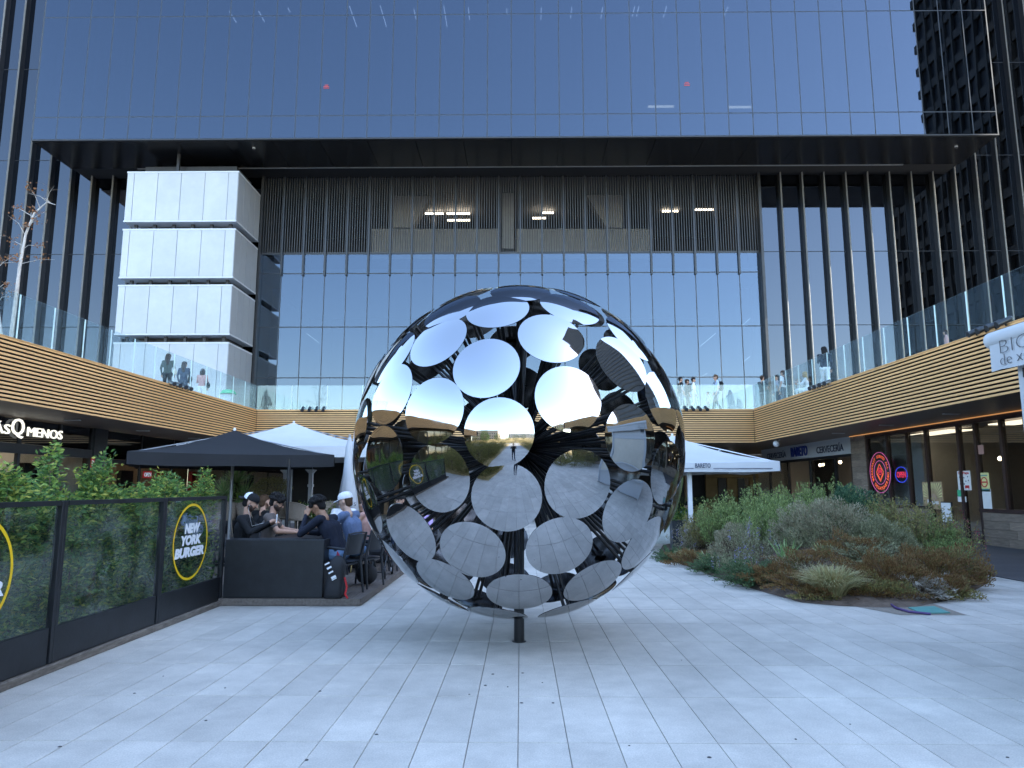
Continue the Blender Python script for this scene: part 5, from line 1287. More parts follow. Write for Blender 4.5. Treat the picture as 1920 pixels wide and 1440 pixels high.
hp = [onz(x, y, 0.02) for x, y in ((1664, 1129), (1680, 1140), (1705, 1147), (1735, 1150), (1745, 1151))]
tag(MB().tube(hp, 0.016, 8).build('irrigation_hose', M_['purple_hose']), 'purple irrigation hose curving to the green cover', 'hose')

def plant(name, label, pos, build_fn, group='plants in the right hand bed'):
    x, y = pos; z = bed_z(x, y) - 0.02
    t = thing(name, label, 'plant', (x, y, z), group)
    build_fn(t)
    return t
def put(t, nm, V, m):
    o = link(nm, quads_mesh(nm, V, M_[m]), t); o['kind'] = 'stuff'; return o
def upright(rad, h, nst, per, L, W, m, lean=0.35, bare=0.15, stemm='twig', flower=None):
    def f(t):
        a = rng.uniform(0, 2 * np.pi, nst); r = rad * np.sqrt(rng.random(nst))
        base = np.stack([r * np.cos(a) * 0.75, r * np.sin(a) * 0.75, np.zeros(nst)], 1)
        hh = h * (0.62 + 0.38 * rng.random(nst)) * (1 - 0.45 * (r / rad) ** 2)
        tip = base + np.stack([np.cos(a) * lean * hh * r / rad, np.sin(a) * lean * hh * r / rad, hh], 1) + rng.normal(size=(nst, 3)) * 0.06
        st = MB()
        for i in range(0, nst): st.tube([base[i], base[i] * .5 + tip[i] * .5 + rng.normal(size=3) * .015, tip[i]], [.005, .004, .0015], 3, caps=False)
        st.build('stems', M_[stemm], None).parent = t
        u = bare + (1 - bare) * rng.random((nst, per)) ** 0.8
        P = (base[:, None] + (tip - base)[:, None] * u[..., None]).reshape(-1, 3) + rng.normal(size=(nst * per, 3)) * 0.022
        D = unit(rng.normal(size=P.shape)) + np.array([0, 0, 0.7]) + np.repeat(unit(tip - base), per, 0) * 0.5
        put(t, 'foliage', leaves(P, D, rng.uniform(.6, 1.3, len(P)) * L, rng.uniform(.7, 1.2, len(P)) * W), m)
        if flower:
            sel = rng.random(nst) < 0.35; F = tip[sel]
            Pf = np.repeat(F, 10, 0); Pf = Pf + np.stack([rng.normal(size=len(Pf)) * .012, rng.normal(size=len(Pf)) * .012, -rng.random(len(Pf)) * 0.2], 1)
            put(t, 'flowers', leaves(Pf, rng.normal(size=Pf.shape) + np.array([0, 0, .4]), .032, .022), flower)
    return f
def dome(rad, n, L, W, m, m2=None, lump=0.18, updir=0.8):
    def f(t):
        d = unit(rng.normal(size=(n, 3))); d[:, 2] = np.abs(d[:, 2])
        ph = rng.uniform(0, 6, 6)
        lum = 1 + lump * (np.sin(d[:, 0] * 5 + ph[0]) * np.sin(d[:, 1] * 6 + ph[1]) + 0.6 * np.sin(d[:, 2] * 9 + ph[2] + d[:, 0] * 8))
        r = (0.80 + 0.2 * rng.random(n)) * lum
        P = d * r[:, None] * np.array(rad)
        D = d + rng.normal(size=(n, 3)) * 0.45 + np.array([0, 0, updir])
        V = leaves(P, D, rng.uniform(.6, 1.4, n) * L, rng.uniform(.7, 1.2, n) * W)
        if m2:
            s = (d[:, 2] + rng.normal(size=n) * .18) > 0.42
            put(t, 'foliage', V[~s], m); put(t, 'tips', V[s], m2)
        else: put(t, 'foliage', V, m)
        st = MB()
        for i in range(46):
            e = P[i] * 0.93; st.tube([(e[0] * .12, e[1] * .12, 0), (e[0] * .55, e[1] * .55, e[2] * .62), e], [.008, .006, .003], 4, caps=False)
        st.build('stems', M_['twig'], None).parent = t
    return f
def sword(n, L, W, m, droop=0.35, spread=0.9, rad=0.1):
    def f(t):
        a = rng.uniform(0, 2 * np.pi, n); s = spread * rng.random(n)
        D = np.stack([np.cos(a) * s, np.sin(a) * s, np.ones(n)], 1)
        P = np.stack([np.cos(a) * rad * rng.random(n), np.sin(a) * rad * rng.random(n), np.zeros(n)], 1)
        put(t, 'blades', blades(P, D, rng.uniform(.6, 1.1, n) * L, rng.uniform(.8, 1.2, n) * W, 4, droop), m)
    return f
def rosemary(rad, n, L, m='leaf_rosemary'):
    def f(t):
        a = rng.uniform(0, 2 * np.pi, n); s = rng.uniform(0.2, 1.0, n)
        D = unit(np.stack([np.cos(a) * s * 1.3, np.sin(a) * s * 1.3, 1.1 - s * 0.7], 1)); l = L * rng.uniform(.6, 1.0, n)
        P0 = np.stack([np.cos(a) * rad * .4 * rng.random(n), np.sin(a) * rad * .4 * rng.random(n), np.zeros(n)], 1)
        per = 46; u = np.tile(np.linspace(.1, 1, per), (n, 1)); ll = l[:, None, None]
        C = P0[:, None] + D[:, None] * u[..., None] * ll - np.array([0, 0, 1]) * (u ** 2)[..., None] * ll * 0.28
        P = C.reshape(-1, 3); P[:, 2] = np.maximum(P[:, 2], 0.01)
        put(t, 'foliage', leaves(P, np.repeat(D, per, 0) * .9 + rng.normal(size=P.shape) * .75, .045, .013), m)
        st = MB()
        for i in range(n): st.tube([C[i, 0], C[i, per // 2], C[i, -1]], [.005, .004, .002], 3, caps=False)
        st.build('stems', M_['twig'], None).parent = t
    return f
def wp(x, y, Y):
    p = at(x, y, Y); return (p.x, p.y)
# back row of tall sage-like shrubs
sage = [(1322, 16.4, .95, .5, 'olive'), (1352, 15.9, 1.18, .5, 'sage'), (1398, 15.6, 1.14, .55, 'sage'), (1450, 15.6, 1.2, .58, 'sage'), (1508, 15.5, 1.30, .6, 'sage'), (1562, 15.4, 1.28, .58, 'sage'), (1612, 14.9, 1.12, .55, 'sage')]
slab = ['olive brown upright shrub at the far left of the bed', 'green upright shrub left in the back row of the bed', 'green upright shrub below the tip of the white parasol', 'green upright shrub in the back row left of the sign board', 'tallest green upright shrub under the bar sign', 'tall green upright shrub in front of the plank pillar', 'green upright shrub below the round neon sign']
for (x, Y, h, r, m), lb in zip(sage, slab):
    plant('sage_shrub', lb, wp(x, 1000, Y), upright(r, h, 95, 60, .058, .021, 'leaf_' + m))
plant('sage_shrub', 'green upright shrub filling the middle of the bed behind the grey domes', wp(1480, 1000, 14.5), upright(.62, .98, 95, 55, .058, .021, 'leaf_sage'))
plant('sage_shrub', 'pale green upright shrub behind the lilac flowers', wp(1425, 1000, 14.4), upright(.55, .85, 85, 55, .055, .019, 'leaf_sage'))
plant('myrtle_shrub', 'dark green glossy shrub behind the grey domes', wp(1592, 960, 14.7), dome((.52, .45, 1.0), 5200, .055, .030, 'leaf_dark'))
plant('olive_shrub', 'yellowing loose shrub on the right of the bed', wp(1718, 1000, 13.6), upright(.62, 1.08, 110, 55, .05, .022, 'leaf_olive', lean=.45))
plant('olive_shrub', 'brownish loose shrub between the sage and the yellowing shrub', wp(1668, 1000, 14.3), upright(.55, 1.16, 90, 52, .05, .021, 'leaf_olive', lean=.4))
plant('sage_shrub', 'bright green loose shrub at the right end of the bed', wp(1755, 1000, 13.4), upright(.48, .85, 85, 50, .05, .02, 'leaf_sage', lean=.5))
plant('sage_shrub', 'low green shrub at the boardwalk edge of the bed', wp(1778, 1050, 12.9), upright(.38, .5, 60, 50, .05, .02, 'leaf_sage', lean=.6))
# grey domes in front
plant('cotton_lavender', 'large grey green dome shrub in the middle of the bed', wp(1562, 1020, 13.2), dome((.82, .62, .80), 12000, .045, .018, 'leaf_silver', 'leaf_mixgrey'))
plant('cotton_lavender', 'silver blue dome shrub right of the large grey dome', wp(1652, 1040, 12.7), dome((.55, .5, .60), 7500, .045, .018, 'leaf_silver'))
plant('cotton_lavender', 'small grey brown dome shrub left in the bed', wp(1375, 1000, 14.3), dome((.42, .4, .62), 4800, .042, .017, 'leaf_mixgrey'))
plant('cotton_lavender', 'grey brown dome shrub between lilac flowers and large dome', wp(1492, 1020, 13.6), dome((.40, .4, .64), 4800, .042, .017, 'leaf_mixgrey', lump=.3))
plant('russian_sage', 'lilac flowering sage in the left of the bed', wp(1412, 1030, 13.4), upright(.34, .80, 60, 34, .045, .015, 'leaf_silver', lean=.5, flower='flower_lilac'))
plant('russian_sage', 'low lilac flowering sage above the dark rosemary', wp(1378, 1045, 13.0), upright(.34, .55, 50, 34, .045, .015, 'leaf_silver', lean=.6, flower='flower_lilac'))
plant('russian_sage', 'grey twiggy sage beside the sphere', wp(1300, 1010, 16.4), upright(.40, .78, 60, 34, .045, .015, 'leaf_mixgrey', lean=.6, flower='flower_lilac'))
plant('gaura', 'airy plant with pink flower stems in front of the cafe window', wp(1785, 1000, 14.2), upright(.4, 1.05, 70, 26, .04, .014, 'leaf_olive', lean=.6, flower='flower_pink'))
# front row
plant('rosemary_bush', 'dark green rosemary sprawling over the paving at the front of the bed', wp(1415, 1085, 11.95), rosemary(.55, 190, .66))
plant('rosemary_bush', 'small dark rosemary left of the larger rosemary', wp(1345, 1070, 13.6), rosemary(.45, 120, .55))
plant('rosemary_bush', 'dark rosemary at the left tip of the bed beside the sphere', wp(1262, 1045, 16.0), rosemary(.45, 120, .55))
plant('dry_grass', 'straw coloured fine grass beside the left tip of the bed', wp(1288, 1040, 15.6), sword(360, .55, .013, 'leaf_straw', .55, 1.0, .16))
plant('sword_lily', 'striped sword leaved plant left of the lilac flowers', wp(1325, 1050, 14.6), sword(46, .4, .028, 'leaf_sword', .3, .9))
plant('sword_lily', 'tall green sword leaved plant in the middle of the bed front', wp(1474, 1065, 12.7), sword(44, .50, .028, 'leaf_yucca', .22, .75))
plant('sword_lily', 'yellow cream sword leaved plant in front of the tall green one', wp(1492, 1090, 12.0), sword(54, .42, .028, 'leaf_sword', .3, .8))
plant('sword_lily', 'broad green and cream sword leaved plant behind the straw tuft', wp(1548, 1068, 12.3), sword(46, .40, .036, 'leaf_sword', .3, .95))
plant('dry_grass', 'large straw coloured grass tuft at the front of the bed', wp(1562, 1118, 10.5), sword(1500, .84, .013, 'leaf_straw', .5, .85, .16))
plant('curry_plant', 'wispy silver grey shrub behind the straw tuft', wp(1628, 1085, 11.9), rosemary(.5, 120, .66, 'leaf_silver'))
plant('curry_plant', 'low wispy grey shrub left of the straw tuft', wp(1525, 1095, 11.1), rosemary(.3, 50, .42, 'leaf_mixgrey'))
plant('withered_shrub', 'rust brown withered shrub right of the straw tuft', wp(1662, 1110, 10.85), dome((.62, .45, .40), 7500, .042, .017, 'leaf_brown', lump=.35))
plant('withered_shrub', 'long rust brown withered shrub at the right front of the bed', wp(1752, 1085, 11.5), dome((.78, .5, .46), 9000, .042, .017, 'leaf_brown', lump=.35))
plant('withered_shrub', 'round brown withered shrub at the right tip of the bed', wp(1790, 1100, 11.8), dome((.45, .42, .42), 5200, .042, .017, 'leaf_brown', 'leaf_olive', lump=.3))
plant('withered_shrub', 'ochre withered shrub at the paving edge right of the bleached twigs', wp(1775, 1118, 10.75), dome((.36, .32, .30), 4000, .042, .017, 'leaf_olive', 'leaf_brown', lump=.3))
plant('withered_shrub', 'flat brown withered plant under the tall sword leaves', wp(1462, 1090, 11.6), dome((.5, .35, .26), 4000, .040, .017, 'leaf_brown', lump=.35))
plant('withered_shrub', 'rust brown mat under the silver dome', wp(1600, 1070, 12.3), dome((.6, .45, .34), 4000, .040, .017, 'leaf_brown', lump=.35))
plant('withered_shrub', 'rust brown mat at the left of the bed beside the sword leaves', wp(1300, 1055, 15.0), dome((.55, .4, .26), 3500, .040, .017, 'leaf_brown', lump=.35))
plant('withered_shrub', 'low rust brown mat at the paving edge left of the straw tuft', wp(1505, 1100, 10.95), dome((.5, .32, .2), 3600, .040, .017, 'leaf_brown', lump=.4))
plant('withered_shrub', 'low brown green mat at the paving edge right of the straw tuft', wp(1622, 1110, 10.55), dome((.4, .26, .2), 3000, .040, .017, 'leaf_brown', 'leaf_olive', lump=.4))
plant('withered_shrub', 'flat olive mat at the front edge left of the straw tuft', wp(1535, 1120, 10.45), dome((.34, .2, .15), 2200, .038, .016, 'leaf_olive', 'leaf_brown', lump=.4))
plant('withered_shrub', 'flat brown mat at the front edge beside the gravel', wp(1672, 1120, 10.4), dome((.4, .22, .17), 2600, .038, .016, 'leaf_brown', 'leaf_olive', lump=.4))
plant('withered_shrub', 'grey brown mat between the sword leaved plants', wp(1515, 1080, 11.9), dome((.55, .4, .24), 3600, .038, .016, 'leaf_mixgrey', 'leaf_brown', lump=.4))
plant('bleached_twigs', 'bone white dead plant at the front right of the bed', wp(1728, 1118, 10.6), dome((.40, .28, .22), 2000, .07, .02, 'leaf_bone', lump=.4, updir=.1))
plant('bleached_twigs', 'small tuft of white dead leaves beside the brown shrub', wp(1772, 1092, 11.0), dome((.2, .16, .22), 420, .055, .014, 'leaf_bone', lump=.4, updir=.3))
P = np.stack([rng.uniform(3.8, 8.6, 3000), rng.uniform(10.2, 15, 3000), np.zeros(3000)], 1)
zz = np.array([bed_z(a, b_) for a, b_ in P[:, :2]]); keep = zz > 0.0125
P[:, 2] = zz + 0.006
V = leaves(P[keep], rng.normal(size=(keep.sum(), 3)) * np.array([1, 1, .15]), rng.uniform(.02, .06, keep.sum()), .012)
o = link('leaf_litter', quads_mesh('leaf_litter', V, M_['leaf_brown'])); o['kind'] = 'stuff'

# ------------------------------------------------------------------ potted plants behind the deck
struct('rear_deck', MB().box(-9.2, -2.35, 17.7, 25, 0.002, 0.38), M_['deck_grey'])
p = at(437, 940, 19.5); yt = thing('potted_yucca', 'large spiky green yucca behind the black parasol pole', 'plant', (p.x, 19.5, 0.38))
MB().lathe([(0.001, 0), (0.3, 0), (0.36, 0.6), (0.32, 0.6), (0.30, 0.5), (0.001, 0.5)], (p.x, 19.5, 0.38), 18).build('pot', M_['frame_metal'], yt)
for (dx, dz, n) in ((-.25, 1.4, 190), (.3, 1.3, 170), (0.05, 1.72, 190)):
    n_ = n; d = unit(rng.normal(size=(n_, 3)) + np.array([0, 0, .25])); V = blades(np.tile(np.array([dx, 0, dz - .38]), (n_, 1)), d, rng.uniform(.45, .75, n_), .04, 3, .12)
    put(yt, 'leaf_head', V, 'leaf_yucca'); MB().tube([(p.x + dx * .2, 19.5, .85), (p.x + dx, 19.5, dz)], .05, 8).build('trunk', M_['twig'], yt)
p = at(508, 925, 19.0); tt = thing('topiary_tree', 'small round topiary tree between the white awning posts', 'plant', (p.x, 19.0, 0.38))
MB().box(p.x - .25, p.x + .25, 18.75, 19.25, .385, .8, ch=.01).build('pot', M_['frame_metal'], tt)
MB().tube([(p.x, 19, .7), (p.x + .02, 19, 1.0), (p.x, 19, 1.3)], .025, 8).build('trunk', M_['twig'], tt)
d = unit(rng.normal(size=(3800, 3))); ph = 1 + .12 * np.sin(d[:, 0] * 7) * np.sin(d[:, 2] * 6 + 1)
Pq = d * (.7 + .3 * rng.random(3800))[:, None] * ph[:, None] * np.array([.52, .5, .36]) + np.array([0, 0, 1.14])
put(tt, 'crown', leaves(Pq, d + rng.normal(size=d.shape) * .6, .05, .022), 'leaf_topiary')
def trough(x0, x1, Y, lb, m='leaf_laurel', z0=0.0):
    a, b_ = at(x0, 980, Y), at(x1, 980, Y); t = thing('planter_trough', lb, 'planter', ((a.x + b_.x) / 2, Y, z0), 'planter troughs around the cafe terraces')
    MB().box(a.x, b_.x, Y - .18, Y + .18, z0 + .004, z0 + (.78 if z0 < .1 else .45), ch=.01).build('trough', M_['frame_metal'], t)
    n_ = int(1500 * abs(b_.x - a.x)); L_ = b_.x - a.x
    Pq = np.stack([rng.uniform(-L_ / 2, L_ / 2, n_), rng.normal(size=n_) * .12, (.78 if z0 < .1 else .45) + np.abs(rng.normal(size=n_)) * .16], 1)
    put(t, 'foliage', leaves(Pq, rng.normal(size=Pq.shape) + np.array([0, 0, .8]), .07, .032), m)
trough(556, 600, 18.6, 'dark planter trough of green plants behind the dark pole', z0=.38)
trough(600, 650, 18.9, 'dark planter trough of green plants beside the folded parasol', 'leaf_sage', .38)
trough(1258, 1300, 18.2, 'dark planter trough with leafy plants left of the bed, under the bar parasol')
trough(1300, 1345, 18.6, 'dark planter trough with leafy plants behind the grey twiggy sage', 'leaf_olive')
gp = thing('glass_windscreen', 'low clear glass windscreen under the bar parasol', 'screen', (4.2, 19.6, 0))
for k in range(4): MB().box(3.2 + k * 1.3, 4.47 + k * 1.3, 19.6, 19.612, .1, 1.35).build('pane', M_['rail_glass'], gp)

# ------------------------------------------------------------------ thin birches on the left terrace
def sapling(name, label, base, pts, r0, twigs, seed, leafn):
    rs = random.Random(seed); t = thing(name, label, 'tree', base, 'young trees on the left terrace')
    tr = MB(); n = len(pts); tr.tube(pts, [r0 * (1 - .85 * i / (n - 1)) for i in range(n)], 8); tr.build('trunk', M_['bark_pale'], t)
    LP = []
    for k in range(twigs):
        f = rs.uniform(.25, .98); i = min(int(f * (n - 1)), n - 2); q = Vector(pts[i]).lerp(Vector(pts[i + 1]), f * (n - 1) - i)
        a = rs.uniform(0, 6.28); d = Vector((math.cos(a), math.sin(a) * .8, rs.uniform(.2, 1.1))).normalized(); L = rs.uniform(.3, 1.0) * (1.1 - f * .5)
        m1 = q + d * L * .5 + Vector((rs.uniform(-.06, .06), rs.uniform(-.06, .06), .05)); e = q + d * L + Vector((0, 0, -.05 * L))
        MB().tube([q, m1, e], [.010, .006, .002], 5, caps=False).build('branch', M_['bark_pale'], t)
        for s in range(3):
            b0 = m1.lerp(e, rs.random()); e2 = b0 + Vector((rs.uniform(-.25, .25), rs.uniform(-.25, .25), rs.uniform(-.05, .25)))
            MB().tube([b0, e2], [.004, .0015], 4, caps=False).build('twig', M_['twig'], t)
            if f < .75: LP += [tuple(b0.lerp(e2, rs.random())) for _ in range(leafn)]
    LP = np.array(LP); LP = LP + rng.normal(size=LP.shape) * .05 - np.array(base)
    put(t, 'dry_leaves', leaves(LP, rng.normal(size=LP.shape) + np.array([0, 0, -.6]), .07, .05), 'leaf_dry')
def tp(x, y, Y): return at(x, y, Y)
bs = tp(22, 640, 18.0)
sapling('birch_sapling', 'pale leaning birch sapling with few dry leaves on the left terrace', (bs.x, 18.0, T1), [tp(20, 640, 18), tp(30, 560, 18), tp(37, 500, 18.05), tp(48, 440, 18.1), tp(64, 400, 18.15), tp(88, 379, 18.2), tp(104, 384, 18.2)], .055, 13, 4, 5)
sapling('birch_sapling', 'thin bare sapling at the left frame edge on the terrace', (tp(2, 625, 17.5).x, 17.5, T1), [tp(4, 640, 17.5), tp(-6, 560, 17.5), tp(-14, 500, 17.5), tp(-24, 430, 17.5)], .04, 9, 9, 6)

# ================================================================== the place behind the camera, seen in the mirrors
def tower(name, label, x0, x1, y0, y1, h, m, mg, pitch=3.4, fin=1.8):
    t = thing(name, label, 'tower', ((x0 + x1) / 2, (y0 + y1) / 2, 0))
    MB().box(x0 + .4, x1 - .4, y0 + .4, y1 - .4, 0, h - 1).build('glass_core', mg, t)
    b = MB()
    for k in range(int(h / pitch) + 1): b.box(x0, x1, y0, y1, k * pitch, k * pitch + 1.15)
    b.build('floor_bands', m, t)
    b = MB(); y = y0 + 1
    while y < y1: b.box(x0 - .12, x0 + .3, y - .18, y + .18, 0.1, h - .2); y += fin
    x = x0 + 1
    while x < x1: b.box(x - .25, x + .25, y0 - .12, y0 + .3, 0.1, h - .2); b.box(x - .25, x + .25, y1 - .3, y1 + .12, 0.1, h - .2); x += fin
    b.build('piers', m, t)
    return t
for (X, s_, nm, lb) in ((WX, -1, 'arcade_wall', 'dark shopfront arcade under the left terrace behind the camera'), (RWX, 1, 'arcade_wall', 'dark shopfront arcade under the right terrace behind the camera')):
    t = thing(nm, lb, 'wall', (X, -2, 0)); y1 = 11.9 if s_ < 0 else 11.85
    MB().box(min(X + s_ * .3, X + s_ * 6), max(X + s_ * .3, X + s_ * 6), -14, y1 - .1, 0.02, 3.58).build('wall', M_['plank_brown'], t)
    for k in range(10):
        y0 = -13.6 + k * 2.5
        MB().box(X - .02, X + .02, y0 + .1, y0 + 2.3, .5, 3.2).build('window_pane', M_['shop_glass'], t)
        MB().box(X - .06, X + .06, y0 - .08, y0 + .08, 0, 3.58).build('pier', M_['frame_metal'], t)
tower('office_tower', 'tall stone banded tower reflected in the right hand mirror discs', 55, 72, -17, 26, 128, M_['tower_stone'], M_['tower_glass'])
tower('office_tower', 'second taller tower further off, reflected in the upper mirror discs', 120, 150, -52, -22, 210, M_['tower_brick'], M_['tower_glass'])
for (nm, lb, x0, x1, y0, y1, h, m) in (('apartment_block', 'low tan apartment block across the gardens, seen only in the mirrors', -60, -20, -95, -78, 16, 'tan_render'), ('apartment_block', 'long pale block on the skyline behind the camera, seen only in the mirrors', -10, 40, -150, -135, 18, 'wall_white'), ('apartment_block', 'brick block on the left skyline behind the camera, seen only in the mirrors', -110, -75, -60, -20, 22, 'tower_brick'), ('apartment_block', 'stepped tan block right of the gardens, seen only in the mirrors', 30, 50, -110, -90, 14, 'tan_render')):
    t = thing(nm, lb, 'building', ((x0 + x1) / 2, (y0 + y1) / 2, 0))
    MB().box(x0, x1, y0, y1, 0, h).build('wall', M_[m], t)
    wm = MB()
    for z in np.arange(1.5, h - 2, 3.2):
        x = x0 + 1.5
        while x < x1 - 2: wm.box(x, x + 1.4, y1 - .05, y1 + .04, z, z + 1.6); x += 3
    wm.build('windows', M_['wing_glass'], t)
mat('dry_lawn', (0.34, 0.25, 0.10), 0.95, var=0.4, scale=2, bump=0.5)
def mound(name, x0, x1, y0, y1, h):
    N = 12; vs = []; fs = []
    for i in range(N + 1):
        for j in range(N + 1):
            u, v = i / N, j / N; vs.append((x0 + (x1 - x0) * u, y0 + (y1 - y0) * v, 0.01 + h * (math.sin(math.pi * u) * math.sin(math.pi * v)) ** .7 + random.uniform(-.04, .04) * (0 < i < N and 0 < j < N)))
    for i in range(N):
        for j in range(N): a = i * (N + 1) + j; fs.append((a, a + N + 1, a + N + 2, a + 1))
    struct(name, MB().add(vs, fs, 0, True), M_['dry_lawn'])
mound('garden_mound', -14.4, -2.2, -42, 1.6, .25); mound('garden_mound', 3.0, 12, -42, -8, .2); mound('garden_hill', -80, 80, -130, -60, 7)
def park_plant(x, y, r, h, tree=False, lb=''):
    t = thing('park_tree' if tree else 'park_shrub', lb, 'tree' if tree else 'shrub', (x, y, 0), 'greenery in the gardens behind the camera')
    n = 5200 if tree else 2600; d = unit(rng.normal(size=(n, 3)))
    c = np.array([0, 0, h - r if tree else h * .45]); rd = np.array([r, r, r if tree else h * .55])
    ph = 1 + .2 * np.sin(d[:, 0] * 6 + x) * np.sin(d[:, 1] * 5 + y) + .15 * np.sin(d[:, 2] * 9)
    P = d * (.55 + .45 * rng.random(n))[:, None] * ph[:, None] * rd + c
    s = .16 if tree else .10
    put(t, 'crown', leaves(P, d + rng.normal(size=d.shape) * .6, s, s * .5), 'leaf_park' if tree else 'leaf_garden')
    tb = MB().tube([(x, y, 0), (x + .05, y, h * .45), (x, y, max(h - r * .7, h * .5))], [.16, .11, .05] if tree else [.05, .04, .02], 7)
    for a in range(5): tb.tube([(x, y, h * .45), (x + math.cos(a * 1.26) * r * .6, y + math.sin(a * 1.26) * r * .6, h * .8)], [.06, .02] if tree else [.02, .01], 5)
    tb.build('trunk', M_['twig'], t)
park = [(-3.4, 0.8, 1.1, 1.7), (-5.2, 0.6, 1.3, 2.0), (-3.0, -1.0, 1.0, 1.6), (-4.8, -1.6, 1.5, 2.2), (-6.8, -0.6, 1.5, 2.2), (-3.0, -2.8, 1.0, 1.7), (-6.4, -3.6, 1.6, 2.4), (-8.8, -2.4, 1.6, 2.3), (-10.8, -1.0, 1.6, 2.3), (-12.8, -2.5, 1.6, 2.3), (4.6, -4.0, 1.3, 1.8), (6.4, -2.5, 1.5, 2.0), (4.2, -6.6, 1.2, 1.7), (6.6, -6.4, 1.7, 2.2), (9.2, -5.5, 1.8, 2.3), (8.6, -1.5, 1.6, 2.1), (-3.4, -4.2, .9, 1.2), (-4.8, -5, 1.3, 1.5), (-3.5, -6.2, 1.1, 1.3), (-6.2, -6.6, 1.5, 1.8), (-4.4, -8.2, 1.4, 1.6), (-7.8, -8.6, 1.7, 2.0), (-3.4, -10, 1.2, 1.4), (-5.6, -11, 1.7, 1.9), (-9, -12.4, 2, 2.4), (-3.8, -13.4, 1.5, 1.8), (-6.6, -15, 1.9, 2.2), (-3.8, -17.5, 1.6, 1.9), (-8, -18, 2.2, 2.6), (-4.6, -21.5, 1.9, 2.2), (3.9, -9.4, 1.2, 1.5), (5.6, -11.5, 1.7, 1.8), (4.0, -13.4, 1.4, 1.6), (6.4, -15.5, 1.9, 2.0), (4.0, -18, 1.7, 1.8), (7.4, -20.5, 2, 2.3), (4.4, -23.5, 2, 2.3), (9, -27, 2.4, 2.6), (-6.4, -27, 2.4, 2.6), (4.0, -31, 2.4, 2.5), (-3.8, -36, 2.5, 2.6), (8, -38, 3, 3), (-9.5, -5, 1.5, 1.7), (-12, -5.5, 1.6, 1.9), (-11, -8.5, 1.7, 2.0), (-13.2, -9.5, 1.6, 2.0), (-12, -13, 1.9, 2.3), (-11.5, -17, 2, 2.4), (-12, -22, 2.2, 2.6), (8.6, -10.5, 1.7, 1.8), (11, -13, 1.8, 1.9), (9.6, -17.5, 2, 2.2), (11.6, -22, 2.2, 2.4)]
for k, (x, y, r, h) in enumerate(park):
    park_plant(x, y, r, h, False, 'round garden shrub behind the camera, seen only as a reflection in the mirrors')
for k, (x, y, r, h) in enumerate([(-14, -24, 2.6, 7), (-18, -34, 3, 8), (-12, -45, 3, 8), (14, -38, 3, 8), (18, -50, 3.2, 9), (-26, -55, 3.4, 9), (2, -62, 3.4, 9), (28, -60, 3.4, 9), (-6, -70, 3.4, 9), (10, -66, 3.4, 10), (-34, -62, 3.6, 10), (-20, -70, 3.6, 11), (22, -72, 3.6, 11), (38, -74, 3.6, 11), (-46, -66, 3.8, 11)]):
    park_plant(x, y, r, h, True, 'broad garden tree behind the camera, seen only as a reflection in the mirrors')
# ================================================================== PEOPLE
def cap_mesh(mb, a, ra, b, rb, n=12):
    a, b = Vector(a), Vector(b); d = b - a
    if d.length < 1e-5: d = Vector((0, 0, 1e-4)); b = a + d
    u = d.normalized(); o = u.orthogonal().normalized(); w = u.cross(o); rows = []
    for k in range(5): t = math.pi / 2 * k / 4; rows.append((a - u * ra * math.cos(t), ra * math.sin(t)))
    for k in range(5): t = math.pi / 2 * k / 4; rows.append((b + u * rb * math.sin(t), rb * math.cos(t)))
    vs, fs = [], []
    for c, r in rows:
        r = max(r, 1e-4)
        for i in range(n):
            t = 2 * math.pi * i / n; vs.append(c + (o * math.cos(t) + w * math.sin(t)) * r)
    for k in range(len(rows) - 1):
        for i in range(n): fs.append((k * n + i, k * n + (i + 1) % n, (k + 1) * n + (i + 1) % n, (k + 1) * n + i))
    fs.append(tuple(reversed(range(n)))); fs.append(tuple(range((len(rows) - 1) * n, len(rows) * n)))
    mb.add(vs, fs)
def skin_mesh(name, caps, vox, mats_order, smooth=3):
    """One continuous surface grown over tapered limbs; each face takes the material of the limb it covers."""
    mb = MB()
    for c in caps: cap_mesh(mb, *c[:4])
    o = mb.build('tmp_body', M_['skin'])
    rm = o.modifiers.new('r', 'REMESH'); rm.mode = 'VOXEL'; rm.voxel_size = vox; rm.use_smooth_shade = True
    if smooth:
        s = o.modifiers.new('s', 'SMOOTH'); s.iterations = smooth; s.factor = 0.5
    dg = bpy.context.evaluated_depsgraph_get(); me = bpy.data.meshes.new_from_object(o.evaluated_get(dg))
    bpy.data.objects.remove(o)
    me.name = name; me.materials.clear()
    for m in mats_order: me.materials.append(M_[m])
    n = len(me.polygons); C = np.zeros(n * 3); me.polygons.foreach_get('center', C); C = C.reshape(-1, 3)
    best = np.full(n, 9e9); idx = np.zeros(n, dtype=np.int32)
    for (a, ra, b, rb, m) in caps:
        a, b = np.array(a), np.array(b); d = b - a; L = max(d @ d, 1e-9)
        t = np.clip((C - a) @ d / L, 0, 1); sd = np.linalg.norm(C - a - t[:, None] * d, axis=1) - (ra + (rb - ra) * t)
        k = sd < best; best[k] = sd[k]; idx[k] = mats_order.index(m)
    me.polygons.foreach_set('material_index', idx); me.polygons.foreach_set('use_smooth', np.ones(n, dtype=bool)); me.update()
    return me
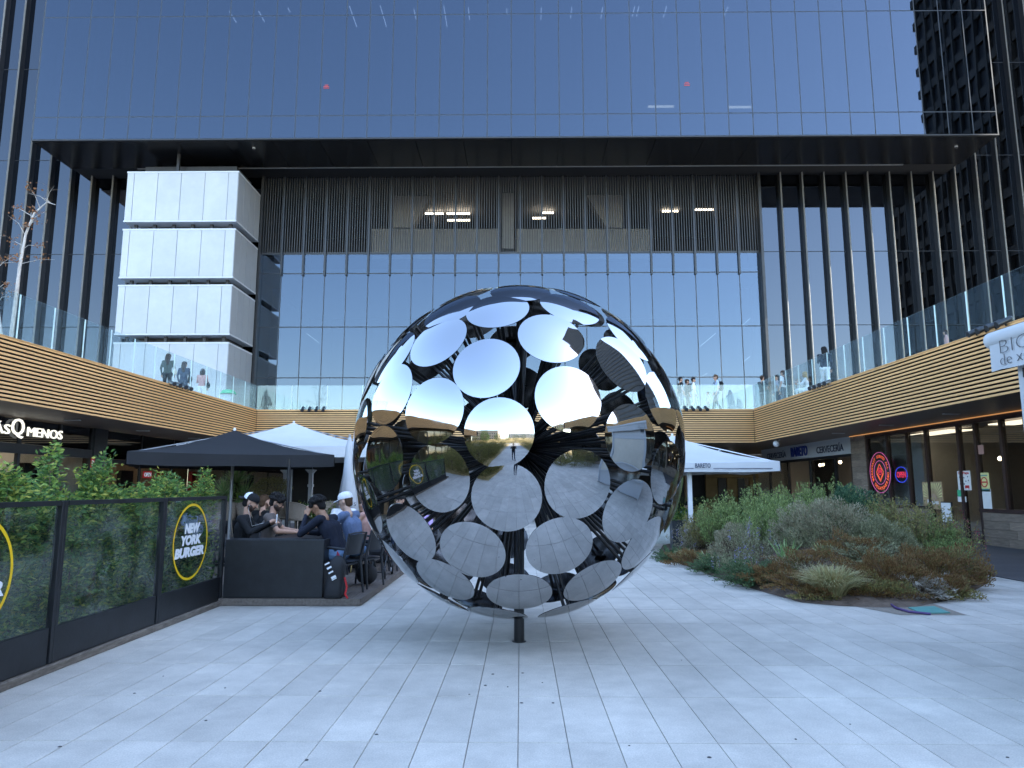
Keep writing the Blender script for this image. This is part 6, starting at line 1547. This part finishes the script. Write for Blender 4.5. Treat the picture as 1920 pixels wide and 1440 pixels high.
def person(label, loc, head_deg, height=1.74, pose=None, sit=False, cols=None, hair='short', hairm='hair_black', skin='skin', hp=0, hy=0, vox=0.02, beard=False, sleeves='long', legs='long', fem=False, bag=None, capm=None, fingers=False, glasses=False, socks=None, extra=None, group='people'):
    s = height / 1.75; top, bot, shoe = cols
    if sit:
        J = dict(pel=(0, 0, .56), chest=(0, .03, .88), neck=(0, .05, 1.07), head=(0, .085, 1.225), shL=(-.185, .03, 1.01), shR=(.185, .03, 1.01), elL=(-.24, .16, .80), wrL=(-.17, .38, .82), elR=(.24, .16, .80), wrR=(.17, .38, .82),
                 hipL=(-.095, .02, .54), hipR=(.095, .02, .54), knL=(-.15, .44, .53), knR=(.15, .44, .53), anL=(-.15, .42, .09), anR=(.15, .42, .09))
    else:
        J = dict(pel=(0, 0, .95), chest=(0, 0, 1.28), neck=(0, -.01, 1.475), head=(0, .02, 1.625), shL=(-.185, 0, 1.42), shR=(.185, 0, 1.42), elL=(-.25, -.03, 1.14), wrL=(-.23, .08, .90), elR=(.25, -.03, 1.14), wrR=(.23, .08, .90),
                 hipL=(-.09, 0, .92), hipR=(.09, 0, .92), knL=(-.10, .03, .50), knR=(.10, .03, .50), anL=(-.10, -.02, .085), anR=(.10, -.02, .085))
    J.update(pose or {})
    J = {k: Vector(v) for k, v in J.items()}
    w = 0.9 if fem else 1.0
    Rh = Matrix.Rotation(R(hy), 3, 'Z') @ Matrix.Rotation(R(-hp), 3, 'X')
    H = J['head']; hd = lambda x, y, z: H + Rh @ Vector((x, y, z))
    caps = []
    def c(a, ra, b, rb, m): caps.append((tuple(a), ra, tuple(b), rb, m))
    up = (J['chest'] - J['pel']).normalized()
    for sx in (-1, 1):
        o = Vector((sx * .07 * w, 0, 0)); o2 = Vector((sx * .085 * w, 0, 0))
        c(J['pel'] + o, .105, J['pel'].lerp(J['chest'], .5) + o * .9, .098 * w, top if True else bot)
        c(J['pel'].lerp(J['chest'], .5) + o * .9, .098 * w, J['chest'] + o2, .112 * w, top)
        c(J['chest'] + o2, .11 * w, J['neck'] + Vector((sx * .09, 0, -.10)), .072, top)
        c(J['pel'] + o - up * .03, .112, J['hip' + 'LR'[sx > 0]], .10, bot)
        S, E, W_ = (J[k + 'LR'[sx > 0]] for k in ('sh', 'el', 'wr'))
        c(J['neck'] + Vector((sx * .05, 0, -.06)), .058, S, .062, top)
        am = top if sleeves == 'long' else skin
        if sleeves == 'short':
            c(S, .066 * w, S.lerp(E, .62), .058, top); c(S.lerp(E, .6), .046, E, .042, skin)
        else: c(S, .062 * w, E, .049, top if sleeves == 'long' else skin)
        c(E, .045, W_, .03, am)
        d = (W_ - E).normalized(); side = d.cross(Vector((0, 0, 1))); side = side.normalized() if side.length > .1 else Vector((1, 0, 0))
        cur = Vector((0, 0, -1)) if abs(d.z) < .8 else Vector((0, 1, 0))
        hmd = J.get('hd' + 'LR'[sx > 0]); d2 = (hmd - W_).normalized() if hmd else d
        pa = W_ + d2 * .075
        for q in (-.02, .02): c(W_ + d2 * .02 + side * q, .022, pa + side * q, .021, skin)
        for q, (k, ln) in enumerate(((-.033, .068), (-.011, .078), (.011, .074), (.033, .058))):
            f0 = pa + side * k; f1 = f0 + d2 * ln * .5 + cur * .008; f2 = f1 + d2 * ln * .4 + cur * .03
            c(f0, .010, f1, .0095, skin); c(f1, .0095, f2, .008, skin)
        th = W_ + d2 * .03 - side * .035; c(th, .013, th + d2 * .035 - side * .022, .011, skin); c(th + d2 * .035 - side * .022, .011, th + d2 * .06 - side * .014 + cur * .012, .009, skin)
        Hp, Kn, An = (J[k + 'LR'[sx > 0]] for k in ('hip', 'kn', 'an'))
        c(Hp, .092, Kn, .062, bot)
        if legs == 'short': c(Kn, .054, An, .036, skin)
        elif legs == 'wide': c(Kn, .075, An + Vector((0, 0, .02)), .085, bot)
        else: c(Kn, .06, An, .046, bot)
        if socks: c(Kn.lerp(An, .62), .046, An, .040, socks)
        fd = J.get('ft' + 'LR'[sx > 0]) or Vector((0, 1, 0)); fd = fd.normalized()
        c(An + Vector((0, 0, -.035)) - fd * .04, .042, An + fd * .15 + Vector((0, 0, -.052)), .033, shoe)
    c(J['neck'] - up * .05, .054, hd(0, -.01, -.09), .05, skin)
    c(hd(0, -.022, .035), .086, hd(0, .012, -.005), .078, skin)
    c(hd(0, .03, -.03), .062, hd(0, .045, -.083), .043, 'beard' if beard else skin)
    for sx in (-1, 1):
        c(hd(sx * .028, .062, .0), .03, hd(sx * .03, .058, -.02), .03, skin)
        c(hd(sx * .082, -.01, .005), .018, hd(sx * .082, -.014, -.025), .013, skin)
        if beard: c(hd(sx * .06, .02, -.05), .034, hd(sx * .03, .055, -.08), .03, 'beard')
    c(hd(0, .092, .005), .011, hd(0, .112, -.028), .0155, skin)
    c(hd(-.018, .083, -.062), .0085, hd(.018, .083, -.062), .0085, 'lip')
    ms = []
    for q in caps:
        if q[4] not in ms: ms.append(q[4])
    t = thing('person', label, 'person', loc, group)
    Mx = Matrix.Rotation(R(head_deg), 4, 'Z') @ Matrix.Scale(s, 4)
    body = skin_mesh('body', caps, vox, ms); body.transform(Mx); link('body', body, t)
    def part(nm, mb, m):
        me = mb.mesh(nm, M_[m]); me.transform(Mx); return link(nm, me, t)
    e = MB()
    for sx in (-1, 1):
        e.ball(hd(sx * .031, .086, .008), .0105, 8); e.tube([hd(sx * .014, .094, .030), hd(sx * .05, .082, .033)], .0055, 5)
    part('eyes_and_brows', e, 'eye')
    # hair
    hc = []
    def hcap(a, ra, b, rb): hc.append((tuple(a), ra, tuple(b), rb, hairm))
    hcap(hd(0, -.03, .05), .094, hd(0, .01, .055), .086); hcap(hd(0, -.045, .02), .085, hd(0, -.055, -.03), .062)
    hcap(hd(0, .05, .085), .038, hd(0, .03, .10), .045)
    if hair == 'long':
        for sx in (-.5, 0, .5): hcap(hd(sx * .11, -.05, .0), .062, hd(sx * .16, -.075, -.30), .052)
        for sx in (-1, 1): hcap(hd(sx * .07, .005, .02), .032, hd(sx * .085, -.02, -.16), .03)
    if hair == 'bob':
        for sx in (-1, 0, 1): hcap(hd(sx * .06, -.03, .0), .06, hd(sx * .065, -.045, -.13), .052)
    if hair == 'curly':
        rs = random.Random(len(label))
        for k in range(70):
            a = rs.uniform(0, 6.28); z = rs.uniform(-.15, 1); r = math.sqrt(max(0, 1 - z * z)); q = Vector((r * math.cos(a) * .105, r * math.sin(a) * .115 - .02, .04 + z * .10))
            if q.y > .07 and q.z < .07: continue
            hcap(hd(*q), .025, hd(*(q * 1.05)), .022)
    if hair != 'capped':
        hm = skin_mesh('hair', hc, max(vox * .7, .008), [hairm], 1 if hair == 'curly' else 2); hm.transform(Mx); link('hair', hm, t)
    else:
        hcx = [q for q in hc[1:2]]; hm = skin_mesh('hair', hcx, max(vox * .7, .008), [hairm], 2); hm.transform(Mx); link('hair', hm, t)
    if capm:
        fm, bm2, back = capm; k = MB(); prof = [(.105, 0), (.108, .03), (.10, .065), (.075, .095), (.035, .11), (.001, .112)]
        Mc = Rh; k.lathe(prof, hd(0, -.012, .035), 16, M=Mc @ Matrix.Diagonal((.92, 1.08, 1)))
        co = part('cap_crown', k, bm2); sg = -1 if back else 1
        if fm != bm2:
            k = MB(); vs = []; fs = []
            for i in range(5):
                for j in range(9):
                    a = R(-90 - 62 + 124 * j / 8) if not back else R(90 - 62 + 124 * j / 8); r, z = prof[min(i, 4)]
                    vs.append(hd(*(Vector((.92 * r * math.cos(a) * 1.03, 1.08 * r * -math.sin(a) * 1.03 - .012, .035 + z)))))
            for i in range(4):
                for j in range(8): fs.append((i * 9 + j, i * 9 + j + 1, (i + 1) * 9 + j + 1, (i + 1) * 9 + j))
            k.add(vs, fs, 0, True); part('cap_front', k, fm)
        k = MB(); vs = []
        for i, rr in enumerate((.1, .15, .185)):
            for j in range(9):
                a = R(40 + 100 * j / 8); vs.append(hd(math.cos(a) * rr * .92, sg * (math.sin(a) * rr * 1.02) - .012, .037 - i * .012 + .012 * math.sin(math.pi * j / 8)))
        k.add(vs, [(i * 9 + j, i * 9 + j + 1, (i + 1) * 9 + j + 1, (i + 1) * 9 + j) for i in range(2) for j in range(8)], 0, True)
        v2 = [v - Rh @ Vector((0, 0, .006)) for v in vs]; k.add(v2, [(i * 9 + j + 9, i * 9 + j + 10, i * 9 + j + 1, i * 9 + j) for i in range(2) for j in range(8)], 0, True)
        part('cap_peak', k, bm2)
    if glasses:
        k = MB()
        for sx in (-1, 1):
            k.tube([hd(sx * .033 + .024 * math.cos(a), .103, .004 + .019 * math.sin(a)) for a in np.linspace(0, 6.283, 13)], .003, 5, caps=False); k.tube([hd(sx * .058, .10, .01), hd(sx * .088, .0, .012)], .003, 5)
        k.tube([hd(-.01, .105, .008), hd(.01, .105, .008)], .003, 5); part('glasses', k, 'eye')
    if bag == 'backpack':
        k = MB(); k.box(-.15, .15, J['chest'].y - .30, J['chest'].y - .11, J['chest'].z - .26, J['chest'].z + .16, ch=.05)
        for sx in (-1, 1): k.tube([(sx * .12, J['chest'].y - .13, J['chest'].z + .13), (sx * .11, J['chest'].y + .0, J['chest'].z + .215), (sx * .12, J['chest'].y + .125, J['chest'].z + .05), (sx * .15, J['chest'].y - .1, J['chest'].z - .18)], .016, 6)
        part('backpack', k, 'cloth_black')
    elif bag:
        k = MB(); sx = 1; k.ball(J['shR'] + Vector((.10, -.04, -.42)), .16, 10, sq=(.45, 1, .85)); k.tube([J['shR'] + Vector((.0, .0, .06)), J['shR'] + Vector((.09, -.1, -.3))], .012, 6); k.tube([J['shR'] + Vector((.0, .0, .06)), J['shR'] + Vector((.09, .07, -.3))], .012, 6)
        part('shoulder_bag', k, bag)
    if extra: extra(t, J, hd, part)
    return t
# ---- the four young men at the near table (chair headings follow their chairs)
DZ = .1
def phone(off, tilt=0):
    def f(t, J, hd, part):
        k = MB(); p = J['wrR'].lerp(J['wrL'], .5) + Vector(off); k.box(p.x - .036, p.x + .036, p.y - .006, p.y + .006, p.z - .072, p.z + .072, ch=.003, M=None); part('phone', k, 'white_paint')
        k = MB()
        for sx in (1,):
            k.tube([hd(sx * .088, .0, -.012), hd(sx * .085, .03, -.10), J['chest'] + Vector((sx * .05, .13, .02)), p], .0025, 5)
        part('earphone_cable', k, 'white_paint')
    return f
person('young man in a black top and backwards black and white cap looking at his phone', (-4.22, 10.86, DZ), -80, 1.8, dict(elR=(.25, .17, .82), wrR=(.07, .40, .95), elL=(-.25, .17, .82), wrL=(-.05, .42, .93), head=(0, .12, 1.235), neck=(0, .075, 1.075)), True, ('cloth_black', 'cloth_black', 'shoe_black'), hair='capped', hp=24, vox=.0085, beard=True, capm=('cloth_white', 'cloth_black', True), extra=phone((.0, .09, .055)), group='young men at the near table')
person('curly haired bearded man with glasses in a taupe T-shirt looking down', (-4.05, 11.5, DZ), -80, 1.8, dict(elR=(.27, .20, .80), wrR=(.16, .42, .78), elL=(-.27, .20, .80), wrL=(-.12, .44, .78), head=(0, .13, 1.225), neck=(0, .075, 1.07)), True, ('cloth_taupe', 'cloth_dkdenim', 'shoe_black'), hair='curly', hp=26, vox=.0085, beard=True, sleeves='short', glasses=True, group='young men at the near table')
person('curly haired young man in a navy jumper resting his head on his hand', (-2.63, 10.43, DZ), 74, 1.84, dict(chest=(0, .13, .87), neck=(0, .24, 1.05), head=(0, .345, 1.165), shL=(-.19, .2, 1.0), shR=(.19, .2, 1.0), elL=(-.22, .46, .80), wrL=(-.10, .46, 1.04), hdL=(-.07, .43, 1.14), elR=(.22, .45, .79), wrR=(.05, .52, .80), knL=(-.16, .44, .50), anL=(-.16, .26, .09), anR=(.13, .20, .09), knR=(.15, .43, .50)), True, ('cloth_navy', 'cloth_denim', 'shoe_black'), hair='curly', hp=34, skin='skin_tan', vox=.0085, socks='cloth_white', legs='short', group='young men at the near table')
person('young man in a blue T-shirt and white cap with his back turned', (-2.55, 11.22, DZ), 74, 1.84, dict(chest=(0, .09, .88), neck=(0, .15, 1.08), head=(0, .21, 1.22), shL=(-.19, .13, 1.02), shR=(.19, .13, 1.02), elL=(-.25, .36, .80), wrL=(-.12, .52, .84), elR=(.25, .36, .80), wrR=(.10, .52, .84)), True, ('cloth_blue', 'cloth_denim', 'shoe_white'), hair='capped', hairm='hair_mid', hp=12, vox=.0085, sleeves='short', capm=('cloth_white', 'cloth_white', False), skin='skin_pale', group='young men at the near table')
# ---- diners further back
person('man with a phone at his ear behind the man in the backwards cap', (-4.9, 13.5, DZ), -30, 1.76, dict(elR=(.26, .12, .86), wrR=(.14, .12, 1.14)), True, ('cloth_black', 'cloth_black', 'shoe_black'), hair='short', hairm='hair_mid', vox=.014, group='diners behind the near table')
person('dark haired diner facing the camera between the navy jumper and the white cap', (-3.55, 14.45, DZ), 185, 1.78, None, True, ('cloth_white', 'cloth_black', 'shoe_black'), hair='short', hairm='hair_black', skin='skin_pale', vox=.014, group='diners behind the near table')
person('diner in a tank top with bare shoulders right of the white cap', (-2.75, 13.15, DZ), 60, 1.74, dict(head=(0, .16, 1.19)), True, ('cloth_tank', 'cloth_black', 'shoe_black'), hair='short', hairm='hair_brown', vox=.014, sleeves='bare', group='diners behind the near table')
person('diner with sunglasses half hidden behind the left mirror discs', (-2.45, 14.9, DZ), 150, 1.76, None, True, ('cloth_white', 'cloth_dkdenim', 'shoe_black'), hair='short', vox=.014, glasses=True, sleeves='short', group='diners behind the near table')
person('diner in a lilac T-shirt half hidden behind the sphere', (-2.0, 14.6, DZ - .1), 170, 1.72, None, True, ('cloth_lilac', 'cloth_dkdenim', 'shoe_black'), hair='short', hairm='hair_mid', vox=.014, sleeves='short', fem=True, group='diners behind the near table')
for (x, y, rz, lb) in ((-4.9, 13.5, -30, 'dark armchair under the man with a phone at his ear'), (-3.55, 14.45, 185, 'dark armchair under the diner facing the camera'), (-2.75, 13.15, 60, 'dark armchair under the diner in the tank top'), (-2.45, 14.9, 150, 'dark armchair under the diner with sunglasses')):
    place(copy_tree(ch0), x, y, .1, rz, lb)
place(copy_tree(ch0), -2.0, 14.6, 0.0, 170, 'dark armchair under the diner in lilac')
p = at(476, 935, 20.5)
person('worker in a bright yellow high visibility shirt bending behind the tables', (p.x - .15, 20.5, .38), 120, 1.45, dict(chest=(0, .18, 1.22), neck=(0, .36, 1.36), head=(0, .50, 1.44), shL=(-.18, .32, 1.33), shR=(.18, .32, 1.33), elL=(-.2, .42, 1.05), wrL=(-.15, .5, .85), elR=(.2, .42, 1.05), wrR=(.15, .5, .85)), False, ('cloth_hivis', 'cloth_navy', 'shoe_black'), hair='short', hp=30, vox=.016, sleeves='short', group='diners behind the near table')
p = at(1307, 938, 18.0)
person('small figure in pale blue seated under the bar parasol', (p.x, 19.0, 0), 160, 1.6, None, True, ('cloth_ltblue', 'cloth_dkdenim', 'shoe_black'), hair='short', vox=.018, sleeves='short', group='diners behind the near table')
place(copy_tree(ch0), p.x, 19.0, 0.0, 160, 'dark armchair under the small figure in pale blue')
# ---- people on the terrace
TZ = T1 - 0.03
walkL = dict(knL=(-.10, .16, .52), anL=(-.10, .22, .10), knR=(.10, -.02, .50), anR=(.10, -.24, .13))
def onterr(x, X=None, Y=None):
    if X is not None: q = onx(x, 700, X); return (X, q.y, TZ)
    q = at(x, 700, Y); return (q.x, Y, TZ)
person('woman with long hair and a dark green coat on the left terrace, nearest the camera', onterr(314, X=-13.6), 12, 1.66, None, False, ('cloth_green', 'cloth_black', 'shoe_black'), hair='long', hairm='hair_brown', hy=-35, vox=.022, fem=True, bag='cloth_cream', group='women on the left terrace')
person('middle of three women on the left terrace, in dark blue with a black bag', onterr(345, X=-13.9), 5, 1.70, None, False, ('cloth_dkdenim', 'cloth_dkdenim', 'shoe_black'), hair='long', hairm='hair_brown', hy=-40, vox=.022, fem=True, bag='cloth_black', group='women on the left terrace')
person('woman in white trousers with a pink jacket over her arm on the left terrace', onterr(380, X=-14.0), 5, 1.72, dict(elL=(-.24, .08, 1.15), wrL=(-.05, .24, 1.12)), False, ('cloth_pink', 'cloth_white', 'shoe_white'), hair='bob', hairm='hair_brown', vox=.022, fem=True, bag='cloth_black', group='women on the left terrace')
BYP = 33.0
for (x, Y, h, rz, cols, hm, bg, sl, lb) in ((1275, 33.4, 1.74, -80, ('cloth_black', 'cloth_grey', 'shoe_black'), 'hair_black', None, 'short', 'boy in a black T-shirt, leftmost of the boys on the rear terrace'),
                                    (1287, 33.9, 1.70, -85, ('cloth_black', 'cloth_grey', 'shoe_black'), 'hair_brown', None, 'short', 'boy in black half hidden in the trio on the rear terrace'),
                                    (1299, 33.2, 1.68, -95, ('cloth_white', 'cloth_cream', 'shoe_white'), 'hair_black', 'backpack', 'long', 'boy in a white shirt with a backpack in the trio on the rear terrace'),
                                    (1342, 33.3, 1.82, 92, ('cloth_ltblue', 'cloth_dkdenim', 'shoe_black'), 'hair_mid', 'backpack', 'short', 'tall boy in pale blue with a black backpack alone on the rear terrace')):
    person(lb, onterr(x, Y=Y), rz, h, walkL, False, cols, hair='short', hairm=hm, vox=.022, bag=bg, sleeves=sl, group='teenagers on the rear terrace')
person('small child in white on the rear terrace behind the tall boy', onterr(1326, Y=33.6), 100, 1.05, None, False, ('cloth_white', 'cloth_cream', 'shoe_white'), hair='short', hairm='hair_mid', vox=.022, group='teenagers on the rear terrace')
person('boy in a black shirt with folded hand at his mouth by the right terrace corner', onterr(1428, Y=33.2), -60, 1.76, dict(elR=(.2, .14, 1.16), wrR=(.05, .16, 1.42), elL=(-.2, .12, 1.12), wrL=(.05, .2, 1.12)), False, ('cloth_black', 'cloth_grey', 'shoe_white'), hair='short', hairm='hair_brown', vox=.022, sleeves='short', group='teenagers on the rear terrace')
person('girl with long black hair standing by the right terrace corner', onterr(1457, Y=32.9), 110, 1.74, None, False, ('cloth_grey', 'cloth_dkdenim', 'shoe_black'), hair='long', hairm='hair_black', vox=.022, fem=True, group='teenagers on the rear terrace')
person('boy in a white T-shirt with a grey backpack at the right terrace corner', onterr(1468, X=11.6), 40, 1.66, None, False, ('cloth_white', 'cloth_dkdenim', 'shoe_white'), hair='short', hairm='hair_brown', vox=.022, bag='backpack', sleeves='short', group='teenagers on the rear terrace')
person('girl with blond hair crouching in white behind the right terrace glass', (onterr(1512, X=11.3)[0], onterr(1512, X=11.3)[1], TZ - .12), 60, 1.55, None, True, ('cloth_white', 'cloth_white', 'shoe_white'), hair='long', hairm='hair_blond', vox=.022, fem=True, group='teenagers on the rear terrace')
q = onterr(1512, X=11.3)
tag(MB().box(q[0] - .3, q[0] + .3, q[1] - .25, q[1] + .25, TZ, TZ + .32, ch=.02).build('low_stool', M_['sign_grey']), 'low grey block seat under the blond girl on the right terrace', 'seat')
person('woman with long dark hair, dark jumper and wide white trousers on the right terrace', onterr(1547, X=11.3), -20, 1.74, dict(elL=(-.2, .14, 1.18), wrL=(-.06, .15, 1.46), **walkL), False, ('cloth_navy', 'cloth_white', 'shoe_white'), hair='long', hairm='hair_black', hy=40, vox=.02, fem=True, legs='wide', group='teenagers on the rear terrace')
q = onterr(1780, X=12.1)
person('small child whose head shows above the right terrace edge', (q[0], q[1], TZ), 60, .98, None, False, ('cloth_pink', 'cloth_grey', 'shoe_white'), hair='bob', hairm='hair_brown', vox=.022, group='teenagers on the rear terrace')
# ---- the photographer, met only as a reflection
person('photographer in dark clothes holding up a phone, reflected in the central mirrors', (-0.06, -.55, 0), 0, 1.76, dict(elL=(-.24, .16, 1.22), wrL=(-.08, .40, 1.47), elR=(.24, .16, 1.22), wrR=(.08, .40, 1.47)), False, ('cloth_black', 'cloth_dkdenim', 'shoe_black'), hair='short', vox=.02, group='people behind the camera')
